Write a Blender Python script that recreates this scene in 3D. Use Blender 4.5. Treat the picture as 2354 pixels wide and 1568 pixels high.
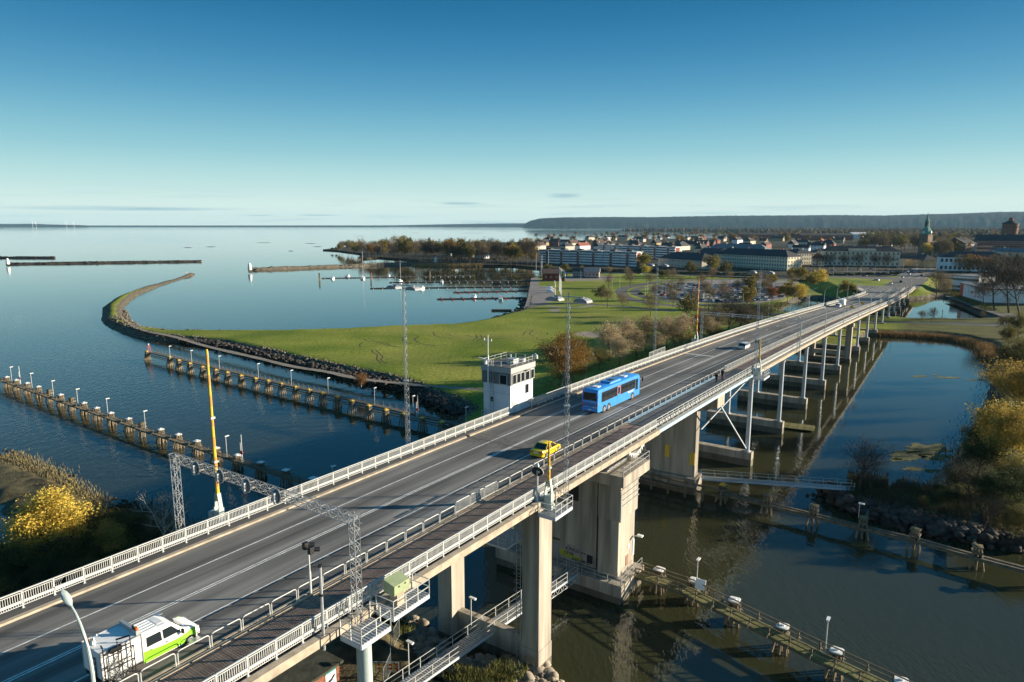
import bpy, bmesh, math, random
import numpy as np
from mathutils import Vector, Matrix
from mathutils.geometry import tessellate_polygon

for o in list(bpy.data.objects): bpy.data.objects.remove(o)
scene = bpy.context.scene
col = scene.collection
R = math.radians

# ------------------------------------------------------------------ camera, sky, sun, exposure
CAM_H = 45.0
PITCH = math.atan(465 / 2731.0)
cd = bpy.data.cameras.new('camera'); cam = bpy.data.objects.new('camera', cd); col.objects.link(cam)
cd.sensor_width = 36.0; cd.lens = 36.0 * 2731.0 / 4096.0; cd.clip_start = 0.5; cd.clip_end = 90000
cam.location = (0, 0, CAM_H); cam.rotation_euler = (math.pi / 2 - PITCH, 0, 0)
scene.camera = cam

HAZE = 2.3e-5
SKY_GAIN = 4.9
SUN_EL, SUN_AZ = R(13.0), R(5.0)          # azimuth measured from +X towards +Y
world = bpy.data.worlds.new('World'); scene.world = world; world.use_nodes = True
wn, wl = world.node_tree.nodes, world.node_tree.links
bg = wn['Background']
sky = wn.new('ShaderNodeTexSky'); sky.sky_type = 'NISHITA'; sky.sun_disc = False
sky.sun_elevation = SUN_EL; sky.sun_rotation = math.pi / 2 - SUN_AZ
sky.altitude = 100; sky.air_density = 1.0; sky.dust_density = 0.6; sky.ozone_density = 2.0
bg.inputs['Strength'].default_value = 0.10
# clear autumn sky: the Nishita sky blended with the deep teal-to-pale gradient of the photograph's air, thin streaks of cloud low down
def wnode(t, **kw):
    k = wn.new(t)
    for a, b_ in kw.items(): setattr(k, a, b_)
    return k
gtc = wnode('ShaderNodeTexCoord'); gsp = wnode('ShaderNodeSeparateXYZ'); wl.new(gtc.outputs['Generated'], gsp.inputs[0])
gel = wnode('ShaderNodeMath', operation='ARCSINE'); wl.new(gsp.outputs['Z'], gel.inputs[0])
gmr = wnode('ShaderNodeMapRange'); wl.new(gel.outputs[0], gmr.inputs['Value']); gmr.inputs['From Min'].default_value = 0; gmr.inputs['From Max'].default_value = R(40)
ramp = wnode('ShaderNodeValToRGB'); wl.new(gmr.outputs[0], ramp.inputs[0]); ramp.color_ramp.interpolation = 'B_SPLINE'
SKY = [(0.0, (.68, .83, .77)), (.03, (.73, .87, .80)), (.07, (.54, .76, .73)), (.14, (.27, .575, .64)), (.24, (.085, .335, .53)), (.36, (.012, .172, .375)), (.46, (.004, .118, .272)), (.65, (.012, .125, .28)), (1.0, (.018, .14, .30))]
el = ramp.color_ramp.elements
for p_, c_ in SKY[1:-1]: el.new(p_)
for e_, (p_, c_) in zip(sorted(el, key=lambda k: k.position), SKY): e_.color = (*c_, 1)
gain = wnode('ShaderNodeMix', data_type='RGBA', blend_type='MULTIPLY'); gain.inputs['Factor'].default_value = 1; gain.inputs[7].default_value = (SKY_GAIN, SKY_GAIN, SKY_GAIN, 1); wl.new(ramp.outputs[0], gain.inputs[6])
cmp_ = wnode('ShaderNodeMapping'); wl.new(gtc.outputs['Generated'], cmp_.inputs[0]); cmp_.inputs['Scale'].default_value = (5, 5, 130)
cnz = wnode('ShaderNodeTexNoise'); cnz.inputs['Scale'].default_value = 1.0; cnz.inputs['Detail'].default_value = 5; wl.new(cmp_.outputs[0], cnz.inputs['Vector'])
crp = wnode('ShaderNodeMapRange'); wl.new(cnz.outputs[0], crp.inputs['Value']); crp.inputs['From Min'].default_value = .54; crp.inputs['From Max'].default_value = .66
cbd = wnode('ShaderNodeValToRGB'); wl.new(gmr.outputs[0], cbd.inputs[0]); ce = cbd.color_ramp.elements
ce[0].position = 0; ce[0].color = (.5, .5, .5, 1); ce[1].position = .075; ce[1].color = (0, 0, 0, 1)
cml = wnode('ShaderNodeMath', operation='MULTIPLY'); wl.new(crp.outputs[0], cml.inputs[0]); wl.new(cbd.outputs[0], cml.inputs[1])
cmx = wnode('ShaderNodeMix', data_type='RGBA'); wl.new(cml.outputs[0], cmx.inputs['Factor']); wl.new(gain.outputs[2], cmx.inputs[6]); cmx.inputs[7].default_value = (.30 * SKY_GAIN, .50 * SKY_GAIN, .58 * SKY_GAIN, 1)
gaz = wnode('ShaderNodeMath', operation='ARCTAN2'); wl.new(gsp.outputs['X'], gaz.inputs[0]); wl.new(gsp.outputs['Y'], gaz.inputs[1])
def wmath(op, a, b_=None):
    k = wnode('ShaderNodeMath', operation=op)
    for i, q in enumerate((a, b_)):
        if q is None: continue
        if isinstance(q, (int, float)): k.inputs[i].default_value = q
        else: wl.new(q, k.inputs[i])
    return k.outputs[0]
prev_sky = cmx.outputs[2]
for ca_, ce_, wa_, we_, sx_ in ((4.3, 2.35, 1.9, .28, 30), (-4.3, 1.72, 2.2, .14, 30), (-29, 1.15, 9, .2, 12), (-15.5, .75, 2.0, .08, 30), (-20, .72, 1.5, .07, 30)):      # the few flat cloud streaks over the lake
    da = wmath('DIVIDE', wmath('SUBTRACT', gaz.outputs[0], R(ca_)), R(wa_)); de = wmath('DIVIDE', wmath('SUBTRACT', gel.outputs[0], R(ce_)), R(we_))
    g_ = wmath('EXPONENT', wmath('MULTIPLY', wmath('ADD', wmath('MULTIPLY', da, da), wmath('MULTIPLY', de, de)), -1.0))
    mp_ = wnode('ShaderNodeMapping'); wl.new(gtc.outputs['Generated'], mp_.inputs[0]); mp_.inputs['Scale'].default_value = (sx_, sx_, 420)
    nz_ = wnode('ShaderNodeTexNoise'); nz_.inputs['Scale'].default_value = 1; nz_.inputs['Detail'].default_value = 5; wl.new(mp_.outputs[0], nz_.inputs['Vector'])
    mr_ = wnode('ShaderNodeMapRange'); wl.new(wmath('MULTIPLY', g_, wmath('ADD', nz_.outputs[0], .35)), mr_.inputs['Value']); mr_.inputs['From Min'].default_value = .34; mr_.inputs['From Max'].default_value = .85; mr_.inputs['To Max'].default_value = .75
    mx_ = wnode('ShaderNodeMix', data_type='RGBA'); wl.new(mr_.outputs[0], mx_.inputs['Factor']); wl.new(prev_sky, mx_.inputs[6]); mx_.inputs[7].default_value = (.30 * SKY_GAIN, .48 * SKY_GAIN, .56 * SKY_GAIN, 1); prev_sky = mx_.outputs[2]
smx = wnode('ShaderNodeMix', data_type='RGBA'); smx.inputs['Factor'].default_value = .97; wl.new(sky.outputs[0], smx.inputs[6]); wl.new(prev_sky, smx.inputs[7])
wl.new(smx.outputs[2], bg.inputs['Color'])
sd_ = bpy.data.lights.new('sun', 'SUN'); sun = bpy.data.objects.new('sun', sd_); col.objects.link(sun)
sd_.energy = 5.0; sd_.angle = R(0.5); sd_.color = (1.0, 0.87, 0.68)
sv = Vector((math.cos(SUN_EL) * math.cos(SUN_AZ), math.cos(SUN_EL) * math.sin(SUN_AZ), math.sin(SUN_EL)))
sun.rotation_euler = sv.to_track_quat('Z', 'Y').to_euler()
vs = scene.view_settings
vs.view_transform = 'Standard'; vs.look = 'None'; vs.exposure = 1.12; vs.gamma = 1.0; vs.use_curve_mapping = False
scene.cycles.max_bounces = 6; scene.cycles.diffuse_bounces = 2; scene.cycles.glossy_bounces = 3
scene.cycles.transparent_max_bounces = 6; scene.cycles.volume_bounces = 0

# ------------------------------------------------------------------ survey helpers
SP, CP = math.sin(PITCH), math.cos(PITCH)
FD = 2731.0 * 2353 / 4096
def at(u, v, z=0.0):                        # ground point seen at photo position u, v (2353 wide) on the level z
    x = (u - 1176.5) / FD; w = (v - 784.0) / FD
    t = (CAM_H - z) / (SP + w * CP)
    return Vector((x * t, (CP - w * SP) * t, z))
def hgt(p, v):                              # height above sea at which a thing standing at p reaches photo row v
    w = (v - 784.0) / FD
    return CAM_H - p[1] / (CP - w * SP) * (SP + w * CP)
TH = R(34.3024); DV = Vector((math.sin(TH), math.cos(TH), 0)); NV = Vector((-math.cos(TH), math.sin(TH), 0))
BROT = math.pi / 2 - TH                     # bridge axis: s along it, l to its left
def B(s, l, z=0.0):
    p = DV * s + NV * l; p.z = z; return p
def zdeck(s):
    if s > 500: return zdeck(500) - 0.012 * (s - 500) * (1 if s < 640 else 0) - (0 if s < 640 else 1.68)
    x = max(s, 5) / 100.0
    return 45 - 25.687 + .35428 * x - .77071 * x * x - .17849 * x ** 3 + .042536 * x ** 4
def slope(s): return math.atan((zdeck(s + .5) - zdeck(s - .5)))

# ------------------------------------------------------------------ materials
MATS = {}
def mat(name, c, rough=0.7, metal=0.0, var=0.0, scale=1.0, bump=0.0, bscale=None, spec=0.5, c2=None, streak=None, rnd=0.0, trans=0.0, coord='Object', detail=4.0):
    if name in MATS: return MATS[name]
    m = bpy.data.materials.new(name); m.use_nodes = True
    n, l = m.node_tree.nodes, m.node_tree.links
    b = n['Principled BSDF']; out = n['Material Output']
    b.inputs['Roughness'].default_value = rough; b.inputs['Metallic'].default_value = metal
    b.inputs['Specular IOR Level'].default_value = spec
    tc = n.new('ShaderNodeTexCoord'); src = tc.outputs['Object' if coord == 'World' else coord]
    if coord == 'World':
        ge = n.new('ShaderNodeNewGeometry'); src = ge.outputs['Position']
    csock = None
    col1 = (*c, 1)
    b.inputs['Base Color'].default_value = col1
    if var > 0 or c2:
        mp = n.new('ShaderNodeMapping'); l.new(src, mp.inputs[0])
        if streak: mp.inputs['Scale'].default_value = streak
        nz = n.new('ShaderNodeTexNoise'); nz.inputs['Scale'].default_value = scale; nz.inputs['Detail'].default_value = detail
        nz.inputs['Roughness'].default_value = 0.62
        l.new(mp.outputs[0], nz.inputs['Vector'])
        rp = n.new('ShaderNodeValToRGB'); l.new(nz.outputs[0], rp.inputs[0])
        rp.color_ramp.elements[0].position = 0.33; rp.color_ramp.elements[1].position = 0.67
        a = tuple(max(0, k * (1 - var)) for k in c); d = c2 or tuple(min(1, k * (1 + var)) for k in c)
        rp.color_ramp.elements[0].color = (*a, 1); rp.color_ramp.elements[1].color = (*d, 1)
        csock = rp.outputs[0]
    if rnd > 0:
        oi = n.new('ShaderNodeObjectInfo'); hs = n.new('ShaderNodeHueSaturation')
        ma = n.new('ShaderNodeMapRange'); ma.inputs['To Min'].default_value = 1 - rnd; ma.inputs['To Max'].default_value = 1 + rnd
        l.new(oi.outputs['Random'], ma.inputs['Value']); l.new(ma.outputs[0], hs.inputs['Value'])
        mb = n.new('ShaderNodeMapRange'); mb.inputs['To Min'].default_value = 0.5 - rnd * .06; mb.inputs['To Max'].default_value = 0.5 + rnd * .06
        wn_ = n.new('ShaderNodeTexWhiteNoise'); wn_.noise_dimensions = '1D'; l.new(oi.outputs['Random'], wn_.inputs['W'])
        l.new(wn_.outputs['Value'], mb.inputs['Value']); l.new(mb.outputs[0], hs.inputs['Hue'])
        hs.inputs['Color'].default_value = col1
        if csock: l.new(csock, hs.inputs['Color'])
        csock = hs.outputs[0]
    if csock: l.new(csock, b.inputs['Base Color'])
    if bump > 0:
        nb = n.new('ShaderNodeTexNoise'); nb.inputs['Scale'].default_value = bscale or scale * 4; nb.inputs['Detail'].default_value = 3
        l.new(src, nb.inputs['Vector'])
        bp = n.new('ShaderNodeBump'); bp.inputs['Strength'].default_value = bump; bp.inputs['Distance'].default_value = 0.1
        l.new(nb.outputs[0], bp.inputs['Height']); l.new(bp.outputs[0], b.inputs['Normal'])
    if trans > 0:
        tr = n.new('ShaderNodeBsdfTranslucent'); mx = n.new('ShaderNodeMixShader'); mx.inputs[0].default_value = trans
        if csock: l.new(csock, tr.inputs['Color'])
        else: tr.inputs['Color'].default_value = col1
        l.new(b.outputs[0], mx.inputs[1]); l.new(tr.outputs[0], mx.inputs[2]); l.new(mx.outputs[0], out.inputs['Surface'])
    MATS[name] = m
    return m

def asphalt_mat():
    m = mat('asphalt', (0.172, 0.17, 0.163), 0.85, var=0.42, scale=0.8, bump=0.25, bscale=30, streak=(0.035, 1.0, 1.0), detail=7, spec=0.35)
    n, l = m.node_tree.nodes, m.node_tree.links; b = n['Principled BSDF']; src = b.inputs['Base Color'].links[0].from_socket
    tc = n.new('ShaderNodeTexCoord'); prev = src
    for st_, sc_, lo_ in (((.004, .6, 0), 1.0, .62), ((.05, .12, 0), 1.3, .72)):       # wheel tracks along the lanes, older and newer patches
        mp = n.new('ShaderNodeMapping'); mp.inputs['Scale'].default_value = st_; l.new(tc.outputs['Object'], mp.inputs[0]); z = n.new('ShaderNodeTexNoise'); z.inputs['Scale'].default_value = sc_; z.inputs['Detail'].default_value = 3; l.new(mp.outputs[0], z.inputs['Vector'])
        r = n.new('ShaderNodeValToRGB'); r.color_ramp.elements[0].position = .36; r.color_ramp.elements[1].position = .62; r.color_ramp.elements[0].color = (lo_, lo_, lo_, 1); r.color_ramp.elements[1].color = (1.18, 1.16, 1.13, 1); l.new(z.outputs[0], r.inputs[0])
        mx = n.new('ShaderNodeMix'); mx.data_type = 'RGBA'; mx.blend_type = 'MULTIPLY'; mx.inputs['Factor'].default_value = 1; l.new(prev, mx.inputs[6]); l.new(r.outputs[0], mx.inputs[7]); prev = mx.outputs[2]
    l.new(prev, b.inputs['Base Color'])
    return m
M = dict(
    asphalt=asphalt_mat(),
    street=mat('street_asphalt', (0.085, 0.082, 0.08), 0.9, var=0.2, scale=0.15, coord='World'),
    gravel=mat('gravel_path', (0.23, 0.2, 0.16), 0.95, var=0.25, scale=0.5, coord='World', bump=.3, bscale=6),
    paint=mat('road_paint', (0.72, 0.72, 0.68), 0.7, var=0.25, scale=2.5),
    rail=mat('rail_paint', (0.52, 0.53, 0.51), 0.45, var=0.12, scale=1.5),
    railblue=mat('blue_steel_paint', (0.42, 0.58, 0.66), 0.45, var=0.1, scale=0.8),
    steel=mat('galvanised_steel', (0.42, 0.44, 0.45), 0.45, metal=0.35, var=0.15, scale=2),
    colsteel=mat('column_paint', (0.5, 0.55, 0.6), 0.45, var=0.1, scale=0.5),
    concrete=mat('concrete', (0.35, 0.315, 0.26), 0.9, var=0.42, scale=0.9, streak=(1, 1, 0.07), bump=.15, bscale=5, spec=.3),
    concdark=mat('wet_concrete', (0.13, 0.115, 0.085), 0.8, var=0.35, scale=0.7, streak=(1, 1, .3), bump=.2, bscale=4),
    kerb=mat('kerb_concrete', (0.4, 0.34, 0.26), 0.9, var=0.25, scale=1.2, spec=.3),
    wood=mat('weathered_timber', (0.15, 0.125, 0.085), 0.85, var=0.35, scale=1.5, streak=(1, 1, 1), bump=.2, bscale=8, spec=.3),
    plank=mat('deck_plank', (0.27, 0.195, 0.15), 0.85, var=0.35, scale=0.9, bump=.2, bscale=12, spec=.3, rnd=.15),
    pile=mat('timber_pile', (0.21, 0.17, 0.115), 0.85, var=0.5, scale=1.2, streak=(1, 1, .25), spec=.3),
    moss=mat('mossy_plank', (0.17, 0.16, 0.065), 0.9, var=0.4, scale=1.0, spec=.2, rnd=.15),
    white=mat('white_paint', (0.8, 0.8, 0.78), 0.45, var=0.05, scale=2),
    yellow=mat('yellow_paint', (0.7, 0.47, 0.04), 0.5, var=0.1, scale=2),
    red=mat('red_paint', (0.5, 0.03, 0.025), 0.4),
    black=mat('black_plastic', (0.012, 0.012, 0.013), 0.5),
    rubber=mat('tyre_rubber', (0.018, 0.018, 0.018), 0.85),
    alu=mat('alloy', (0.55, 0.55, 0.55), 0.35, metal=0.7),
    glass=mat('dark_glass', (0.015, 0.02, 0.024), 0.06, spec=0.6),
    lampglass=mat('lamp_glass', (0.7, 0.7, 0.66), 0.2),
    bus=mat('bus_blue', (0.045, 0.27, 0.72), 0.28, var=0.06, scale=1),
    orange=mat('orange_paint', (0.75, 0.16, 0.02), 0.4),
    caryellow=mat('car_yellow', (0.75, 0.52, 0.02), 0.25),
    vangreen=mat('van_green', (0.24, 0.62, 0.03), 0.35),
    silver=mat('silver_paint', (0.6, 0.62, 0.64), 0.28, metal=0.3),
    palegreen=mat('cabinet_green', (0.3, 0.36, 0.2), 0.5, var=0.12, scale=1.5),
    palesteel=mat('pale_column_paint', (0.4, 0.47, 0.45), 0.5, var=0.08, scale=.6),
    towerwhite=mat('white_render', (0.66, 0.67, 0.7), 0.85, var=0.06, scale=.6),
    towergrey=mat('grey_cladding', (0.15, 0.155, 0.16), 0.6, var=0.08, scale=1),
    brick=mat('red_brick', (0.22, 0.075, 0.045), 0.9, var=0.25, scale=1.5),
    rock=mat('revetment_rock', (0.14, 0.122, 0.092), 0.95, var=0.5, scale=0.35, rnd=.0, coord='World', spec=.2),
    rockdark=mat('dark_rock', (0.065, 0.055, 0.047), 0.95, var=0.5, scale=0.35, coord='World', spec=.2),
)

# ------------------------------------------------------------------ mesh builder
class MB:
    def __init__(s): s.v = []; s.f = []; s.m = []; s.cur = 0
    def mi(s, i): s.cur = i; return s
    def add(s, vs, fs):
        o = len(s.v); s.v.extend([tuple(p) for p in vs])
        for f in fs: s.f.append(tuple(i + o for i in f)); s.m.append(s.cur)
        return s
    def box(s, c, d, rz=0.0, mtx=None):
        hx, hy, hz = d[0] / 2, d[1] / 2, d[2] / 2
        ps = [Vector((x, y, z)) for x in (-hx, hx) for y in (-hy, hy) for z in (-hz, hz)]
        if rz: ro = Matrix.Rotation(rz, 3, 'Z'); ps = [ro @ p for p in ps]
        if mtx: ps = [mtx @ p for p in ps]
        c = Vector(c)
        return s.add([p + c for p in ps], [(0, 1, 3, 2), (4, 6, 7, 5), (0, 4, 5, 1), (2, 3, 7, 6), (0, 2, 6, 4), (1, 5, 7, 3)])
    def span(s, x0, x1, y0, y1, z0, z1): return s.box(((x0 + x1) / 2, (y0 + y1) / 2, (z0 + z1) / 2), (abs(x1 - x0), abs(y1 - y0), abs(z1 - z0)))
    def bar(s, a, b, w, h=None, up=(0, 0, 1)):
        a, b = Vector(a), Vector(b); h = h or w
        d = (b - a); L = d.length
        if L < 1e-6: return s
        d /= L; u = Vector(up)
        if abs(d.dot(u)) > .98: u = Vector((1, 0, 0))
        x = d.cross(u).normalized(); y = x.cross(d).normalized()
        ps = []
        for p in (a, b):
            for sx, sy in ((-1, -1), (1, -1), (1, 1), (-1, 1)): ps.append(p + x * sx * w / 2 + y * sy * h / 2)
        return s.add(ps, [(3, 2, 1, 0), (4, 5, 6, 7), (0, 1, 5, 4), (1, 2, 6, 5), (2, 3, 7, 6), (3, 0, 4, 7)])
    def tube(s, pts, r, n=6, r2=None, cap=True):
        pts = [Vector(p) for p in pts]; k = len(pts); rings = []
        for i, p in enumerate(pts):
            d = (pts[min(i + 1, k - 1)] - pts[max(i - 1, 0)]).normalized()
            u = Vector((0, 0, 1)) if abs(d.z) < .95 else Vector((1, 0, 0))
            x = d.cross(u).normalized(); y = x.cross(d)
            rr = r if r2 is None else r + (r2 - r) * i / max(1, k - 1)
            rings.append([p + (x * math.cos(2 * math.pi * j / n) + y * math.sin(2 * math.pi * j / n)) * rr for j in range(n)])
        vs = [q for rg in rings for q in rg]; fs = []
        for i in range(k - 1):
            for j in range(n):
                a = i * n + j; b = i * n + (j + 1) % n
                fs.append((a, b, b + n, a + n))
        if cap: fs.append(tuple(range(n))[::-1]); fs.append(tuple((k - 1) * n + j for j in range(n)))
        return s.add(vs, fs)
    def lathe(s, prof, n=16, c=(0, 0, 0)):
        c = Vector(c); vs = []; fs = []
        for r, z in prof:
            for j in range(n): a = 2 * math.pi * j / n; vs.append(c + Vector((r * math.cos(a), r * math.sin(a), z)))
        for i in range(len(prof) - 1):
            for j in range(n): fs.append((i * n + j, i * n + (j + 1) % n, (i + 1) * n + (j + 1) % n, (i + 1) * n + j))
        fs.append(tuple(range(n))[::-1]); fs.append(tuple((len(prof) - 1) * n + j for j in range(n)))
        return s.add(vs, fs)
    def loft(s, rings, cap=True):
        n = len(rings[0]); vs = [p for rg in rings for p in rg]; fs = []
        for i in range(len(rings) - 1):
            for j in range(n): fs.append((i * n + j, i * n + (j + 1) % n, (i + 1) * n + (j + 1) % n, (i + 1) * n + j))
        if cap: fs.append(tuple(range(n))[::-1]); fs.append(tuple((len(rings) - 1) * n + j for j in range(n)))
        return s.add(vs, fs)
    def prism(s, poly, z0, z1):
        n = len(poly); vs = [(p[0], p[1], z0) for p in poly] + [(p[0], p[1], z1) for p in poly]
        tri = tessellate_polygon([[Vector((p[0], p[1], 0)) for p in poly]])
        fs = [tuple(i + n for i in t) for t in tri] + [(i, (i + 1) % n, (i + 1) % n + n, i + n) for i in range(n)]
        return s.add(vs, fs)
    def mesh(s, name, mats, smooth=False):
        me = bpy.data.meshes.new(name); me.from_pydata(s.v, [], s.f)
        for m in (mats if isinstance(mats, (list, tuple)) else [mats]): me.materials.append(m)
        if any(s.m): me.polygons.foreach_set('material_index', s.m)
        bm = bmesh.new(); bm.from_mesh(me); bmesh.ops.recalc_face_normals(bm, faces=bm.faces); bm.to_mesh(me); bm.free()
        if smooth:
            me.polygons.foreach_set('use_smooth', [True] * len(me.polygons)); me.set_sharp_from_angle(angle=R(40))
        me.update(); return me
    def build(s, name, mats, parent=None, smooth=False, **tags):
        return link(name, s.mesh(name, mats, smooth), parent, **tags)
def link(name, data, parent=None, loc=None, rz=None, **tags):
    o = bpy.data.objects.new(name, data); col.objects.link(o)
    if parent: o.parent = parent
    if loc is not None: o.location = loc
    if rz is not None: o.rotation_euler = (0, 0, rz)
    tag(o, **tags); return o
def tag(o, label=None, cat=None, group=None, kind=None):
    if label: o['label'] = label
    if cat: o['category'] = cat
    if group: o['group'] = group
    if kind: o['kind'] = kind
    return o
def thing(name, loc, rz=0.0, **tags): return link(name, None, None, loc, rz, **tags)
def kids(o): return [c for c in col.objects if c.parent == o]
def dup(src, parts, loc, rz=0.0, scale=None, **tags):        # parts: list of (part, [sub parts])
    c = src.copy(); col.objects.link(c); c.location = loc; c.rotation_euler = (0, 0, rz)
    if scale: c.scale = (scale, scale, scale) if not isinstance(scale, tuple) else scale
    tag(c, **tags)
    for p, subs in parts:
        q = p.copy(); col.objects.link(q); q.parent = c
        for sb in subs: t = sb.copy(); col.objects.link(t); t.parent = q
    return c
def fastmesh(name, V, F, mats, mi=None, smooth=False):      # V (n,3), F (m,k) numpy
    me = bpy.data.meshes.new(name); k = F.shape[1]
    me.vertices.add(len(V)); me.vertices.foreach_set('co', np.asarray(V, np.float32).ravel())
    me.loops.add(F.size); me.loops.foreach_set('vertex_index', F.astype(np.int32).ravel())
    me.polygons.add(len(F)); me.polygons.foreach_set('loop_start', np.arange(0, F.size, k, dtype=np.int32))
    for m in (mats if isinstance(mats, (list, tuple)) else [mats]): me.materials.append(m)
    if mi is not None: me.polygons.foreach_set('material_index', np.asarray(mi, np.int32))
    if smooth: me.polygons.foreach_set('use_smooth', np.ones(len(F), bool))
    me.update(calc_edges=True); me.validate(); return me
ORD = 'first second third fourth fifth sixth seventh eighth ninth tenth eleventh twelfth thirteenth fourteenth fifteenth sixteenth seventeenth eighteenth nineteenth twentieth twenty-first twenty-second twenty-third twenty-fourth'.split()
rng = np.random.default_rng(7); random.seed(7)

# ------------------------------------------------------------------ water
def water_mat():
    m = bpy.data.materials.new('lake_water'); m.use_nodes = True
    n, l = m.node_tree.nodes, m.node_tree.links; b = n['Principled BSDF']
    b.inputs['Base Color'].default_value = (0.037, 0.040, 0.019, 1); b.inputs['Roughness'].default_value = 0.04
    b.inputs['IOR'].default_value = 1.52
    ge = n.new('ShaderNodeNewGeometry')
    def noise(sc, stretch, rot, det=2.0):
        mp = n.new('ShaderNodeMapping'); mp.inputs['Scale'].default_value = stretch; mp.inputs['Rotation'].default_value = (0, 0, rot)
        l.new(ge.outputs['Position'], mp.inputs[0])
        z = n.new('ShaderNodeTexNoise'); z.inputs['Scale'].default_value = sc; z.inputs['Detail'].default_value = det
        l.new(mp.outputs[0], z.inputs['Vector']); return z.outputs[0]
    a = noise(2.2, (1, 0.4, 1), 0.5); c = noise(0.8, (1, .45, 1), -0.3); zone = noise(0.006, (1, 0.5, 1), 0.2, 3)
    ad = n.new('ShaderNodeMath'); ad.operation = 'MULTIPLY_ADD'; l.new(c, ad.inputs[0]); ad.inputs[1].default_value = 1.3; l.new(a, ad.inputs[2])
    # wind: ruffled near, calm bays farther out
    sx = n.new('ShaderNodeSeparateXYZ'); l.new(ge.outputs['Position'], sx.inputs[0])
    r1 = n.new('ShaderNodeMapRange'); l.new(sx.outputs['Y'], r1.inputs['Value']); r1.inputs['From Min'].default_value = 150; r1.inputs['From Max'].default_value = 600
    r1.inputs['To Min'].default_value = 1.0; r1.inputs['To Max'].default_value = 0.22
    rz = n.new('ShaderNodeMapRange'); l.new(zone, rz.inputs['Value']); rz.inputs['From Min'].default_value = .35; rz.inputs['From Max'].default_value = .65
    rz.inputs['To Min'].default_value = .45; rz.inputs['To Max'].default_value = 1.15
    dp = n.new('ShaderNodeVectorMath'); dp.operation = 'DOT_PRODUCT'; l.new(ge.outputs['Position'], dp.inputs[0]); dp.inputs[1].default_value = NV
    rs = n.new('ShaderNodeMapRange'); l.new(dp.outputs['Value'], rs.inputs['Value']); rs.inputs['From Min'].default_value = 25; rs.inputs['From Max'].default_value = 60; rs.inputs['To Min'].default_value = 0; rs.inputs['To Max'].default_value = 1
    rr = n.new('ShaderNodeMapRange'); l.new(sx.outputs['Y'], rr.inputs['Value']); rr.inputs['From Min'].default_value = 105; rr.inputs['From Max'].default_value = 150; rr.inputs['To Min'].default_value = 1.0; rr.inputs['To Max'].default_value = .2
    sh = n.new('ShaderNodeMix'); sh.data_type = 'FLOAT'; l.new(rs.outputs[0], sh.inputs[0]); l.new(rr.outputs[0], sh.inputs[2]); l.new(r1.outputs[0], sh.inputs[3])      # the inlet right of the bridge lies sheltered
    st = n.new('ShaderNodeMath'); st.operation = 'MULTIPLY'; l.new(sh.outputs[0], st.inputs[0]); l.new(rz.outputs[0], st.inputs[1])
    r2 = n.new('ShaderNodeMapRange'); l.new(sx.outputs['Y'], r2.inputs['Value']); r2.inputs['From Min'].default_value = 5200; r2.inputs['From Max'].default_value = 6500
    r2.inputs['To Min'].default_value = 0; r2.inputs['To Max'].default_value = 2.5
    s2 = n.new('ShaderNodeMath'); s2.operation = 'ADD'; l.new(st.outputs[0], s2.inputs[0]); l.new(r2.outputs[0], s2.inputs[1])
    s3 = n.new('ShaderNodeMath'); s3.operation = 'MULTIPLY'; l.new(s2.outputs[0], s3.inputs[0]); s3.inputs[1].default_value = WAVE
    bp = n.new('ShaderNodeBump'); bp.inputs['Distance'].default_value = 0.25
    l.new(s3.outputs[0], bp.inputs['Strength']); l.new(ad.outputs[0], bp.inputs['Height']); l.new(bp.outputs[0], b.inputs['Normal'])
    return m
WAVE = 0.22
M['water'] = water_mat()
w = MB(); S_ = 60000
w.add([(-S_, -3000, 0), (S_, -3000, 0), (S_, S_, 0), (-S_, S_, 0)], [(0, 1, 2, 3)])
w.build('water', M['water'], kind='structure')

# ------------------------------------------------------------------ land
def P(*pts, z=0): return [at(u, v, z).to_2d() for u, v in pts]
def sdf(poly, X, Y):
    p = np.array([(q[0], q[1]) for q in poly]); q = np.roll(p, -1, 0)
    best = np.full(X.shape, 1e18); inside = np.zeros(X.shape, bool)
    for (ax, ay), (bx, by) in zip(p, q):
        ex, ey = bx - ax, by - ay; wx, wy = X - ax, Y - ay
        t = np.clip((wx * ex + wy * ey) / (ex * ex + ey * ey + 1e-12), 0, 1)
        best = np.minimum(best, (wx - ex * t) ** 2 + (wy - ey * t) ** 2)
        if ay != by:
            c = ((ay > Y) != (by > Y)) & (X < (bx - ax) * (Y - ay) / (by - ay) + ax)
            inside ^= c
    d = np.sqrt(best); return np.where(inside, d, -d)
def vnoise(X, Y, sc, seed=0):
    r = np.random.default_rng(seed); T = r.random((256, 256))
    x, y = X / sc + 1000, Y / sc + 1000; i, j = np.floor(x).astype(int), np.floor(y).astype(int)
    fx, fy = x - i, y - j; fx = fx * fx * (3 - 2 * fx); fy = fy * fy * (3 - 2 * fy)
    g = lambda a, b: T[a % 256, b % 256]
    return (g(i, j) * (1 - fx) + g(i + 1, j) * fx) * (1 - fy) + (g(i, j + 1) * (1 - fx) + g(i + 1, j + 1) * fx) * fy - .5
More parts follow.
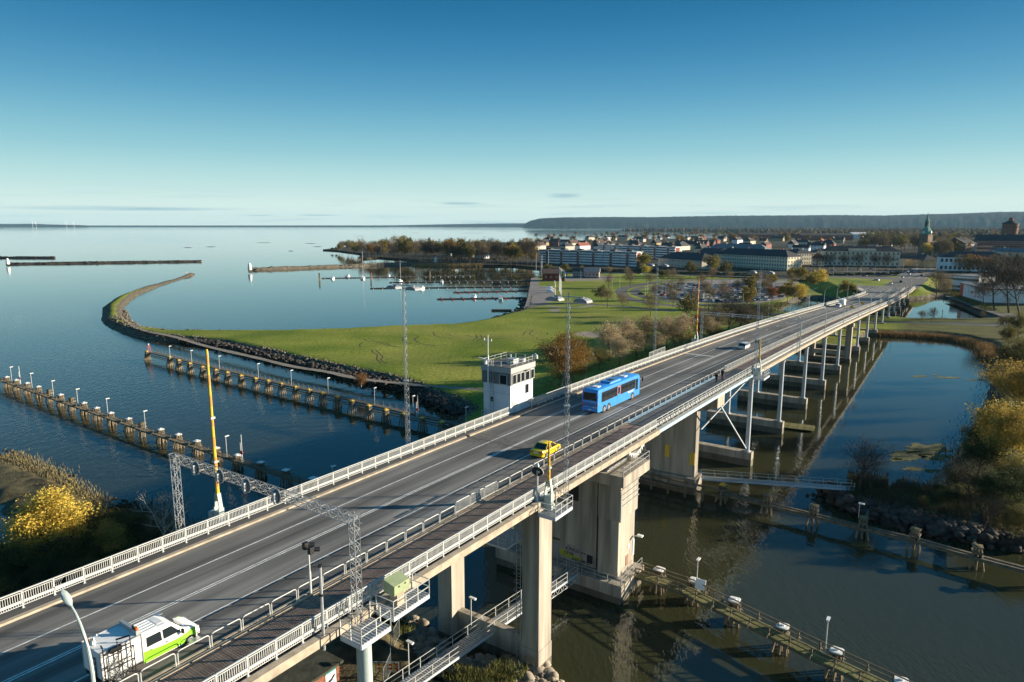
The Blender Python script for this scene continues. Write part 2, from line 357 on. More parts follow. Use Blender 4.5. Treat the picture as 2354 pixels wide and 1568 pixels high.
def terrain(name, poly, res, hfun, m, **tags):
    p = np.array([(q[0], q[1]) for q in poly]); lo, hi = p.min(0) - 4, p.max(0) + 4
    nx, ny = int((hi[0] - lo[0]) / res) + 2, int((hi[1] - lo[1]) / res) + 2
    X, Y = np.meshgrid(lo[0] + np.arange(nx) * res, lo[1] + np.arange(ny) * res, indexing='ij')
    d = sdf(poly, X, Y); Z = hfun(X, Y, d)
    idx = np.arange(nx * ny).reshape(nx, ny)
    F = np.stack([idx[:-1, :-1], idx[1:, :-1], idx[1:, 1:], idx[:-1, 1:]], -1).reshape(-1, 4)
    keep = (Z.ravel()[F] > -0.75).any(1); F = F[keep]
    used = np.unique(F); rm = np.full(nx * ny, -1); rm[used] = np.arange(len(used))
    V = np.stack([X, Y, Z], -1).reshape(-1, 3)[used]
    return link(name, fastmesh(name, V, rm[F], m, smooth=True), kind='structure')
def rocks(name, pts, m, smin=.35, smax=.8, parent=None):     # pts: (n,3) array
    ico = np.array([(0, 0, 1), (.89, 0, .45), (.28, .85, .45), (-.72, .53, .45), (-.72, -.53, .45), (.28, -.85, .45), (.72, .53, -.45), (-.28, .85, -.45), (-.89, 0, -.45), (-.28, -.85, -.45), (.72, -.53, -.45), (0, 0, -1)])
    fi = np.array([(0, 1, 2), (0, 2, 3), (0, 3, 4), (0, 4, 5), (0, 5, 1), (1, 6, 2), (2, 7, 3), (3, 8, 4), (4, 9, 5), (5, 10, 1), (6, 7, 2), (7, 8, 3), (8, 9, 4), (9, 10, 5), (10, 6, 1), (11, 7, 6), (11, 8, 7), (11, 9, 8), (11, 10, 9), (11, 6, 10)])
    n = len(pts); a = rng.random(n) * 6.28; c, s = np.cos(a), np.sin(a)
    sc = smin + (smax - smin) * rng.random((n, 1)) ** 1.8
    sh = ico[None] * (1 + .35 * (rng.random((n, 12, 1)) - .5)) * (sc * np.stack([.8 + .5 * rng.random(n), .8 + .4 * rng.random(n), .5 + .4 * rng.random(n)], 1))[:, None, :]
    V = np.stack([sh[..., 0] * c[:, None] - sh[..., 1] * s[:, None], sh[..., 0] * s[:, None] + sh[..., 1] * c[:, None], sh[..., 2]], -1) + np.asarray(pts)[:, None, :]
    F = (fi[None] + (np.arange(n) * 12)[:, None, None]).reshape(-1, 3)
    return link(name, fastmesh(name, V.reshape(-1, 3), F, m), parent, kind='stuff')

grass = mat('grass', (0.07, 0.115, 0.018), 0.95, var=0.32, scale=0.06, c2=(0.14, 0.17, 0.03), coord='World', bump=.5, bscale=3.0, spec=.15, detail=8)
rough = mat('rough_grass', (0.075, 0.07, 0.03), 0.95, c2=(0.17, 0.14, 0.055), var=.3, scale=0.25, coord='World', bump=.6, bscale=2.5, spec=.15, detail=7)
earth = mat('town_ground', (0.05, 0.045, 0.03), 0.95, var=.45, scale=.02, coord='World', spec=.15, detail=7)
def ground_mat():       # lawn on top, stones on the sloping shore
    m = mat('lawn_and_shore', (0.07, 0.115, 0.018), 0.95, coord='World', spec=.12)
    n, l = m.node_tree.nodes, m.node_tree.links; b = n['Principled BSDF']
    ge = n.new('ShaderNodeNewGeometry')
    def nz(sc, det, c0, c1, p0=.35, p1=.65):
        z = n.new('ShaderNodeTexNoise'); z.inputs['Scale'].default_value = sc; z.inputs['Detail'].default_value = det; l.new(ge.outputs['Position'], z.inputs['Vector'])
        r = n.new('ShaderNodeValToRGB'); l.new(z.outputs[0], r.inputs[0]); e = r.color_ramp.elements
        e[0].position, e[1].position = p0, p1; e[0].color, e[1].color = (*c0, 1), (*c1, 1); return r.outputs[0], z.outputs[0]
    g1, f1 = nz(0.035, 9, (0.14, 0.195, 0.02), (0.30, 0.315, 0.055)); g2, f2 = nz(0.9, 6, (0.55, .6, .5), (1.25, 1.2, 1.15))
    mx = n.new('ShaderNodeMix'); mx.data_type = 'RGBA'; mx.blend_type = 'MULTIPLY'; mx.inputs['Factor'].default_value = .75
    l.new(g1, mx.inputs[6]); l.new(g2, mx.inputs[7])
    w1, f4 = nz(0.018, 8, (0, 0, 0), (.55, .55, .55), .48, .72); w2 = n.new('ShaderNodeMix'); w2.data_type = 'RGBA'; l.new(w1, w2.inputs['Factor']); l.new(mx.outputs[2], w2.inputs[6]); w2.inputs[7].default_value = (.2, .165, .06, 1); mx = w2
    st, f3 = nz(0.9, 5, (0.05, .045, .035), (0.2, .175, .125))
    sp = n.new('ShaderNodeSeparateXYZ'); l.new(ge.outputs['Position'], sp.inputs[0])
    ad = n.new('ShaderNodeMath'); ad.operation = 'MULTIPLY_ADD'; l.new(f1, ad.inputs[0]); ad.inputs[1].default_value = .9; l.new(sp.outputs['Z'], ad.inputs[2])
    mr = n.new('ShaderNodeMapRange'); l.new(ad.outputs[0], mr.inputs['Value']); mr.inputs['From Min'].default_value = 2.35; mr.inputs['From Max'].default_value = 2.6
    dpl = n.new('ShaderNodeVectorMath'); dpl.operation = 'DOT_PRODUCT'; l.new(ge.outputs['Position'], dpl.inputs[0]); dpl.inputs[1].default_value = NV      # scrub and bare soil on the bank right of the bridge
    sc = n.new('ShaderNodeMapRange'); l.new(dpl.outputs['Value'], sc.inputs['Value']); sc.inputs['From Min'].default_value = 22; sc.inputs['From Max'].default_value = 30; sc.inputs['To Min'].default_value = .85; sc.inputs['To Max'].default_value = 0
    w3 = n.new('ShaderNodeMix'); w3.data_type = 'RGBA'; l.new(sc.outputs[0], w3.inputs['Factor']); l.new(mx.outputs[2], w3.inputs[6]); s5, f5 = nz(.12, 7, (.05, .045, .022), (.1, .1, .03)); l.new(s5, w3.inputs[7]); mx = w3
    m2 = n.new('ShaderNodeMix'); m2.data_type = 'RGBA'; l.new(mr.outputs[0], m2.inputs['Factor']); l.new(st, m2.inputs[6]); l.new(mx.outputs[2], m2.inputs[7])
    l.new(m2.outputs[2], b.inputs['Base Color'])
    bp = n.new('ShaderNodeBump'); bp.inputs['Strength'].default_value = .6; bp.inputs['Distance'].default_value = .25; l.new(f2, bp.inputs['Height']); l.new(bp.outputs[0], b.inputs['Normal'])
    return m
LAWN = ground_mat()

OUTER = [(1060, 958), (1000, 927), (900, 890), (780, 863), (700, 845), (600, 820), (500, 797), (420, 789), (350, 783), (290, 770), (250, 752), (233, 738), (235, 708), (262, 688), (320, 666), (400, 643), (430, 632), (449, 629), (447, 634), (425, 639), (375, 655), (325, 675), (297, 695), (285, 712), (288, 733), (320, 756), (400, 767), (520, 768), (650, 767), (800, 763), (900, 757), (1050, 752), (1110, 742), (1150, 731), (1185, 722), (1203, 712), (1208, 690), (1216, 660), (1222, 642), (1250, 633), (1510, 635), (1700, 646), (1900, 651), (2005, 653)]
shoreS = P(*OUTER)
north_c = P((2060, 646), (2353, 640), (2700, 640))
east = [Vector((520, 420)), Vector((520, 90)), Vector((180, 40))]
bank = P((2420, 1268), (2352, 1254), (2250, 1236), (2130, 1215), (2040, 1190), (1975, 1172), (1915, 1142), (1908, 1130), (1950, 1124), (2010, 1128), (2100, 1136), (2128, 1110), (2180, 1060), (2215, 1010), (2245, 960), (2275, 890), (2288, 850), (2268, 800), (2200, 783), (2130, 776), (2060, 773), (1990, 768))
under = [B(262, 34).to_2d(), B(262, 62).to_2d(), B(200, 66).to_2d(), B(120, 66).to_2d(), B(76, 58).to_2d(), B(74, 70).to_2d(), B(75, 82).to_2d()]
MAIN = shoreS + north_c + east + bank + under
Z4 = lambda a, b: ((3072 + a * 1024 / 2354) / 1.74076, (780 + b * 1024 / 2354) / 1.74076)
POND = P(*[Z4(*q) for q in [(90, 1085), (250, 990), (400, 958), (600, 968), (850, 985), (1100, 985), (1290, 968), (1500, 950), (1650, 945), (1720, 1005), (1850, 1065), (1960, 1115), (2030, 1160), (1800, 1170), (1500, 1163), (1250, 1160), (850, 1152), (500, 1140), (250, 1125)]])
def z_main(X, Y, d):
    p = -sdf(POND, X, Y)
    d2 = np.minimum(d, np.where(p > 0, p, p))
    n1 = vnoise(X, Y, 3.0, 1) * .5 + vnoise(X, Y, 1.3, 2) * .35
    h = np.clip(-0.6 + (d2 + 0.9) * 0.62 + n1 * np.clip(1.2 - np.abs(d2 - 1.5) / 4, 0, 1), -2, 2.3)
    s = X * DV.x + Y * DV.y; l = X * NV.x + Y * NV.y
    # embankment that carries the road off the far end of the bridge
    al = np.clip((s - 425) / 50, 0, 1); al2 = np.clip((s - 478) / 12, 0, 1)
    side = np.maximum(np.maximum(l - (70 + np.clip(s - 470, 0, 90) * .35), 30 - l), 0)
    cap = np.where(l > 51, 2.3 + (zdeck(470) - .35 - 2.3) * al, 2.3 + (zdeck(495) - .35 - 2.3) * al2)
    cap = np.where(s > 560, np.maximum(2.3, cap - (s - 560) * .02), cap)
    e = cap - side * .45
    h = np.where(d2 > 0, np.maximum(h, e), h)
    # green banks round the pond's western arm and the road slopes
    return h
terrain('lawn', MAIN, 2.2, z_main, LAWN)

# low shore on the near side of the channel
WEST = [B(51, 165), B(50.8, 138), B(50.8, 127), B(50.6, 110), B(50.5, 95), B(50, 70), B(50.4, 58), B(51, 52), B(51.5, 47.5), B(50.5, 45), B(47.5, 42), B(49, 39.5), B(51.5, 37.5), B(52.4, 33.5), B(53, 31.5), B(51, 29), B(45, 24), B(38, 18), B(30, 0), B(-40, 0), B(-40, 260), B(20, 220), B(38, 170), B(40, 140), B(40, 129), B(37, 115), B(31, 108), B(28, 112), B(28, 140), B(26, 190), B(60, 230), B(60, 200)]
WEST = [q.to_2d() for q in WEST[:24]] + [q.to_2d() for q in [B(36, 112), B(38, 128), B(40, 150), B(43, 175)]]
def z_west(X, Y, d):
    n1 = vnoise(X, Y, 2.5, 5) * .9 + vnoise(X, Y, 1.0, 6) * .5
    l = X * NV.x + Y * NV.y; s = X * DV.x + Y * DV.y
    cap = np.where(l < 60, 2.2, .75)
    h = np.clip(-.5 + d * .4 + n1 * np.clip(d / 2, 0, 1) * .8, -2, cap + n1 * np.where(l < 60, .4, .3))
    mound = np.exp(-(((s - 44.5) / 2.6) ** 2 + ((l - 43.5) / 2.5) ** 2)) * 1.2 + np.exp(-(((s - 45) / 3.2) ** 2 + ((l - 49) / 3) ** 2)) * 1.2
    return h + mound * (1 + n1)
soil = mat('rubble_soil', (0.06, 0.05, 0.03), 0.95, c2=(0.17, 0.145, 0.075), var=.4, scale=.5, coord='World', bump=.8, bscale=3, spec=.15, detail=8)
terrain('west_shore', WEST, 0.7, z_west, soil)

# town side of the harbour, the plain behind it and the far wooded coast
NORTH = P((2060, 646), (2005, 646), (1900, 642), (1700, 634), (1510, 625), (1240, 619), (1180, 613), (1088, 613), (958, 610), (962, 601), (870, 594), (822, 598), (824, 593), (838, 588), (822, 584), (775, 578), (742, 576), (790, 570), (838, 567), (950, 563), (1100, 560), (1400, 553), (1700, 547), (1870, 541), (2003, 536), (1880, 534), (1700, 533.4), (1560, 531.6), (1470, 530.8), (1420, 530))
NORTH += [Vector((9000, 9000)), Vector((9000, 400)), Vector((600, 380))]
q = MB(); q.prism(NORTH, -1.0, 1.9); q.build('town_ground', earth, kind='structure')

# ------------------------------------------------------------------ the bridge (local x = along s, local y = l - 42)
bridge = thing('bridge', B(0, 42, 0), BROT, label='long high concrete road bridge with piers crossing the channel and inlet', cat='bridge')
def bl(s, l, z): return (s, l - 42.0, z)
S_END = 496.0
def stations(s0, s1, step=4.0):
    n = max(1, int(round((s1 - s0) / step))); return [s0 + (s1 - s0) * i / n for i in range(n + 1)]
def lwid(s, l):          # far end: the left side flares out towards the junction
    if s > 425 and l > 48: return l + (s - 425) ** 1.4 * .06
    return l
def sweep(mb, s0, s1, sec, step=4.0):     # sec: [(l, dz)] closed section
    rings = [[bl(s, lwid(s, l), zdeck(s) + dz) for l, dz in sec] for s in stations(s0, s1, step)]
    return mb.loft(rings)
def strip(mb, s0, s1, l0, l1, dz, step=4.0):
    st = stations(s0, s1, step); vs = []; fs = []
    for s in st: vs += [bl(s, lwid(s, l0), zdeck(s) + dz), bl(s, lwid(s, l1), zdeck(s) + dz)]
    for i in range(len(st) - 1): fs.append((2 * i, 2 * i + 1, 2 * i + 3, 2 * i + 2))
    return mb.add(vs, fs)
rect = lambda l0, l1, z0, z1: [(l0, z0), (l1, z0), (l1, z1), (l0, z1)]
m = MB(); sweep(m, -30, S_END, [(32.4, -.1), (32.4, -.45), (35, -.6), (49, -.6), (52, -.45), (52, -.1)])
m.build('deck_slab', M['concrete'], bridge)
m = MB()
for a, b_ in ((-30, 80.4), (126.5, S_END)):
    sweep(m, a, b_, rect(31.85, 32.4, -.5, .1)); sweep(m, a, b_, rect(52.0, 52.4, -.5, .1))
m.build('edge_beam', M['kerb'], bridge)
m = MB()
for l in (34.2, 39.4, 44.6, 49.8):
    sweep(m, -30, 80, rect(l - .3, l + .3, -1.35, -.6)); sweep(m, 127.5, S_END, rect(l - .25, l + .25, -1.5, -.6))
m.build('concrete_girder', M['concrete'], bridge)
m = MB()
for l in (32.2, 36.5, 47.5, 51.8):
    sweep(m, 80.4, 127.4, rect(l - .12, l + .12, -1.1 if 33 < l < 50 else -.55, -.1))
m.build('steel_girder', M['railblue'], bridge, label='pale blue steel girder of the opening span')
m = MB(); strip(m, -30, S_END, 36.9, 50.1, 0); m.build('carriageway', M['asphalt'], bridge)
m = MB(); sweep(m, -30, S_END, rect(50.5, 52.0, -.1, .12)); m.build('verge_slab', M['street'], bridge)
m = MB(); sweep(m, -30, 63.6, rect(50.1, 50.5, -.1, .17)); sweep(m, 64.2, 90, rect(50.1, 50.5, -.1, .17)); sweep(m, 90.5, S_END, rect(50.1, 50.5, -.1, .17))
m.build('kerb', M['kerb'], bridge)
m = MB()
for a, b_, mt in ((-30, 80.6, 0), (80.6, 118, 1), (118, S_END, 0)):
    m.mi(mt); sweep(m, a, b_, rect(36.72, 36.9, -.1, .18)); sweep(m, a, b_, rect(36.3, 36.48, -.1, .22)); sweep(m, a, b_, rect(36.48, 36.72, -.1, .08))
m.build('kerb', [M['kerb'], M['railblue']], bridge)
m = MB(); strip(m, 62.5, 66.2, 36.9, 50.1, .004); m.build('expansion_joint', mat('joint_concrete', (.12, .115, .105), .9, var=.4, scale=1.2), bridge); m = MB(); strip(m, 88.5, 90.3, 36.9, 50.1, .004); m.build('expansion_joint', mat('joint_concrete', (.12, .115, .105), .9, var=.4, scale=1.2), bridge)
m = MB(); strip(m, 64.0, 64.14, 36.9, 50.1, .009); m.build('joint_gap', M['black'], bridge); m = MB(); strip(m, 90.2, 90.32, 36.9, 50.1, .009); m.build('joint_gap', M['black'], bridge)
def line(l, w, dash=None, s0=-30, s1=S_END):
    m = MB()
    if not dash: strip(m, s0, s1, l - w / 2, l + w / 2, .006)
    else:
        s = s0
        while s < s1: m = MB(); strip(m, s, min(s + dash[0], s1), l - w / 2, l + w / 2, .006, 2); m.build('lane_dash', M['paint'], bridge); s += dash[0] + dash[1]
        return
    m.build('lane_line', M['paint'], bridge)
line(46.86, .13, None, -30, 165); line(46.86, .12, (3, 9), 168, 480)
line(43.71, .12, None, -30, 480); line(43.47, .12, None, -30, 480)
line(40.34, .13, None, -30, 165); line(40.34, .12, (3, 9), 168, 480)
line(50.0, .12, None, 165, 480); line(37.15, .12, None, 165, 480)
m = MB(); strip(m, 138.6, 139.1, 43.9, 49.9, .006); m.build('stop_line', M['paint'], bridge)
# the wooden footway: planks laid across
pm = MB(); pm.span(-.07, .07, -1.75, 1.75, -.05, .0); plankmesh = pm.mesh('plank', M['plank'])
s, k = 13.0, 0; rest = MB()
while s < 80.3:
    if k < 300:
        o = link('plank', plankmesh, bridge, bl(s, 34.45, zdeck(s) + .12 + random.uniform(0, .012)))
    else: rest.span(s - .07, s + .07, 32.7 - 42, 36.2 - 42, zdeck(s) + .07, zdeck(s) + .125)
    k += 1; s += .165
s = 127.0
while s < 495: rest.span(s - .12, s + .12, 32.7 - 42, 36.2 - 42, zdeck(s) + .07, zdeck(s) + .125); s += .27
rest.build('planking', M['plank'], bridge, kind='stuff')
m = MB(); sweep(m, 80.4, 127, rect(32.4, 36.3, -.1, .13)); m.build('footway_plate', mat('footway_steel', (.1, .13, .14), .7, var=.45, scale=.35, c2=(.16, .14, .12)), bridge)
m = MB(); strip(m, -30, 13, 32.4, 36.3, .1); m.build('footway_board', M['plank'], bridge)

# ---- piers
def pier(name, mats, fn, label=None, smooth=False):
    m = MB(); fn(m); return m.build(name, mats, bridge, smooth, label=label)
C2 = [M['concrete'], M['concdark']]
def colbox(m, s0, s1, l0, l1, z0, z1): m.span(s0, s1, l0 - 42, l1 - 42, z0, z1)
def p_column(s0, s1, l0, l1, z1):
    def f(m):
        m.mi(0); colbox(m, s0, s1, l0, l1, 2.6, z1); colbox(m, s0 - .06, s1 + .06, l0 - .06, l1 + .06, 0.9, 2.6)
        m.mi(1); colbox(m, s0 - .06, s1 + .06, l0 - .06, l1 + .06, -2, .9)
    return f
zc = lambda s, d=1.35: zdeck(s) - d
pier('column', C2, p_column(53.1, 55.5, 33.0, 35.0, zc(54)), 'square concrete column at the outer edge of the footway')
pier('column', C2, p_column(52.4, 54.6, 43.6, 45.5, zc(54)), 'square concrete column under the middle of the deck')
pier('tie_wall', C2, lambda m: (m.mi(0), colbox(m, 53.4, 54.2, 35.0, 43.6, 1.0, 3.4), m.mi(1), colbox(m, 53.4, 54.2, 35.0, 43.6, -2, 1.0)))
# great bascule pier
def bp(m):
    m.mi(0)
    colbox(m, 71.5, 79.5, 36.1, 48.5, 2.6, 17.9)              # main body
    colbox(m, 70.8, 75.4, 32.8, 35.5, 2.6, 15.3)              # outer pilaster
    colbox(m, 72.2, 75.2, 35.5, 36.1, 2.6, 16.5)              # recess between
    colbox(m, 70.6, 75.6, 32.55, 35.5, 10.0, 15.3)            # thickened head
    colbox(m, 68.3, 75.8, 31.2, 36.0, 15.3, 16.6)             # corbel
    colbox(m, 69.4, 76.0, 31.6, 50, 1.0, 2.5); m.mi(1); colbox(m, 69.6, 75.8, 31.8, 50, -2, 1.0)
bpier = pier('bascule_pier', C2, bp, 'huge concrete machine pier of the opening span')
m = MB(); m.span(71.40, 71.55, 38.7 - 42, 40.4 - 42, 10.9, 13.6)
for i in range(5): m.span(71.36, 71.40, 38.8 - 42, 40.3 - 42, 11.1 + i * .5, 11.2 + i * .5)
m.build('louvre_opening', M['black'], bpier)
m = MB(); m.span(71.46, 71.52, 38.4 - 42, 40.6 - 42, 2.7, 4.75); m.build('whitewashed_panel', mat('whitewash', (.36, .34, .31), .9, var=.15, scale=1), bpier)
m = MB(); m.span(71.42, 71.5, 36.5 - 42, 37.35 - 42, 3.05, 4.2); m.build('hatch', M['black'], bpier)
m = MB(); m.span(71.40, 71.5, 36.42 - 42, 36.5 - 42, 2.98, 4.27); m.span(71.40, 71.5, 37.35 - 42, 37.43 - 42, 2.98, 4.27); m.span(71.4, 71.5, 36.5 - 42, 37.35 - 42, 4.2, 4.27); m.span(71.4, 71.5, 36.5 - 42, 37.35 - 42, 2.98, 3.05)
m.build('hatch_frame', M['steel'], bpier)
m = MB(); m.span(71.4, 71.5, 41.4 - 42, 42.4 - 42, 2.5, 4.6); m.build('door', mat('grey_door', (.3, .3, .31), .6), bpier)
m = MB(); m.span(71.2, 71.6, 41.3 - 42, 42.6 - 42, 5.0, 5.15); m.build('door_canopy', M['wood'], bpier)
m = MB(); m.span(73.0, 73.7, 32.74 - 42, 32.82 - 42, 3.3, 4.6); m.build('shutter', mat('rust_shutter', (.28, .14, .09), .7), bpier)
m = MB(); m.span(74.95, 75.35, 32.72 - 42, 32.8 - 42, 3.9, 6.0); m.build('white_board', M['white'], bpier)
m = MB(); m.tube([(73.8, 32.8 - 42, 5.6), (73.8, 32.75 - 42, 5.6)], .28, 12); m.build('round_sign', M['white'], bpier)
m = MB(); m.tube([(75.3, 32.8 - 42, 6.3), (75.3, 32.2 - 42, 6.6)], .05); m.box((75.3, 31.95 - 42, 6.6), (.5, .7, .2)); m.build('wall_lamp', M['white'], bpier)
m = MB()
for zz in (11.9, 12.6, 13.3, 14.0): m.bar((70.55, 32.45 - 42, zz), (75.65, 32.45 - 42, zz), .08)
for zz in (10.3, 15.2): m.bar((70.6, 32.5 - 42, zz), (70.6, 32.5 - 42, zz + 1.2), .1)
m.bar((70.55, 32.5 - 42, 10), (70.55, 32.5 - 42, 13.8), .2)
m.build('guard_rail', M['steel'], bpier)
# tooth rack and quadrant of the rolling span
m = MB(); m.span(69.0, 75.0, 33.6 - 42, 34.2 - 42, 16.6, 16.8)
for i in range(16): m.span(69.1 + i * .37, 69.28 + i * .37, 33.4 - 42, 34.4 - 42, 16.8, 17.0)
m.build('tooth_rack', M['steel'], bpier)
m = MB(); cz, cr = 20.2, 3.2
pts = [(75.6 + cr * math.cos(a), cz + cr * math.sin(a)) for a in [R(190 + 10 * i) for i in range(15)]]
for (x0, z0), (x1, z1) in zip(pts, pts[1:]): m.bar((x0, 33.2 - 42, z0), (x1, 33.2 - 42, z1), .5, .3)
for x0, z0 in pts: m.span(x0 - .1, x0 + .1, 32.85 - 42, 33.5 - 42, z0 - .32, z0 + .05)
m.build('toothed_quadrant', M['white'], bridge)
m = MB()
ring = [(68.4, 31.3), (75.7, 31.3)]
for s_ in (68.4, 70.2, 72.0, 73.8, 75.7): m.bar((s_, 31.3 - 42, 16.6), (s_, 31.3 - 42, 17.7), .06)
for zz in (17.15, 17.7): m.bar((68.4, 31.3 - 42, zz), (75.7, 31.3 - 42, zz), .06); m.bar((75.7, 31.3 - 42, zz), (75.7, 33 - 42, zz), .06); m.bar((68.4, 31.3 - 42, zz), (68.4, 32.3 - 42, zz), .06)
m.build('platform_rail', M['steel'], bpier)
def railing3(name, pts, mt, parent, h=1.0, gap=1.8, r=.045):
    m = MB()
    for a, b_ in zip(pts, pts[1:]):
        a, b_ = Vector(a), Vector(b_); n = max(1, round((b_ - a).length / gap))
        for i in range(n + 1): p = a.lerp(b_, i / n); m.bar(p, p + Vector((0, 0, h)), r * 1.3)
        for k in (.5, 1.0): m.bar(a + Vector((0, 0, h * k)), b_ + Vector((0, 0, h * k)), r)
    return m.build(name, mt, parent)
railing3('plinth_rail', [(69.6, 44 - 42, 2.5), (69.6, 31.8 - 42, 2.5), (75.8, 31.8 - 42, 2.5)], M['steel'], bpier)
def text_mesh(name, c, parent):
    tmp = bpy.data.objects.new(name + '_text', c); col.objects.link(tmp); bpy.context.view_layer.update()
    me = bpy.data.meshes.new_from_object(tmp.evaluated_get(bpy.context.evaluated_depsgraph_get())); bpy.data.objects.remove(tmp)
    return link(name, me, parent)
def graffiti(txt, s, l, z, size, mt, rot=0.0):
    c = bpy.data.curves.new('graffiti', 'FONT'); c.body = txt; c.size = size; c.extrude = .004; c.shear = .25; c.offset = .012; c.materials.append(mt)
    o = text_mesh('graffiti', c, bpier); o.location = bl(s, l, z); o.rotation_euler = (R(90), rot, R(-90))
GB = mat('spray_purple', (.05, .02, .07), .8); GY = mat('spray_yellow', (.42, .45, .05), .8)
graffiti('KINGS', 71.44, 40.5, 4.0, .7, GB); graffiti('CFTR', 71.41, 40.7, 3.4, .6, GB); graffiti('2005XMAD', 71.44, 39.6, 2.85, .55, GB)
graffiti('GHOST', 71.48, 36.0, 3.8, .55, GB); graffiti('SONAS', 71.48, 38.3, 4.0, .35, GB)
m = MB()
for i, (l, z, w_, h_) in enumerate([(40.9, 3.5, .9, .9), (40.0, 3.3, 1.0, .7), (39.2, 3.25, 1.1, .6), (38.5, 3.2, .9, .5)]):
    m.add([(71.455 - i * .002, l - 42 + w_ * .55 * math.cos(a) * (1 + .25 * math.sin(3 * a + i)), z + h_ * .5 * math.sin(a)) for a in [k * 6.283 / 14 for k in range(14)]], [tuple(range(14))])
m.build('graffiti_patch', GY, bpier)
# wall pier on the far side of the opening span
def wp(m):
    m.mi(0); colbox(m, 108.4, 110.0, 36.6, 47, 2.8, zc(109, 1.1)); colbox(m, 107.2, 110.8, 32.9, 47, 15.6, 17.7)
    m.add([bl(107.8, 32.9, 15.6), bl(110.4, 32.9, 15.6), bl(110.4, 36.6, 15.6), bl(107.8, 36.6, 15.6), bl(108.4, 36.6, 14.3), bl(110.0, 36.6, 14.3)], [(0, 1, 2, 3), (0, 3, 4), (1, 5, 2), (0, 4, 5, 1), (2, 5, 4, 3)])
    m.mi(1); colbox(m, 107.4, 111, 36.1, 48, -2, 1.2); m.mi(0); colbox(m, 107.4, 111, 36.1, 48, 1.2, 2.8)
wpier = pier('wall_pier', C2, wp, 'tall flat concrete pier with a hammerhead beam')
m = MB(); m.span(108.3, 108.38, 41.1 - 42, 41.9 - 42, 5.5, 7.7); m.span(108.3, 108.38, 36.62 - 42, 37.5 - 42, 4.9, 7.1); m.build('yellow_board', M['yellow'], wpier)
# concrete caps on the water with steel columns, further on
steel_s = [127.6, 152.0, 176.4, 200.6, 224.8, 264.2, 288.2, 312.2, 336.4, 360.6, 384.8, 409, 433, 457]
cm = MB(); cm.mi(0); cm.span(-.8, .8, -9.9, 6.8, 1.3, 2.7); cm.mi(1); cm.span(-.8, .8, -9.9, 6.8, -2, 1.3); capmesh = cm.mesh('pier_cap', C2)
fm = MB(); fm.mi(0)
for sy in (-1, 1): fm.add([(-.12, .45 * sy, 0), (.12, .45 * sy, 0), (.12, .12 * sy, .8), (-.12, .12 * sy, .8), (-.12, 0, 0), (.12, 0, 0)], [(0, 1, 2, 3), (0, 3, 4), (1, 5, 2)])
fm.span(-.5, .5, -.55, .55, 0, .12); footmesh = fm.mesh('column_foot', M['colsteel'])
for i, s in enumerate(steel_s):
    c = link('pier_cap', capmesh, bridge, bl(s, 42, 0))
    for l in (33.1, 44.2):
        top = zc(s, 1.5); m = MB(); m.tube([(0, 0, 0), (0, 0, top - 2.7)], .42, 14); m.span(-.5, .5, -.5, .5, top - 2.9, top - 2.7)
        st = m.build('steel_column', M['colsteel'], bridge, True); st.location = bl(s, l, 2.7)
        link('column_foot', footmesh, st)
pier('portal_pier', C2, lambda m: (m.mi(0), [colbox(m, 245.6, 247.6, a, b_, 1.2, zc(246)) for a, b_ in ((32.6, 34.4), (43.6, 45.6))], colbox(m, 246, 247.2, 34.4, 43.6, 2.2, 3.6), colbox(m, 245.4, 247.8, 32.2, 46, zc(246, 2.4), zc(246)), m.mi(1), colbox(m, 245.4, 247.8, 32.4, 45.8, -2, 1.2)))
pier('abutment', C2, lambda m: (m.mi(0), colbox(m, 484, 498, 32.5, 52, 0, zc(488, 1.4))))
m = MB()
for a, b_ in (((109, 36, 11.2), (126.5, 33.2, 17.2)), ((110, 33.2, 15.4), (127, 33.2, 3.4)), ((109, 46, 11.2), (126.5, 44.2, 17.2)), ((110, 46, 15.4), (127, 44.2, 3.4))): m.bar(bl(*a), bl(*b_), .2, .2)
m.build('brace', M['colsteel'], bridge)

# ------------------------------------------------------------------ railings: every panel and post is a part
def rail_thing(name, label, s0, s1, l, pitch, panels, posts, lo=0.1, skip=()):
    t = thing(name, B(s0, l, zdeck(s0)), BROT, label=label, cat='railing', group='railings of the bridge')
    n = int((s1 - s0) / pitch); z00 = zdeck(s0)
    for i in range(n):
        a = s0 + i * pitch; b_ = a + pitch; mid = (a + b_) / 2
        ll = lwid(mid, l) - l
        if any(x0 <= mid <= x1 for x0, x1 in skip): continue
        pm_ = panels(mid)
        for nm, me in (('railing_panel', pm_), ('post', posts)):
            if me is None: continue
            o = bpy.data.objects.new(nm, me); col.objects.link(o); o.parent = t
            ss = mid if nm == 'railing_panel' else a
            o.location = (ss - s0, ll, zdeck(ss) - z00 + lo)
            if nm == 'railing_panel': o.rotation_euler = (0, -slope(mid), 0)
    return t
PITCH_R = 1.93
def baluster_panel(w, plate, mt, nb=13):
    m = MB(); h = w / 2 - .02
    m.span(-h, h, -.045, .045, 1.2, 1.27); m.span(-h, h, -.025, .025, 1.06, 1.11); m.span(-h, h, -.025, .025, .16, .2)
    for i in range(nb):
        x = -h + (i + .7) * 2 * h / (nb + .4); m.span(x - .016, x + .016, -.02, .02, .2, 1.06)
    if plate: m.span(-h, h, -.12, -.06, .4, .58)
    return m.mesh('railing_panel', mt)
pl = baluster_panel(PITCH_R, True, M['rail'])
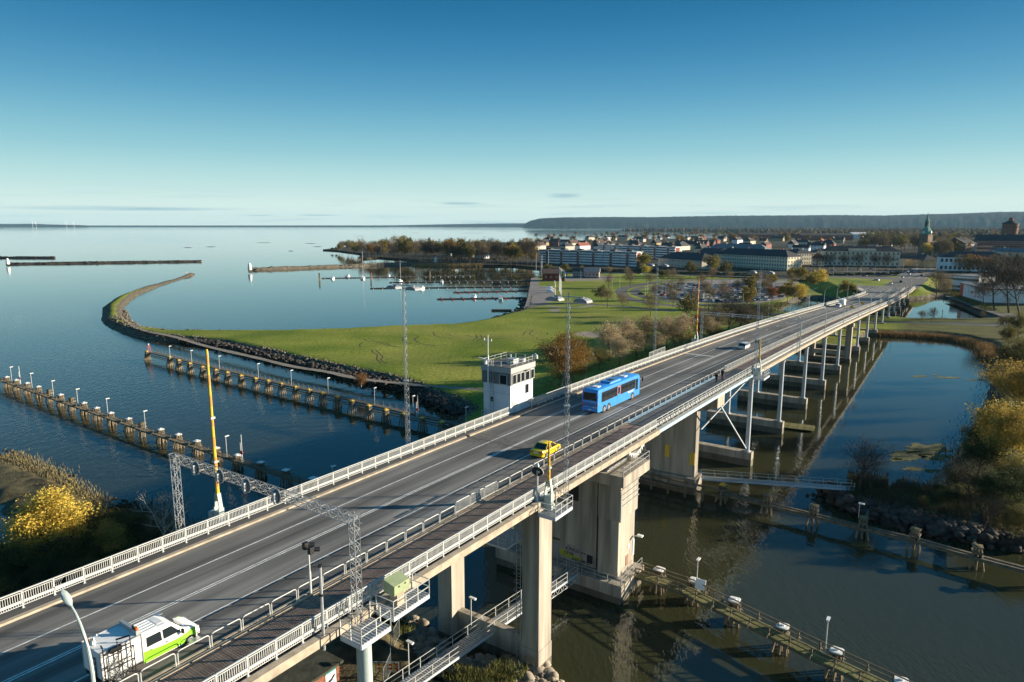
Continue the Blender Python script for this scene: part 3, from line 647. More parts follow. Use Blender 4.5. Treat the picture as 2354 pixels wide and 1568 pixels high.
def bent_panel():
    m = MB(); h = PITCH_R / 2 - .02
    m.span(-h, h, -.045, .045, 1.2, 1.27); m.span(-h, h, -.025, .025, 1.06, 1.11); m.span(-h, h, -.025, .025, .16, .2)
    for i in range(13):
        x = -h + (i + .7) * 2 * h / 13.4; k = .22 if i < 5 else .0
        m.tube([(x, 0, .2), (x - k * .7, .3 * k, .45), (x - k, .5 * k, .65), (x - k * .6, .3 * k, .9), (x, 0, 1.06)], .018, 4)
    m.span(-h, h, -.12, -.06, .36, .62); m.span(-h, h, -.15, -.12, .44, .54); return m.mesh('railing_panel', M['rail'])
bentp = bent_panel()
pr = baluster_panel(PITCH_R, True, M['rail'])
prb = MB(); h = PITCH_R / 2 - .02
prb.span(-h, h, -.045, .045, 1.2, 1.27); prb.span(-h, h, -.02, .02, .85, .9); prb.span(-h, h, -.02, .02, .25, .3)
for i in range(7): x = -h + (i + .5) * 2 * h / 7; prb.span(x - .012, x + .012, -.015, .015, .3, .85)
for x in (-h * .5, h * .5): prb.span(x - .22, x + .22, -.06, -.03, .4, .62)
prbm = prb.mesh('railing_panel', M['rail'])
po = MB(); po.span(-.045, .045, -.05, .05, -.02, 1.24); po.span(-.09, .09, -.1, .1, -.02, .02); pom = po.mesh('post', M['rail'])
rail_thing('bridge_railing', 'white baluster railing along the left side of the road', 10.7, 462, 51.3, PITCH_R, lambda s: bentp if 18.0 < s < 20.0 else pl, pom, .12, skip=((75.0, 80.9),))
rail_thing('bridge_railing', 'white baluster railing along the outer edge of the wooden footway', 13.0, 496, 32.5, PITCH_R, lambda s: prbm if 80 < s < 127 else pr, pom, .1)
# hoops between the road and the footway
hm = MB(); w2 = 1.0
hm.tube([(-w2, 0, -.05), (-w2, 0, .72), (-w2 + .06, 0, .83), (-w2 + .18, 0, .87), (w2 - .18, 0, .87), (w2 - .06, 0, .83), (w2, 0, .72), (w2, 0, -.05)], .035, 6)
hoopm = hm.mesh('hoop', M['rail'])
gm = MB(); gm.tube([(-w2, 0, -.05), (-w2, 0, 1.0), (-w2 + .08, 0, 1.1), (w2 - .08, 0, 1.1), (w2, 0, 1.0), (w2, 0, -.05)], .035, 6)
gm.bar((-w2, 0, .15), (w2, 0, .15), .04)
for i in range(11): x = -w2 + (i + 1) * 2 * w2 / 12; gm.bar((x, 0, .15), (x, 0, 1.1), .025)
hoopg = gm.mesh('railing_panel', M['rail'])
t = thing('hoop_railing', B(14.5, 36.6, zdeck(14.5)), BROT, label='low white hoop railing between the road and the footway', cat='railing', group='railings of the bridge')
s = 14.6; n_h = 0
while s < 480 and n_h < 300:
    g_ = 42.9 < s < 51 or 120 < s < 137
    dense = s > 137
    o = bpy.data.objects.new('railing_panel' if (g_ or dense) else 'hoop', hoopg if (g_ or dense) else hoopm); col.objects.link(o); o.parent = t
    o.location = (s + 1.05 - 14.5, 0, zdeck(s + 1.05) - zdeck(14.5) + .2); o.rotation_euler = (0, -slope(s + 1.05), 0)
    s += 2.15; n_h += 1
# taller screen beside the left railing
m = MB(); sc0, sc1 = 123.5, 131.5
t = thing('fence', B(sc0, 51.75, zdeck(sc0)), BROT, label='raised white mesh fence section behind the left railing', cat='fence')
for i in range(5):
    x = i * 2.0; m = MB(); m.span(x - .04, x + .04, -.04, .04, .1, 2.0); m.build('post', M['rail'], t)
for i in range(4):
    m = MB(); x = i * 2.0
    for zz in (1.2, 2.0): m.span(x + .04, x + 1.96, -.02, .02, zz - .03, zz + .03)
    for k in range(12): m.span(x + .1 + k * .16, x + .12 + k * .16, -.01, .01, 1.2, 2.0)
    m.build('mesh_panel', M['rail'], t)

# ------------------------------------------------------------------ lattice masts, gantries, lamps
def lattice(m, a, b, w, n, r=.021, rd=.01, tri=False):
    a, b = Vector(a), Vector(b); d = (b - a).normalized(); u = Vector((0, 0, 1)) if abs(d.z) < .9 else DV
    x = d.cross(u).normalized(); y = x.cross(d)
    offs = [(1, 0), (-.5, .87), (-.5, -.87)] if tri else [(-.7, -.7), (.7, -.7), (.7, .7), (-.7, .7)]
    offs = [x * o[0] * w * .7 + y * o[1] * w * .7 for o in offs]; k = len(offs)
    for o in offs: m.bar(a + o, b + o, r * 2)
    for i in range(n):
        p, q = a.lerp(b, i / n), a.lerp(b, (i + 1) / n)
        for j in range(k):
            o1, o2 = offs[j], offs[(j + 1) % k]
            if i % 2: o1, o2 = o2, o1
            m.bar(p + o1, q + o2, rd * 2)
        if i % 2 == 0:
            for j in range(k): m.bar(p + offs[j], p + offs[(j + 1) % k], rd * 2)
    return m
def local(p, q): return Vector(p) - Vector(q)
def shield_signal(parent, s, l, z, base):
    o = local(B(s, l, z), base); ex, ey = DV, NV
    m = MB(); pts = [(.72 * math.cos(a) if abs(math.cos(a)) < 1 else .72 * math.cos(a), .95 * math.sin(a)) for a in [k * math.pi / 9 for k in range(18)]]
    m.loft([[o + DV * dx + NV * py * .62 + Vector((0, 0, pz * .58)) for py, pz in pts] for dx in (-.03, .03)])
    sh = m.build('backing_board', mat('frosted_board', (.16, .165, .17), .7, var=.5, scale=3), parent)
    m = MB()
    m.loft([[o + DV * dx + NV * py * .62 * k_ + Vector((0, 0, pz * .58 * k_)) for py, pz in pts] for dx, k_ in ((-.036, 1.0), (-.04, .93))], cap=False); m.build('white_border', M['white'], sh)
    for zz in (.42, -.42):
        m = MB(); m.tube([o + DV * .03 + Vector((0, 0, zz * .5)), o + DV * .55 + Vector((0, 0, zz * .5 - .1))], .15, 10, cap=False); m.build('lamp_hood', M['black'], sh)
    m = MB(); m.box(o - DV * .2, (.3, .3, .6), BROT); m.bar(o - DV * .2 + Vector((0, 0, .3)), o - DV * .25 - Vector((0, 0, .5)), .1); m.build('lamp_housing', M['steel'], sh)
def gantry(s, z0, ztop, label, lr, ll=52.6, sigs=()):
    base = B(s, ll, z0); g = thing('signal_gantry', base, 0, label=label, cat='gantry', group='signal gantries over the road')
    m = MB(); lattice(m, (0, 0, 0), (0, 0, ztop - z0 + .3), .5, 16); m.build('leg', M['steel'], g)
    e = local(B(s, lr, zdeck(s) - .2), base); m = MB(); lattice(m, e, e + Vector((0, 0, ztop - zdeck(s) + .6)), .5, 14); m.build('leg', M['steel'], g)
    m = MB(); lattice(m, local(B(s, ll + .4, ztop), base), local(B(s, lr - .4, ztop), base), .55, 40); m.build('cross_beam', M['steel'], g)
    for l in sigs: shield_signal(g, s - .35, l, ztop, base)
    return g
g1 = gantry(28.4, 17.6, 26.35, 'white lattice signal gantry nearest the camera with four round hooded signals', 31.7, 52.6, (48.86, 45.7, 42.4, 39.0))
m = MB(); m.box((0.0, .3, 5.2), (.5, .1, .9)); bo = m.build('backing_board', M['black'], g1); bo.location = (-.5, .5, -2.2)
gantry(158.0, 15.0, 24.4, 'white lattice signal gantry far up the bridge near the silver car', 31.4, 53.2, (49.4, 46.0, 42.5, 39.4))
def mast(s, l, z0, z1, label, flood=True):
    base = B(s, l, z0); t = thing('lattice_mast', base, 0, label=label, cat='mast', group='tall floodlight masts beside the bridge')
    H = z1 - z0; m = MB(); lattice(m, (0, 0, 0), (0, 0, H * .5), .42, 22, .02, .009, True); lattice(m, (0, 0, H * .5), (0, 0, H), .32, 22, .018, .008, True); m.build('shaft', M['steel'], t)
    m = MB(); m.box((0, 0, H * .5), (.6, .6, .08)); m.build('joint_collar', M['steel'], t)
    m = MB(); m.bar(NV * -1.6 + Vector((0, 0, H + .1)), NV * 1.6 + Vector((0, 0, H + .1)), .1); m.bar((0, 0, H), (0, 0, H + .5), .1); m.build('head_bar', M['steel'], t)
    for k in (-1, 1):
        m = MB(); c = NV * (k * 1.5) + Vector((0, 0, H - .15)); ring = []
        for i in range(7): a = math.pi * i / 6; ring.append((math.cos(a) * .75, math.sin(a) * .42))
        m.loft([[c + DV * y + NV * px + Vector((0, 0, pz - .2)) for px, pz in ring] for y in (-.55, .55)]); fl = m.build('floodlight', mat('floodlight_grey', (.27, .28, .29), .5), t)
    return t
mast(56.4, 53.2, 16.5, 38.2, 'tall lattice floodlight mast standing left of the road against the lawn')
mast(55.4, 31.4, 17.5, 38.3, 'tall lattice floodlight mast beside the footway near the yellow car')
mast(129.6, 53.2, 16.0, 37.2, 'tall lattice floodlight mast in front of the bare trees')
mast(123.0, 31.4, 17.0, 37.0, 'tall lattice floodlight mast by the far end of the opening span')
def barrier_pole(s, l, z0, z1, label, far=False):
    base = B(s, l, z0); t = thing('road_barrier', base, BROT, label=label, cat='road barrier', group='raised barrier booms')
    H = z1 - z0; m = MB(); m.tube([(0, 0, 2.2), (0, 0, H)], .17, 8, .09); m.build('boom', M['yellow'] if not far else M['orange'], t)
    n = 14
    for i in range(n): 
        a = 2.6 + (H - 3) * i / n
        if i % 2: m = MB(); m.tube([(0, 0, a), (0, 0, a + (H - 3) / n)], .175 - .075 * i / n, 8, .172 - .075 * i / n); m.build('stripe', M['yellow'] if far else mat('faded_orange', (.62, .3, .06), .5), t)
    m = MB()
    for sy in (-1, 1): m.bar((0, .35 * sy, 0), (0, .35 * sy, 1.6), .12, .5); m.bar((0, .35 * sy, 1.6), (0, .14 * sy, 2.9), .1, .34)
    m.span(-.3, .3, -.5, .5, .0, .5); m.build('pedestal', M['palesteel'], t)
    m = MB(); m.span(-.4, .3, .55, 1.0, .1, 1.1); m.span(-.25, .25, -.3, .3, .5, 1.3); m.build('drive_box', M['palesteel'], t)
    for k in (.37, .62): m = MB(); m.box((0, 0, H * k), (.4, .4, .18)); m.build('clamp', M['steel'], t)
barrier_pole(32.1, 52.9, 19.1, 34.7, 'tall raised yellow and orange barrier boom left of the road near the gantry')
barrier_pole(153.6, 52.9, 17.6, 33.0, 'tall raised orange and yellow barrier boom far up the bridge', True)
barrier_pole(52.3, 31.5, 18.6, 25.1, 'short raised yellow barrier boom beside the footway near the yellow car')
barrier_pole(126.0, 31.5, 18.0, 24.6, 'short raised yellow barrier boom at the far end of the opening span')
def lamp_post(s, l, side, label, H=8.3, grp='lamp posts along the bridge'):
    base = B(s, l, zdeck(s) - .1); t = thing('street_lamp', base, 0, label=label, cat='street lamp', group=grp)
    d = NV * side; pts = [Vector((0, 0, 0)), Vector((0, 0, H * .62))] + [d * (2.3 * (1 - math.cos(a))) * .9 + Vector((0, 0, H * .62 + H * .36 * math.sin(a))) for a in [R(12 * k) for k in range(1, 7)]]
    m = MB(); m.tube(pts, .1, 8, .05); m.build('post', M['palesteel'], t, True)
    e = pts[-1]; dd = (pts[-1] - pts[-2]).normalized(); m = MB(); rings = []
    up = Vector((0, 0, 1)); sdv = dd.cross(up).normalized()
    for k, (w_, h_) in enumerate([(.06, .06), (.16, .12), (.2, .16), (.17, .13), (.05, .05)]):
        c = e + dd * (k * .24); rings.append([c + sdv * w_ * math.cos(a) + up * h_ * math.sin(a) for a in [i * math.pi / 4 for i in range(8)]])
    m.loft(rings); m.build('lamp_head', M['palesteel'], t, True)
    return t
lamp_post(12.6, 32.0, 1, 'curved grey street lamp nearest the camera beside the service van', 8.6)
for i in range(11): lamp_post(163.4 + 30 * i, 32.1, 1, 'curved lamp post on the right side of the bridge, %s after the far signal gantry' % ORD[i])
for i in range(6): lamp_post(246 + 30.6 * i, 52.2, -1, 'curved lamp post behind the left railing, %s on that side' % ORD[i])
# triangular warning signs, far along the right railing
for s, k in ((262, 'farther'), (238, 'nearer')):
    base = B(s, 32.2, zdeck(s)); t = thing('warning_sign', base, BROT, label='yellow triangular warning sign on a pole by the right railing, the %s of two' % k, cat='road sign')
    m = MB(); m.tube([(0, 0, 0), (0, 0, 4.2)], .05, 6); m.build('pole', M['steel'], t)
    f = -1 if k == 'farther' else 1
    m = MB(); tri = lambda q: [(x, q * .75 * math.sin(a) , 4.6 + f * q * .75 * math.cos(a)) for x in (-.03,) for a in (0, R(120), R(240))]
    m.loft([[(x, p[1], p[2]) for p in tri(1.15)] for x in (-.03, .03)]); b_ = m.build('border', M['red'], t)
    m = MB(); m.loft([[(x, p[1], p[2]) for p in tri(.85)] for x in (-.04, -.03)]); m.build('face', M['yellow'], b_)
# signal post and steel pole beside the footway, round-headed pedestrian signal
base = B(28.6, 36.6, zdeck(28) + .2); t = thing('traffic_signal', base, BROT, label='black twin traffic signal heads on a thin pole by the hoop railing', cat='traffic signal')
m = MB(); m.tube([(0, 0, 0), (0, 0, 1.6)], .09, 8); m.tube([(0, 0, 1.6), (0, 0, 3.1)], .06, 8); m.build('pole', M['rail'], t)
for dy, dz in ((.3, 3.45), (-.25, 3.25)):
    m = MB(); m.box((0, dy, dz), (.35, .3, .5)); m.build('signal_head', M['black'], t)
    m = MB(); m.tube([(.17, dy, dz), (.55, dy - .25, dz - .05)], .17, 8, cap=False); m.build('hood', M['black'], t)
base = B(25.8, 32.0, zdeck(25) - .9); t = thing('steel_pole', base, 0, label='thick grey pole bracketed outside the footway railing', cat='pole')
m = MB(); m.tube([(0, 0, 0), (0, 0, 5.7)], .1, 8); m.build('shaft', M['steel'], t); m = MB(); m.tube([(0, 0, 3.7), (0, 0, 3.85)], .14, 8); m.tube([(0, 0, 5.65), (0, 0, 5.8)], .13, 8); m.build('collar', M['black'], t)
base = B(51.4, 32.2, zdeck(51)); t = thing('traffic_signal', base, BROT, label='black oval signal board on a post by the short yellow boom', cat='traffic signal')
m = MB(); m.tube([(0, 0, 0), (0, 0, 3.2)], .08, 8); m.build('pole', M['rail'], t)
m = MB(); pts = [(.62 * math.cos(a), .42 * math.sin(a)) for a in [k * math.pi / 8 for k in range(16)]]; m.loft([[(x, y, z_ + 3.1) for y, z_ in pts] for x in (-.06, .06)]); sb = m.build('backing_board', M['black'], t)
m = MB(); m.loft([[(x, y * 1.08, z_ * 1.08 + 3.1) for y, z_ in pts] for x in (-.03, .03)]); m.build('border', M['rail'], sb)
m = MB(); m.tube([(-.1, -.2, 3.1), (-.06, -.2, 3.1)], .1, 10); m.build('lens', M['lampglass'], sb)
m = MB(); m.tube([(0, 0, 3.6), (0, 0, 3.9)], .2, 10, .1); m.build('dome', M['steel'], t)
base = B(143.5, 36.6, zdeck(143)); t = thing('traffic_signal', base, BROT, label='distant traffic signal by the footway ahead of the silver car', cat='traffic signal')
m = MB(); m.tube([(0, 0, 0), (0, 0, 3.0)], .08, 6); m.build('pole', M['rail'], t); m = MB(); m.box((0, .2, 3.3), (.4, .35, .6)); m.box((0, -.3, 3.2), (.4, .35, .6)); m.build('signal_head', M['black'], t)

# service platforms hung outside the footway
def platform(s0, s1, l0, l1, z, label, box=False):
    t = thing('service_platform', B(s0, l1, z), BROT, label=label, cat='platform', group='service platforms outside the footway')
    L, W_ = s1 - s0, l1 - l0; m = MB(); m.span(0, L, -W_, 0, -.12, -.04)
    for i in range(int(L / .25) + 1): m.span(i * .25, i * .25 + .1, -W_, 0, -.04, 0)
    m.build('grating', M['steel'], t)
    m = MB()
    for a, b_ in (((0, -W_), (L, -W_)), ((0, -W_), (0, 0)), ((L, -W_), (L, 0))): m.bar((*a, -.2), (*b_, -.2), .08, .3)
    m.build('edge_frame', M['colsteel'], t)
    railing3('guard_rail', [(0, 0, 0), (0, -W_, 0), (L, -W_, 0), (L, 0, 0)], M['rail'], t, 1.1, 1.2, .05)
    return t
pf = platform(27.0, 29.6, 29.9, 31.8, 18.9, 'grey grated service platform at the foot of the near signal gantry')
pf = platform(30.2, 33.8, 30.2, 31.8, 19.1, 'grated platform carrying a pale green cabinet')
t = thing('control_cabinet', B(31.6, 31.2, 19.1), BROT, label='pale green sloping steel cabinet on a concrete block', cat='cabinet')
m = MB(); m.span(-.35, .35, -.35, .35, 0, 1.0); m.build('plinth', M['kerb'], t)
m = MB(); m.loft([[(-.75, y, 1.0) for y in (-.5, .5)][::1] + [(-.75, .5, 1.95), (-.75, -.5, 1.7)], [(.75, -.5, 1.0), (.75, .5, 1.0), (.75, .5, 1.95), (.75, -.5, 1.7)]]); c = m.build('housing', M['palegreen'], t)
m = MB()
for x in (-.3, .3): m.span(x - .05, x + .05, -.54, -.5, 1.5, 1.6)
m.build('latch', M['black'], c)
platform(51.0, 54.2, 30.0, 31.8, 18.5, 'grated platform around the short yellow barrier boom')
platform(123.5, 127.5, 29.9, 31.8, 17.9, 'service platform at the far end of the opening span', True)
# round steel columns carrying the near platform, and one further back
for s, l, z1, lb in ((28.2, 31.0, 18.6, 'thick round pale green column under the near platform'), (21.0, 33.4, 18.4, 'round pale green column under the deck beside the brick hut')):
    t = thing('round_column', B(s, l, -1), 0, label=lb, cat='column'); m = MB(); m.tube([(0, 0, 0), (0, 0, z1 + 1)], .5, 20); m.build('shaft', M['palesteel'], t, True)
    m = MB(); m.box((0, 0, z1 + 1), (1.6, 1.3, .2), BROT); m.build('head_plate', M['palesteel'], t)
# inspection ladder on the near concrete column
t = thing('ladder', B(53.0, 35.3, 1.0), BROT, label='caged inspection ladder up the near concrete column', cat='ladder')
m = MB()
for y in (-.25, .25): m.bar((-.1, y, 0), (-.1, y, 16.5), .05)
for i in range(40): m.bar((-.1, -.25, .4 + i * .4), (-.1, .25, .4 + i * .4), .03)
m.build('ladder_frame', M['steel'], t); m = MB()
for i in range(16): m.tube([(-.1 - .6 * math.sin(a), .38 * math.cos(a), 2.5 + i * .9) for a in [R(0 + 30 * k) for k in range(7)]], .02, 4)
m.build('cage', M['steel'], t)

# ------------------------------------------------------------------ control tower on the bridge edge
ct = thing('control_tower', B(75.4, 51.7, 0), BROT, label='white bridge keeper tower with grey upper storey beside the road', cat='tower')
# local: x along s 0..6, y along l 0..4.7
m = MB(); m.mi(0); m.span(0, 5.7, 0, 4.6, -1, 23.2); m.build('shaft', M['towerwhite'], ct)
m = MB(); m.span(-.12, 5.95, -.14, 4.8, 23.2, 25.6); up = m.build('upper_storey', M['towergrey'], ct)
m = MB()
for i in range(19): m.span(-.15, -.12, -.1 + i * .26, 0.0 + i * .26, 23.2, 25.6)
m.build('cladding_ribs', M['towergrey'], up, kind='stuff')
m = MB(); m.span(-.2, 6.05, -.22, 4.9, 24.9, 25.65); m.build('fascia', mat('fascia_grey', (.36, .37, .36), .6), ct)
m = MB(); m.span(-.2, 6.05, -.22, 4.9, 25.65, 25.72); m.build('roof', mat('roof_felt', (.12, .12, .11), .9, var=.3, scale=1), ct)
wz0, wz1 = 22.5, 24.6
win_me = MB(); win_me.span(-.4, .4, -.03, .03, 0, 1.25); pane_me = win_me.mesh('window', M['glass'])
fr = MB()
for x0, x1, z0, z1 in ((-.46, .46, -.06, 0), (-.46, .46, 1.25, 1.31), (-.46, -.4, 0, 1.25), (.4, .46, 0, 1.25)): fr.span(x0, x1, -.05, .05, z0, z1)
frame_me = fr.mesh('frame', M['rail'])
def tower_window(x, y, z, rz, sc=(1, 1, 1)):
    o = link('window', pane_me, ct); o.location = (x, y, z); o.rotation_euler = (0, 0, rz); o.scale = sc; link('frame', frame_me, o)
for x in (.7, 1.75, 2.8, 5.3): tower_window(x, -.16, 23.35, 0)
tower_window(4.0, -.16, 23.35, 0, (1.2, 1, .95)); tower_window(4.1, -.02, 21.4, 0, (1, 1, 1.0)); tower_window(-.14, 1.1, 23.3, R(90), (1.4, 1, 1)); tower_window(-.02, 2.2, 17.6, R(90), (.7, 1, 1.3)); tower_window(-.14, 3.0, 20.6, R(90), (.6, 1, .5))
m = MB(); m.add([(3.55, -.2, 24.6), (4.5, -.2, 24.6), (4.5, -.95, 25.0), (3.55, -.95, 25.0), (3.55, -.2, 24.65), (4.5, -.2, 24.65), (4.5, -.95, 25.05), (3.55, -.95, 25.05)], [(0, 1, 2, 3), (4, 5, 6, 7), (0, 1, 5, 4), (1, 2, 6, 5), (2, 3, 7, 6), (3, 0, 4, 7)]); m.build('open_shutter', M['white'], ct)
m = MB(); m.span(.5, 1.1, -.05, 0, 20.2, 20.8); m.build('vent', M['steel'], ct)
m = MB(); m.span(1.4, 2.4, -.04, 0, 18.9, 21.0); m.build('door', M['white'], ct)
m = MB(); m.span(-.03, 0, 0, 4.6, 21.9, 21.95); m.span(-.03, 0, 0, 4.6, 19.2, 19.24); m.build('joint_strip', M['steel'], ct)
m = MB()
for y in (2.75, 3.25): m.bar((-.25, y, 17.5), (-.25, y, 26.6), .05)
for i in range(22): m.bar((-.25, 2.75, 17.7 + i * .4), (-.25, 3.25, 17.7 + i * .4), .03)
for i in range(7): m.tube([(-.25 - .6 * math.sin(a), 3 + .35 * math.cos(a), 20 + i * .9) for a in [R(30 * k) for k in range(7)]], .02, 4)
m.build('ladder', M['steel'], ct)
railing3('roof_rail', [(-.1, 4.7, 25.7), (-.1, -.1, 25.7), (5.9, -.1, 25.7), (5.9, 4.7, 25.7), (-.1, 4.7, 25.7)], M['steel'], ct, .8, 1.5, .04)
m = MB(); m.tube([(-.4, 3.5, 23.2), (-.4, 3.5, 27.2)], .1, 8); m.tube([(-.4, 3.5, 27.2), (-.4, 3.5, 30.0)], .06, 8); m.bar((-.4, 2.9, 29.2), (-.4, 4.1, 29.2), .06)
for y in (2.9, 4.1): m.bar((-.4, y, 29.2), (-.4, y, 29.5), .07)
m.build('weather_mast', M['white'], ct)
m = MB(); m.bar((.2, 3.6, 26.3), (.2, 5.6, 26.5), .16); m.tube([(.2, 4.4, 25.7), (.2, 4.4, 26.4)], .25, 8); m.build('radar', M['white'], ct)
m = MB(); m.span(2.2, 3.6, 1.0, 2.2, 25.7, 26.4); m.span(4.2, 4.8, .6, 1.4, 25.7, 26.2); m.tube([(4.4, 3, 25.7), (4.4, 3, 26.6)], .15, 8); m.build('roof_unit', M['steel'], ct)
m = MB(); m.tube([(5.9, .2, 25.6), (5.9, .2, 26.6), (5.9, -.3, 26.8), (5.9, -.5, 26.6)], .06, 6); m.tube([(5.9, -.5, 26.6), (5.9, -.5, 26.1)], .17, 8, .2); m.build('siren', M['white'], ct)
railing3('landing_rail', [(-.05, 4.2, 18.2), (-1.1, 4.2, 18.2), (-1.1, 1.6, 18.2), (-.05, 1.6, 18.2)], M['steel'], ct, 1.1, 1.0, .045)
m = MB(); m.span(-1.15, 0, 1.55, 4.25, 18.1, 18.2); m.build('landing', M['steel'], ct)

# ------------------------------------------------------------------ timber guide walls and pile dolphins
def dolphin_meshes(capmat, tall=False, n=9, H=2.75, cap='white'):
    P_ = []
    m = MB(); m.mi(0)
    top = [(x * .36, y * .36) for x in (-1, 0, 1) for y in (-1, 0, 1)][:n]
    for x, y in top:
        j = random.uniform(.85, 1.2); k = 2.1 * j
        m.tube([(x * k * 1.2, y * k * 1.2, -1.2), (x * .9, y * .9, H)], .155, 6, .13)
    P_.append(('pile_cluster', m.mesh('pile_cluster', M['pile'])))
    m = MB(); m.span(-.62, .62, -.62, .62, H - .9, H - .62); m.span(-.62, .62, -.62, .62, H - .1, H + .06); P_.append(('waling', m.mesh('waling', M['wood'])))
    m = MB()
    if cap == 'white':
        w = .6; ring = lambda k, z: [(w * k * cx, w * k * cy, z) for cx, cy in ((-1, -.7), (-.7, -1), (.7, -1), (1, -.7), (1, .7), (.7, 1), (-.7, 1), (-1, .7))]
        m.loft([ring(1, H + .06), ring(1.05, H + .15), ring(.9, H + .18)]); m.tube([(0, 0, H + .18), (0, 0, H + .34)], .2, 10)
        P_.append(('cap', m.mesh('cap', M['white'])))
    elif cap == 'yellow':
        m.span(-.5, .5, -.5, .5, H + .06, H + .14); m.tube([(0, 0, H + .14), (0, 0, H + .36)], .2, 8, .3); P_.append(('cap', m.mesh('cap', M['yellow'])))
    else:
        m.lathe([(.45, H), (.5, H + .1), (.3, H + .16)], 8); P_.append(('cap', m.mesh('cap', M['moss'])))
    return P_
DW, DY = dolphin_meshes(M['white']), dolphin_meshes(M['yellow'], cap='yellow')
DM = dolphin_meshes(None, n=5, cap='moss', H=3.0)
def dolphin(s, l, ms, label, group):
    t = thing('pile_dolphin', B(s, l, 0), BROT + random.uniform(-.15, .15), label=label, cat='dolphin', group=group)
    for n_, me in ms: link(n_, me, t)
def walkway(name, p0, p1, z, w, label, mt, rails=True, railside=1, braces=True, beams=0, cat='jetty'):
    p0, p1 = Vector(p0), Vector(p1); d = p1 - p0; L = d.length; rz = math.atan2(d.y, d.x)
    t = thing(name, (p0.x, p0.y, z), rz, label=label, cat=cat, group='timber guide walls of the channel' if cat == 'guide wall' else None)
    pmb = MB(); pmb.span(0, .3, -w / 2, w / 2, -.06, 0); pme = pmb.mesh('plank', mt)
    m = MB(); m.span(0, L, -w / 2 + .05, -w / 2 + .3, -.35, -.06); m.span(0, L, w / 2 - .3, w / 2 - .05, -.35, -.06); m.build('stringer', M['wood'], t)
    m = MB(); n = int(L / .34)
    for i in range(n): m.span(i * L / n, i * L / n + .3, -w / 2, w / 2, -.06, random.uniform(0, .02))
    m.build('planking', mt, t, kind='stuff')
    if rails:
      for rsd in ((railside, -railside) if mt is M['moss'] else (railside,)):
        m = MB(); yr = rsd * (w / 2 - .05); k = max(1, int(L / 2.2)); th = 1.5 if mt is M['moss'] else 1
        for i in range(k + 1):
            x = L * i / k; m.bar((x, yr, 0), (x, yr, 1.05), .08 * th)
            if braces: m.bar((x, yr + rsd * .02, .45), (x, yr + rsd * .55, -.1), .05 * th)
        m.bar((0, yr, 1.05), (L, yr, 1.05), .07 * th); m.bar((0, yr, .55), (L, yr, .55), .06 * th); m.build('hand_rail', M['wood'], t)
    for k in range(beams):
        m = MB(); y = -railside * (w / 2 + .25 + .0 * k); m.span(0, L, y - .12, y + .12, -.75 - k * .5, -.55 - k * .5); m.build('fender_beam', M['wood'], t)
    return t
# left of the bridge: near wall (white caps), far wall along the lawn (yellow caps)
lw = [(73.9, 222.9), (73.8, 216.4), (73.9, 209.7), (73.8, 202.5), (73.5, 195.1), (73.1, 188.1), (72.8, 181.2), (72.6, 174.6), (72.1, 167.3), (71.8, 160), (71.7, 152), (71.4, 145.5), (71.4, 138.3), (71.5, 131.9), (71.2, 124.7), (70.8, 117.6), (70.6, 110.6), (70.6, 103.6), (70.7, 96.6), (70.8, 89.6), (70.9, 82.6), (71, 75.6), (71, 68.6), (71, 61.6)]
for i, (s, l) in enumerate(lw): dolphin(s + .9, l, DW if i not in (4, 6, 11) else DM, 'timber pile dolphin on the near left guide wall, %s from the open water' % ORD[i], 'dolphins of the near left guide wall')
walkway('guide_wall', B(73.9, 232), B(71.4, 145), 2.2, 1.3, 'dark timber walkway of the near left guide wall, outer half', M['wood'], True, -1, True, 1, 'guide wall')
walkway('guide_wall', B(71.4, 145), B(70.6, 60), 2.2, 1.3, 'dark timber walkway of the near left guide wall, half nearer the bridge', M['wood'], True, -1, True, 1, 'guide wall')
fw = [(117.8, 229.5), (116.8, 213.8), (115.5, 206.3), (114.7, 198.8), (113.9, 190.6), (113.6, 183.3), (113.5, 177.4), (113.2, 170.4), (113.2, 163.8), (113.4, 158.4), (113.2, 152.4), (113, 146.3), (112.8, 140.7), (112.6, 135.3), (112.1, 129.2), (111.3, 123.1), (110.4, 116.4), (110, 110.4), (110, 104.8), (109.7, 98.9), (109.7, 93.2), (109.5, 87), (109.3, 80.5), (109.2, 74)]
for i, (s, l) in enumerate(fw): dolphin(s, l, DY, 'timber pile dolphin on the guide wall beside the lawn, %s from the open water' % ORD[i], 'dolphins of the guide wall beside the lawn')
walkway('guide_wall', B(119.3, 230), B(114.4, 150), 2.4, 1.6, 'grey timber walkway along the lawn shore, outer half', mat('grey_deck', (.12, .11, .09), .9, var=.3, scale=1), True, 1, True, 2, 'guide wall')
walkway('guide_wall', B(114.4, 150), B(110.4, 64), 2.4, 1.6, 'grey timber walkway along the lawn shore, half nearer the bridge', mat('grey_deck', (.12, .11, .09)), True, 1, True, 2, 'guide wall')
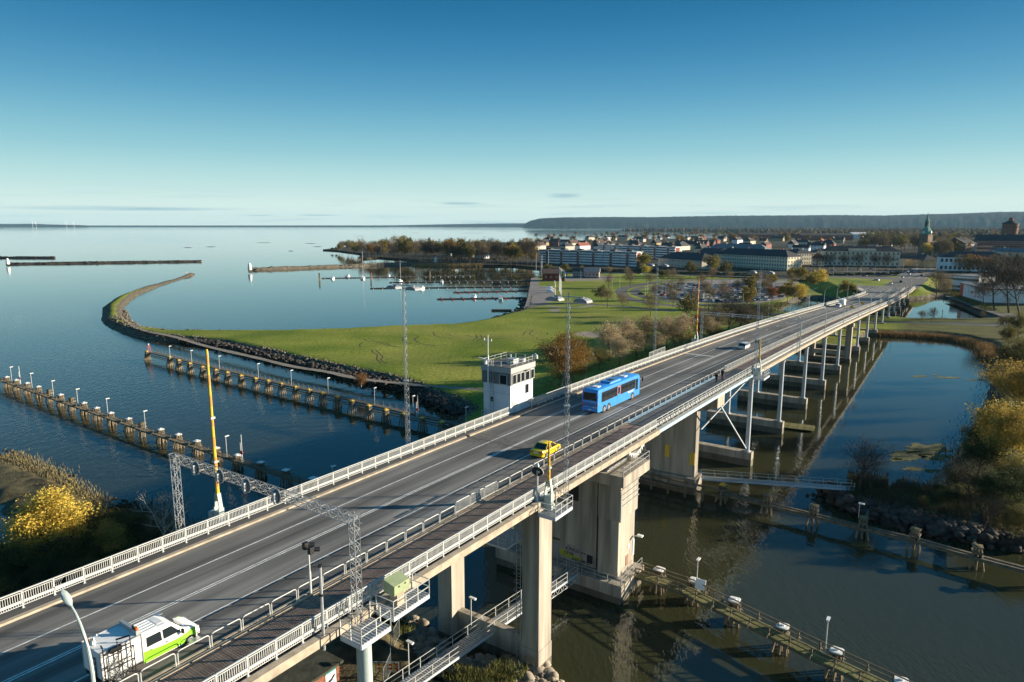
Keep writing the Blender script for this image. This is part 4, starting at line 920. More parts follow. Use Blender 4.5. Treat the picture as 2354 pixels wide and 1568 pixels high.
# right of the bridge: near wall with white caps
rw = [(74.7, 29.3), (74.6, 24.8), (72.9, 19.5), (70.6, 13.7), (69.2, 8.2), (67.6, 2.4)]
for i, (s, l) in enumerate(rw): dolphin(s + .7, l, DW, 'white capped pile dolphin on the near right guide wall, %s from the pier' % ORD[i], 'dolphins of the near right guide wall')
walkway('guide_wall', B(74.0, 31.4), B(73.6, 25.4), 2.3, 1.9, 'mossy plank walkway leaving the machine pier', M['moss'], True, -1, True, 1, 'guide wall')
walkway('guide_wall', B(73.6, 25.4), B(69.0, 10), 2.3, 1.9, 'mossy plank walkway slanting out over the dark water', M['moss'], True, -1, True, 1, 'guide wall')
walkway('guide_wall', B(69.0, 10), B(64.5, -8), 2.3, 1.9, 'mossy plank walkway at the lower right edge', M['moss'], True, -1, True, 1, 'guide wall')
t = thing('sign_board', B(73.9, 23.6, 2.3), BROT, label='white square navigation sign board tilted on the near right guide wall', cat='sign')
m = MB(); m.box((0, 0, 1.0), (.1, 1.2, 1.2), 0, Matrix.Rotation(R(20), 3, 'Y')); m.build('board', M['white'], t); m = MB(); m.bar((0, .4, -.3), (0, .4, .6), .08); m.bar((0, -.4, -.3), (0, -.4, .6), .08); m.build('prop', M['wood'], t)
# right of the bridge: back wall of single A-frame dolphins with low beams
bw = [(107.7, 31.5), (107.2, 24.2), (106.7, 17.3), (106.2, 10.5), (106.0, 3.9), (104.8, -3.3), (104, -10.5)]
for i, (s, l) in enumerate(bw): dolphin(s, l, DY if i == 0 else DM, 'mossy timber dolphin of the far right guide wall, %s from the wall pier' % ORD[i], 'dolphins of the far right guide wall')
for k, (a, b_) in enumerate(zip(bw, bw[1:])):
    p0, p1 = B(a[0] - .6, a[1], 1.5), B(b_[0] - .6, b_[1], 1.5); d = p1 - p0
    t = thing('fender_boom', p0, math.atan2(d.y, d.x), label='long low timber fender beam, %s span from the wall pier' % ORD[k], cat='fender beam', group='fender beams of the far right guide wall')
    m = MB(); m.span(0, d.length + .5, -.28, .22, -.25, .2); m.build('beam', M['wood'], t); m = MB(); m.span(0, d.length + .5, .4, .85, -.05, .3); m.build('beam', M['wood'], t)
t = thing('fender_boom', B(107, 48, 1.2), BROT, label='timber fender frame around the foot of the wall pier', cat='fender beam')
for z in (.1, 1.2): m = MB(); m.span(-1.2, -.9, -17.5, 0, z, z + .3); m.build('beam', M['wood'], t)
for i in range(6): m = MB(); m.span(-1.3, -1.0, -17 + i * 3, -16.7 + i * 3, -2.5, 1.5); m.build('upright', M['wood'], t)
# struts from the stone bank to the dolphins
for i, (s, l) in enumerate([(106.6, 10.3), (106.2, 3.8), (105, -3.4)]):
    m = MB(); a = Vector((0, 0, 0)); b_ = B(s + 9.9, l + .6, 1.1) - B(s, l, 1.2); m.bar(a, b_, .35)
    m.build('strut', M['wood'], None, label='timber strut between the stone bank and a dolphin, %s from the gangway' % ORD[i], cat='strut', group='struts on the stone bank').location = B(s, l, 1.2)
    t = thing('concrete_anchor', B(s + 9.9, l + .6, -.7), BROT, label='stepped concrete anchor block in the stone bank, %s from the gangway' % ORD[i], cat='anchor block', group='anchor blocks in the stone bank')
    m = MB(); m.span(-.2, 2, -1.6, 1.6, 0, 2.0); m.build('block', M['concdark'], t); m = MB(); m.span(.5, 2.0, -1.6, 1.6, 2.0, 2.5); m.build('coping', M['concdark'], t)

def metal_gangway(p0, p1, z0, z1, w, label, truss=False):
    p0, p1 = Vector((*p0.to_2d(), z0)), Vector((*p1.to_2d(), z1)); d = p1 - p0; rz = math.atan2(d.y, d.x); L = d.to_2d().length; dz = z1 - z0
    t = thing('gangway', p0, rz, label=label, cat='gangway', group='steel gangways'); zz = lambda x: dz * x / L
    m = MB()
    for y in (-w / 2, w / 2): m.bar((0, y, -.12), (L, y, dz - .12), .08, .25)
    m.build('side_beam', M['colsteel'], t)
    m = MB(); n = int(L / .3)
    for i in range(n): x = i * L / n; m.span(x, x + .2, -w / 2, w / 2, zz(x) - .04, zz(x))
    m.build('grating', M['steel'], t, kind='stuff')
    for y in (-w / 2, w / 2): railing3('hand_rail', [(0, y, 0), (L, y, dz)], M['rail'], t, 1.1, 2.2, .045)
    if truss:
        m = MB(); n = int(L / 1.4)
        for y in (-w / 2, w / 2):
            m.bar((L * .35, y, -.9 + zz(L * .35)), (L, y, dz - .9), .08)
            for i in range(n):
                x0, x1 = L * .35 + .65 * L * i / n, L * .35 + .65 * L * (i + .5) / n
                m.bar((x0, y, zz(x0) - .15), (x1, y, zz(x1) - .9), .05); m.bar((x1, y, zz(x1) - .9), (x0 + .65 * L / n, y, zz(x0) - .15), .05)
        m.build('truss', M['rail'], t)
    return t
metal_gangway(B(40, 40.7), B(53.5, 39.6), 2.6, 2.6, 1.7, 'steel grating gangway from the rubble bank, lower part')
metal_gangway(B(53.6, 39.7), B(69.2, 38.2), 2.6, 2.6, 1.7, 'steel truss gangway reaching the machine pier', True)
metal_gangway(B(109.4, 35.7), B(119.7, 13.8), 2.7, 2.3, 1.4, 'railed gangway from the wall pier to the stone bank')
# small access gallery left of the pier
t = thing('access_gallery', B(66, 46.5, 6.0), BROT, label='white railed access gallery and stair tower behind the near concrete column', cat='platform')
m = MB(); m.span(-2, 3, -2, 3, -.25, 0); m.build('floor_plate', M['rail'], t); railing3('guard_rail', [(-2, 3, 0), (-2, -2, 0), (3, -2, 0)], M['rail'], t, 1.1, 1.3, .05)
m = MB(); m.span(-1.6, -.6, 1.5, 2.5, 0, 2.2); m.build('stair_case', M['white'], t); m = MB(); lattice(m, (-1.1, 2, 2.2), (-1.1, 2, 5.5), .5, 6); m.build('lattice_leg', M['steel'], t)

def small_lamp(p, z, H, label, dirv=None, grp='small white lamp posts on the guide walls'):
    t = thing('lamp_post', (p[0], p[1], z), random.uniform(0, .5) if dirv is None else dirv, label=label, cat='lamp post', group=grp)
    m = MB(); m.tube([(0, 0, 0), (0, 0, H)], .06, 6); m.build('post', M['rail'], t); m = MB(); m.loft([[(x, y, H + z_) for y, z_ in ((-.13, 0), (.13, 0), (.16, .16), (-.16, .16))] for x in (-.15, .65)]); m.build('lamp_head', M['white'], t)
for i, (u, v) in enumerate([(67, 884), (157, 912), (226, 945), (300, 985), (395, 1030), (606, 1070)]): # feet on the near left wall
    s = 74.0 - i * .5; small_lamp(B([74.6, 74.2, 73.4, 72.8, 72.3, 71.0][i], [219, 205, 190.5, 176, 160.5, 113][i]), 2.2, 3.9, 'slim white lamp post on the near left guide wall, %s from the open water' % ORD[i], BROT)
small_lamp(B(71.6, 143), 2.2, 3.9, 'slim white lamp post on the near left guide wall above the bare bank', BROT)
small_lamp(B(71.2, 84), 2.2, 3.9, 'slim white lamp post on the near left guide wall next to the railing', BROT)
for i, l in enumerate((213, 200, 184.5, 165, 150, 134.5, 117, 104, 88)): small_lamp(B(114.6 + max(0, l - 150) * .03 - max(0, 150 - l) * .05, l), 2.4, 4.0, 'slim white lamp post beside the lawn shore, %s from the open water' % ORD[i], BROT)
for i, (s, l, z, lb) in enumerate([(74.4, 24.2, 2.3, 'white lamp post on the near right guide wall by the sign board'), (69.6, 9.2, 2.3, 'white lamp post farther out on the near right guide wall'), (115.6, 25, 2.6, 'white lamp post at the railed gangway'), (108, 45.4, 2.8, 'white lamp post behind the machine pier'), (52.4, 41.0, 2.6, 'white lamp post halfway along the steel gangway'), (43.2, 41.4, 2.4, 'white lamp post at the start of the steel gangway'), (106.6, 11.2, 2.6, 'white curved lamp on a dolphin of the far right guide wall')]):
    small_lamp(B(s, l), z, 3.6 if i < 6 else 2.2, lb, BROT + (0 if i < 4 else -1.6))
def ladder_mark(p, z, H, label):
    t = thing('navigation_mark', (p[0], p[1], z), BROT, label=label, cat='navigation mark', group='red and white navigation marks')
    m = MB(); m.tube([(0, 0, 0), (0, 0, H)], .05, 6); m.bar((0, .4, 0), (0, .4, H * .7), .05)
    for i in range(int(H * .7 / .4)): m.bar((0, 0, .3 + i * .4), (0, .4, .3 + i * .4), .04)
    m.build('ladder_pole', M['white'], t); m = MB(); m.tube([(0, .1, H * .35), (-.08, .1, H * .35)], .38, 12); m.build('lifebuoy', M['red'], t)
ladder_mark(B(74, 211.5), 2.2, 5.2, 'tall white ladder mark on the near left guide wall, far end'); ladder_mark(B(70.9, 108), 2.2, 5.2, 'tall white ladder mark on the near left guide wall by the gantry')
ladder_mark(B(116, 190.5), 2.4, 5, 'tall ladder mark with red ring beside the lawn, far end'); ladder_mark(B(110.6, 101), 2.4, 5, 'tall ladder mark with red ring beside the lawn near the tower')
ladder_mark(B(66.0, -3.0), 1.0, 3.8, 'white ladder mark with red and white lifebuoys at the lower right corner')
t = thing('leading_mark', B(118.5, 229.6, 2.4), BROT, label='small red lattice beacon on the tip of the guide wall', cat='beacon'); m = MB()
for x, y in ((-.5, -.5), (.5, -.5), (.5, .5), (-.5, .5)): m.bar((x, y, 0), (x * .3, y * .3, 2.6), .07)
m.build('tripod', M['red'], t); m = MB(); m.tube([(0, 0, 2.6), (0, 0, 3.0)], .2, 8); m.build('lantern', M['white'], t)
# plank raft by the pier caps
t = thing('raft', B(158.3, 30.2, .35), BROT + .14, label='greenish timber raft moored at a pier cap', cat='raft')
rp = MB(); rp.span(-.42, .42, -3.3, 3.3, -.1, .08); rpm = rp.mesh('plank', M['moss'])
for i in range(5): link('plank', rpm, t, (-1.8 + i * .9, random.uniform(-.1, .1), random.uniform(-.02, .03)))
m = MB(); m.span(-2.2, 2.2, -3.0, -2.7, -.4, -.1); m.span(-2.2, 2.2, 2.7, 3, -.4, -.1); m.build('bearer', M['wood'], t)

# ------------------------------------------------------------------ brick hut, site fence and rocks on the near bank
t = thing('brick_hut', B(39.5, 46.4, 1.0), BROT, label='flat roofed brick hut under the bridge with a white poster', cat='hut')
m = MB(); m.span(-9, -.25, .3, 8, 0, 3.0); m.build('wall', M['brick'], t)
bm_ = MB(); bm_.span(0, .24, -.012, .01, 0, .07); bme = bm_.mesh('brick', mat('brick_face', (.27, .1, .05), .9, rnd=.3))
for r_ in range(18):
    for c_ in range(16): link('brick', bme, t, (-4.4 + c_ * .26 + (.13 if r_ % 2 else 0), .3, .4 + r_ * .14), 0)
m = MB(); m.span(-9.4, .1, 0, 8.4, 3.0, 3.25); m.build('roof', mat('mossy_felt', (.045, .048, .032), .95, var=.4, scale=.6, bump=.3), t)
m = MB(); m.span(-1.9, -.6, .24, .29, .9, 2.9); po_ = m.build('poster', M['white'], t); m = MB(); m.span(-1.9, -.6, .225, .235, 2.65, 2.85); m.build('poster_heading', mat('poster_teal', (.05, .3, .3), .6), po_)
m = MB(); m.add([(-1.75, .23, 1.6), (-1.2, .23, 1.75), (-.8, .23, 2.1), (-.75, .23, 2.3), (-1.0, .23, 2.25), (-1.3, .23, 2.0), (-1.6, .23, 1.95)], [tuple(range(7))]); m.build('poster_figure', M['black'], po_)
t = thing('site_barrier', B(42.2, 43.4, 2.6), BROT - 1.0, label='red and yellow striped construction barrier on the rubble bank', cat='barrier')
m = MB()
for x in (-1.2, 1.2): m.bar((x, 0, 0), (x, 0, 1.1), .05)
for i in range(9): m.bar((-1.2 + i * .3, 0, .1), (-1.2 + i * .3, 0, 1.1), .025)
m.bar((-1.2, 0, 1.1), (1.2, 0, 1.1), .05); m.build('frame', M['steel'], t)
for z in (.35, .75):
    for i in range(8): m = MB(); m.span(-1.1 + i * .275, -1.1 + (i + 1) * .275, -.05, -.03, z, z + .18); m.build('stripe', M['red'] if i % 2 else M['yellow'], t)
pts = [B(48, 47.2), B(45.5, 46.0), B(43.2, 43.8), B(41, 42.6)]
for i, (a, b_) in enumerate(zip(pts, pts[1:])):
    d = b_ - a; t = thing('fence', (a.x, a.y, 1.9), math.atan2(d.y, d.x), label='leaning mesh site fence panel on the rubble, %s from the water' % ORD[i], cat='fence', group='site fence panels')
    L = d.length; m = MB(); m.bar((0, 0, 0), (0, 0, 2), .05); m.bar((L, 0, 0), (L, 0, 2), .05); m.bar((0, 0, 2), (L, 0, 2), .04); m.bar((0, 0, .15), (L, 0, .15), .04); m.build('frame', M['steel'], t)
    m = MB(); n = int(L / .14)
    for k in range(n): m.bar((k * .14, 0, .15), (k * .14, 0, 2), .012)
    m.build('mesh_panel', M['steel'], t)

# ------------------------------------------------------------------ vehicles (local x = forward, y = left, z up from the road)
def wheel_meshes(r, w):
    m = MB(); m.tube([(0, -w / 2, 0), (0, w / 2, 0)], r, 18); t = m.mesh('tyre', M['rubber'], True)
    m = MB(); m.tube([(0, -w / 2 - .012, 0), (0, w / 2 + .012, 0)], r * .62, 14)
    m2 = MB()
    for k in range(5):
        a = k * 2 * math.pi / 5
        for sy in (-1, 1): m2.bar((r * .1 * math.cos(a), sy * (w / 2 + .018), r * .1 * math.sin(a)), (r * .56 * math.cos(a), sy * (w / 2 + .018), r * .56 * math.sin(a)), .07, .02)
    return t, m.mesh('rim', M['alu'], True), m2.mesh('hub', M['steel'])
def wheels(t, xs, y, r, w):
    ty, ri, hu = wheel_meshes(r, w)
    for x in xs:
        for s in (-1, 1):
            o = link('wheel', ty, t, (x, s * y, r)); link('rim', ri, o); link('hub', hu, o)
def rrect(x, hw, z0, z1, c=.12, tuck=.0):
    return [(x, -hw + tuck, z0), (x, hw - tuck, z0), (x, hw, z0 + c * 1.3), (x, hw, z1 - c * 1.6), (x, hw - c, z1), (x, -hw + c, z1), (x, -hw, z1 - c * 1.6), (x, -hw, z0 + c * 1.3)]
def car(loc, rz, paint, label, L=4.2, W=1.72, H=1.42, kind='sedan', group=None, cat='car', plate=True, lights=True):
    t = thing('car', loc, rz, label=label, cat=cat, group=group)
    hw = W / 2; belt = H * .62; k = L / 4.2
    rear_top = {'sedan': belt * 1.02, 'estate': belt, 'hatch': belt}[kind]
    xs = [(-2.1, .90, .30, rear_top * .80), (-2.0, .97, .2, rear_top * .98), (-1.5, 1.0, .17, rear_top * 1.0), (-.9, 1.0, .17, belt), (.6, 1.0, .17, belt), (1.1, 1.0, .17, belt * .97), (1.75, .97, .18, belt * .84), (2.02, .9, .22, belt * .70), (2.1, .84, .3, belt * .58)]
    m = MB(); m.loft([rrect(x * k, hw * f, z0, z1, .09) for x, f, z0, z1 in xs]); body = m.build('body', paint, t, True)
    g0, g1, r0, r1 = {'sedan': (-1.45, 1.05, -.75, .35), 'estate': (-2.02, 1.05, -1.75, .3), 'hatch': (-1.95, 1.05, -1.35, .3)}[kind]
    def gh(x, f, z): return (x * k, f, z)
    lo = hw * .95; hi = hw * .76; zt = H - .05
    m = MB(); bot = [(g0 * k, -lo, belt - .05), (g1 * k, -lo, belt - .05), (g1 * k, lo, belt - .05), (g0 * k, lo, belt - .05)]; top = [(r0 * k, -hi, zt), (r1 * k, -hi, zt), (r1 * k, hi, zt), (r0 * k, hi, zt)]
    m.add(bot + top, [(0, 1, 5, 4), (1, 2, 6, 5), (2, 3, 7, 6), (3, 0, 4, 7), (4, 5, 6, 7), (3, 2, 1, 0)]); m.build('windows', M['glass'], t)
    m = MB(); m.loft([[(r0 * k - .06, -hi - .02, zt - .02), (r0 * k - .06, hi + .02, zt - .02), (r0 * k, hi * .9, zt + .05), (r0 * k, -hi * .9, zt + .05)], [(r1 * k + .05, -hi - .02, zt - .02), (r1 * k + .05, hi + .02, zt - .02), (r1 * k, hi * .9, zt + .05), (r1 * k, -hi * .9, zt + .05)]]); m.build('roof', paint, t, True)
    for sy in (-1, 1):
        m = MB()
        m.bar((g0 * k, sy * lo, belt - .04), (r0 * k, sy * hi, zt), .09); m.bar((g1 * k, sy * lo, belt - .04), (r1 * k, sy * hi, zt), .07)
        for f in ((.36, .66) if kind == 'estate' else (.5,)): m.bar(((g0 + (g1 - g0) * f) * k, sy * (lo + .005), belt - .04), ((r0 + (r1 - r0) * f) * k, sy * (hi + .005), zt), .06)
        m.build('pillars', paint, t)
        m = MB(); m.box((.85 * k, sy * (hw + .08), belt + .06), (.12, .18, .13)); m.build('mirror', paint, t)
    if lights:
        for sy in (-1, 1):
            m = MB(); m.box((-2.07 * k, sy * hw * .68, belt * .78), (.1, .34, .16)); m.build('tail_light', M['red'], t)
            m = MB(); m.box((2.0 * k, sy * hw * .62, belt * .62), (.14, .36, .14)); m.build('headlight', M['lampglass'], t)
        m = MB(); m.loft([rrect(x * k, hw * f, .24, .44, .05) for x, f in ((-2.16, .86), (-2.1, .93), (-1.95, .98))]); m.build('bumper', paint, t, True)
    if plate: m = MB(); m.box((-2.13 * k, 0, belt * .68), (.02, .5, .11)); m.build('number_plate', M['white'], t)
    wheels(t, (-1.3 * k, 1.3 * k), hw - .1, .31, .2)
    return t
car(B(64.2, 39.1, zdeck(64)), BROT, M['caryellow'], 'yellow four door saloon car driving up the bridge', 4.2, 1.75, 1.42)
car(B(154.2, 42.0, zdeck(154) + .01), BROT, M['silver'], 'silver estate car driving away ahead of the bus', 4.4, 1.75, 1.45, 'estate')
car(B(304.5, 46.2, zdeck(304)), BROT, M['white'], 'white estate car towing a tall box trailer', 4.4, 1.75, 1.45, 'estate')
t = thing('box_trailer', B(309.5, 45.6, zdeck(309)), BROT, label='tall white box trailer behind the white estate car', cat='trailer')
m = MB(); m.span(-2.1, 2.1, -1.05, 1.05, .6, 3.0); m.build('box', M['white'], t); m = MB()
for a, b_ in (((-2.12, -.7, .9), (-2.12, .7, 2.6)), ((-2.12, .7, .9), (-2.12, -.7, 2.6))): m.bar(a, b_, .08)
m.build('cross_mark', M['black'], t); wheels(t, (-.4,), .95, .32, .2)

# coach
def coach():
    L, W, H = 14.2, 2.55, 3.55
    t = thing('coach', B(89.3, 43.0, zdeck(89) - .02), BROT, label='long bright blue three axle coach with dark windows', cat='bus')
    t.rotation_euler = (0, -slope(89), BROT); hw = W / 2
    def ring(x, f, z0, z1): return [(x, -hw * f, z0), (x, hw * f, z0), (x, hw * f, z1 - .45), (x, hw * f * .95, z1 - .12), (x, hw * f * .82, z1), (x, -hw * f * .82, z1), (x, -hw * f * .95, z1 - .12), (x, -hw * f, z1 - .45)]
    m = MB(); m.loft([ring(-7.1, .96, .45, H - .35), ring(-6.95, .99, .34, H - .05), ring(-6.6, 1, .32, H), ring(5.8, 1, .32, H), ring(6.7, 1, .34, H - .06), ring(7.02, .95, .4, H - .35), ring(7.1, .9, .5, H - .8)])
    body = m.build('body', M['bus'], t, True)
    # window bands
    for sy in (-1, 1):
        n = 9; x0, x1 = -6.0, 5.2
        for i in range(n):
            a = x0 + (x1 - x0) * i / n; 
            if sy < 0 and -1.25 < a + .5 < .2 and i == 4: continue
            m = MB(); m.span(a + .03, a + (x1 - x0) / n - .03, sy * (hw + .004) - .012, sy * (hw + .004) + .012, 1.66, 2.98); m.build('window', M['glass'], t)
        m = MB(); m.span(-6.05, 5.25, sy * (hw + .002) - .008, sy * (hw + .002) + .008, 1.6, 3.03); m.build('window_band', M['black'], t)
        m = MB(); m.add([(5.35, sy * (hw + .012), 1.3), (6.75, sy * (hw * .985 + .012), 1.15), (6.75, sy * (hw * .985 + .012), 2.95), (5.35, sy * (hw + .012), 2.93)], [(0, 1, 2, 3)]); m.build('front_window', M['glass'], t)
    d = -1
    m = MB(); y = -(hw + .016)
    for x0, x1, z0, z1 in ((-1.02, -.92, 1.7, 2.95), (-.12, -.02, 1.7, 2.95), (-1.02, -.02, 2.87, 2.97)): m.span(x0, x1, y - .01, y + .01, z0, z1)
    dr = m.build('door_frame', M['orange'], t); m = MB(); m.span(-.92, -.12, y - .005, y + .005, .45, 2.87); m.build('door', M['bus'], dr); m = MB(); m.span(-.84, -.2, y - .009, y - .001, 1.8, 2.8); m.build('door_window', M['glass'], dr)
    m = MB(); m.add([(-7.1, -1.08, 1.95), (-7.1, 1.08, 1.95), (-7.1, 1.02, 3.06), (-7.1, -1.02, 3.06)], [(0, 1, 2, 3)]); rwm = m.mesh('rear_window', M['glass']); o = link('rear_window', rwm, t); o.location = (-.025, 0, 0)
    m = MB()
    for k in range(3): m.span(-7.125, -7.08, -.85, .85, 1.5 - k * .16, 1.56 - k * .16)
    m.build('engine_grille', M['black'], t)
    m = MB(); m.span(-7.13, -7.08, -1.1, 1.1, 1.25, 1.27); m.span(-7.13, -7.08, -1.1, 1.1, .85, .87); m.build('hatch_seam', M['black'], t)
    for sy in (-1, 1):
        m = MB(); m.span(-7.12, -6.95, sy * 1.06 - .1, sy * 1.06 + .1, .95, 1.65); m.build('tail_light', M['red'], t)
        m = MB(); m.box((-7.02, sy * .98, 3.12), (.08, .2, .06)); m.build('marker_light', M['red'], t)
    m = MB(); m.span(-7.14, -7.1, -.26, .26, .55, .68); m.build('number_plate', M['white'], t)
    m = MB(); m.loft([ring2 for ring2 in [[(x, -w_, z0), (x, w_, z0), (x, w_ * .9, z1), (x, -w_ * .9, z1)] for x, w_, z0, z1 in ((-2.6, .8, 3.5, 3.58), (-2.2, .9, 3.5, 3.78), (.8, .9, 3.5, 3.78), (1.3, .8, 3.5, 3.58))]]); ac = m.build('roof_unit', M['bus'], t)
    m = MB(); m.span(-1.5, -.2, -.45, .45, 3.775, 3.8); m.build('roof_grille', M['black'], ac)
    for x in (-5.2, 3.6): m = MB(); m.span(x - .5, x + .5, -.45, .45, 3.53, 3.65); m.build('roof_hatch', M['white'], t)
    for sy in (-1, 1):
        m = MB(); m.tube([(6.8, sy * 1.15, 3.0), (7.35, sy * 1.45, 2.95)], .05, 6); m.box((7.4, sy * 1.5, 2.6), (.16, .24, .62)); m.build('mirror', M['black'], t)
    for x in (-5.1, -3.7, 4.3):
        for sy in (-1, 1):
            m = MB(); m.tube([(x, sy * (hw - .3), .52), (x, sy * (hw + .006), .52)], .6, 20); m.build('wheel_arch', M['black'], t)
    ty, ri, hu = wheel_meshes(.5, .3)
    for x in (-5.1, -3.7, 4.3):
        for sy in (-1, 1): o = link('wheel', ty, t, (x, sy * (hw - .13), .5)); link('rim', ri, o); link('hub', hu, o)
    m = MB(); m.span(-6.9, 6.6, -(hw + .004), hw + .004, .9, .92); m.build('side_seam', mat('seam_blue', (.03, .17, .48), .4), t)
    c = bpy.data.curves.new('lettering', 'FONT'); c.body = 'västtrafik'; c.size = .42; c.extrude = .003; c.offset = .008; c.materials.append(M['white'])
    o = text_mesh('lettering', c, t); o.location = (3.05, -(hw + .012), 1.25); o.rotation_euler = (R(90), 0, 0)
    m = MB(); m.tube([(2.8, -(hw + .004), 1.4), (2.8, -(hw + .014), 1.4)], .16, 12); m.build('emblem', M['white'], t)
    o = text_mesh('lettering', c, t); o.location = (-7.135, -.45, .98); o.rotation_euler = (R(90), 0, R(-90)); o.scale = (.55, .55, .55)
    c = bpy.data.curves.new('lettering', 'FONT'); c.body = 'VOLVO'; c.size = .16; c.extrude = .003; c.materials.append(M['alu']); o = text_mesh('lettering', c, t); o.location = (-7.13, .75, .98); o.rotation_euler = (R(90), 0, R(-90))
coach()

# service van: crew cab, white box body, green lower flank, lattice test rig behind
def van():
    t = thing('service_van', B(18.95, 39.0, zdeck(18)), BROT, label='white and lime green crew cab service van with rail testing rig', cat='van'); hw = .96
    def ring(x, f, z0, z1, c=.16): return rrect(x, hw * f, z0, z1, c)
    t.scale = (.77, 1, 1)
    m = MB(); m.loft([ring(-1.6, 1, .4, 1.3, .1), ring(.9, 1, .38, 1.3, .1), ring(1.7, 1.0, .38, 1.3, .12), ring(2.6, .97, .38, 1.16, .14), ring(2.98, .9, .42, .95, .12), ring(3.05, .82, .5, .8, .1)]); m.build('body', M['white'], t, True)
    m = MB(); bz, tz = 1.2, 1.98; m.loft([[(-1.6, -hw * .99, bz), (-1.6, hw * .99, bz), (-1.58, hw * .84, tz), (-1.58, -hw * .84, tz)], [(1.0, -hw * .99, bz), (1.0, hw * .99, bz), (.6, hw * .84, tz), (.6, -hw * .84, tz)], [(1.85, -hw * .9, bz), (1.85, hw * .9, bz), (.9, hw * .8, tz - .02), (.9, -hw * .8, tz - .02)]]); m.build('cab', M['white'], t)
    m = MB(); m.loft([[(-1.6, -hw * .84, 1.96), (-1.6, hw * .84, 1.96), (-1.6, hw * .72, 2.1), (-1.6, -hw * .72, 2.1)], [(.5, -hw * .84, 1.96), (.5, hw * .84, 1.96), (.4, hw * .72, 2.1), (.4, -hw * .72, 2.1)], [(1.0, -hw * .76, 1.9), (1.0, hw * .76, 1.9), (.95, hw * .7, 1.95), (.95, -hw * .7, 1.95)]]); rf = m.build('roof', M['white'], t)
    m = MB()
    for i in range(5): m.span(-1.45, -.2, -.6 + i * .29, -.5 + i * .29, 2.09, 2.125)
    m.build('roof_rib', M['white'], rf); m = MB(); m.span(-.05, .45, -.4, .4, 2.09, 2.115); m.build('roof_hatch', M['white'], rf)
    m = MB(); m.add([(1.88, -.78, 1.3), (1.88, .78, 1.3), (1.02, .7, 1.93), (1.02, -.7, 1.93)], [(0, 1, 2, 3)]); o = m.build('windscreen', M['glass'], t); o.location = (.03, 0, .03)
    for sy in (-1, 1):
        for x0, x1, tx0, tx1 in ((-1.25, -.1, -1.2, -.1), (.05, 1.35, .05, .75)):
            m = MB(); y0, y1 = sy * hw * .985, sy * hw * .87; zb, zt = 1.32, 1.86; m.add([(x0, y0, zb), (x1, y0, zb), (tx1, y1, zt), (tx0, y1, zt)], [(0, 1, 2, 3)]); o = m.build('window', M['glass'], t); o.location = (0, sy * .015, 0)
        # lime green lower flank with a curved upper edge
        xs = [-1.6 + i * .3 for i in range(15)]; ys = [.98 - .28 * math.sin(min(1, max(0, (x + 1.6) / 2.4)) * math.pi / 2 + 0) + .0 * x + (max(0, x - .6) ** 2) * .1 for x in xs]
        vs = [(x, sy * (hw + .006) * (1 if x < 1.8 else 1 - (x - 1.8) * .035), .42) for x in xs] + [(x, sy * (hw + .006) * (1 if x < 1.8 else 1 - (x - 1.8) * .035), min(1.15, .42 + (y * .75 if x < .9 else y * .7))) for x, y in zip(xs, ys)]
        m = MB(); n = len(xs); m.add(vs, [(i, i + 1, n + i + 1, n + i) for i in range(n - 1)]); m.build('green_flank', M['vangreen'], t)
        m = MB(); m.box((1.45, sy * (hw + .14), 1.32), (.14, .22, .26)); m.build('mirror', M['black'], t)
        m = MB()
        for x in (-.15, -1.3): m.box((x + .3, sy * (hw + .012), 1.1), (.22, .02, .04))
        m.build('door_handle', M['black'], t)
        m = MB(); m.box((2.85, sy * .72, .92), (.2, .3, .2)); m.build('headlight', M['lampglass'], t)
    m = MB(); m.loft([ring(2.75, .98, .36, .62, .06), ring(3.12, .86, .38, .6, .06)]); m.build('bumper', M['black'], t)
    # box body
    m = MB(); m.span(-4.6, -1.68, -1.05, 1.05, .75, 2.35); bx = m.build('box_body', M['white'], t)
    m = MB()
    for z in (.75, 2.35):
        for y in (-1.05, 1.05): m.bar((-4.62, y, z), (-1.66, y, z), .07)
    for y in (-1.05, 1.05):
        for x in (-4.6, -1.68): m.bar((x, y, .72), (x, y, 2.38), .07)
    m.build('corner_trim', M['alu'], bx)
    m = MB(); m.span(-1.95, -1.7, -.95, .95, 2.35, 2.62); m.build('light_bar', M['steel'], bx)
    m = MB(); m.span(-4.61, -1.68, -.9, .9, .5, .75); m.build('chassis', M['black'], t)
    for x, y in ((-1.85, -.85), (-4.4, .6)): m = MB(); m.tube([(x, y, 2.36 if x < -3 else 2.6), (x, y, 2.55 if x < -3 else 2.8)], .1, 8); m.build('beacon', M['orange'], t)
    for y in (-.72, -.55): m = MB(); m.box((-1.9, y, 2.72), (.12, .1, .2)); m.build('work_light', M['black'], t)
    m = MB(); m.tube([(-4.3, .1, 2.35), (-4.3, .1, 2.9), (-4.15, -.1, 3.0)], .06, 6); m.tube([(-4.3, .25, 2.4), (-4.3, .25, 2.75)], .2, 10, .12); m.build('camera_head', M['white'], t)
    # rig
    m = MB()
    for x in (-4.5, -3.5, -2.6):
        m.bar((x, -1.25, .5), (x, -1.25, 2.75), .06); m.bar((x, -1.6, .5), (x, -1.6, 2.3), .05)
    for z in (.6, 1.5, 2.3): m.bar((-4.5, -1.25, z), (-2.6, -1.25, z), .05); m.bar((-4.5, -1.6, z), (-2.6, -1.6, z), .05)
    for a, b_ in ((-4.5, -3.5), (-3.5, -2.6)): m.bar((a, -1.6, .6), (b_, -1.6, 1.5), .035); m.bar((b_, -1.6, .6), (a, -1.6, 1.5), .035); m.bar((a, -1.6, 1.5), (b_, -1.6, 2.3), .035)
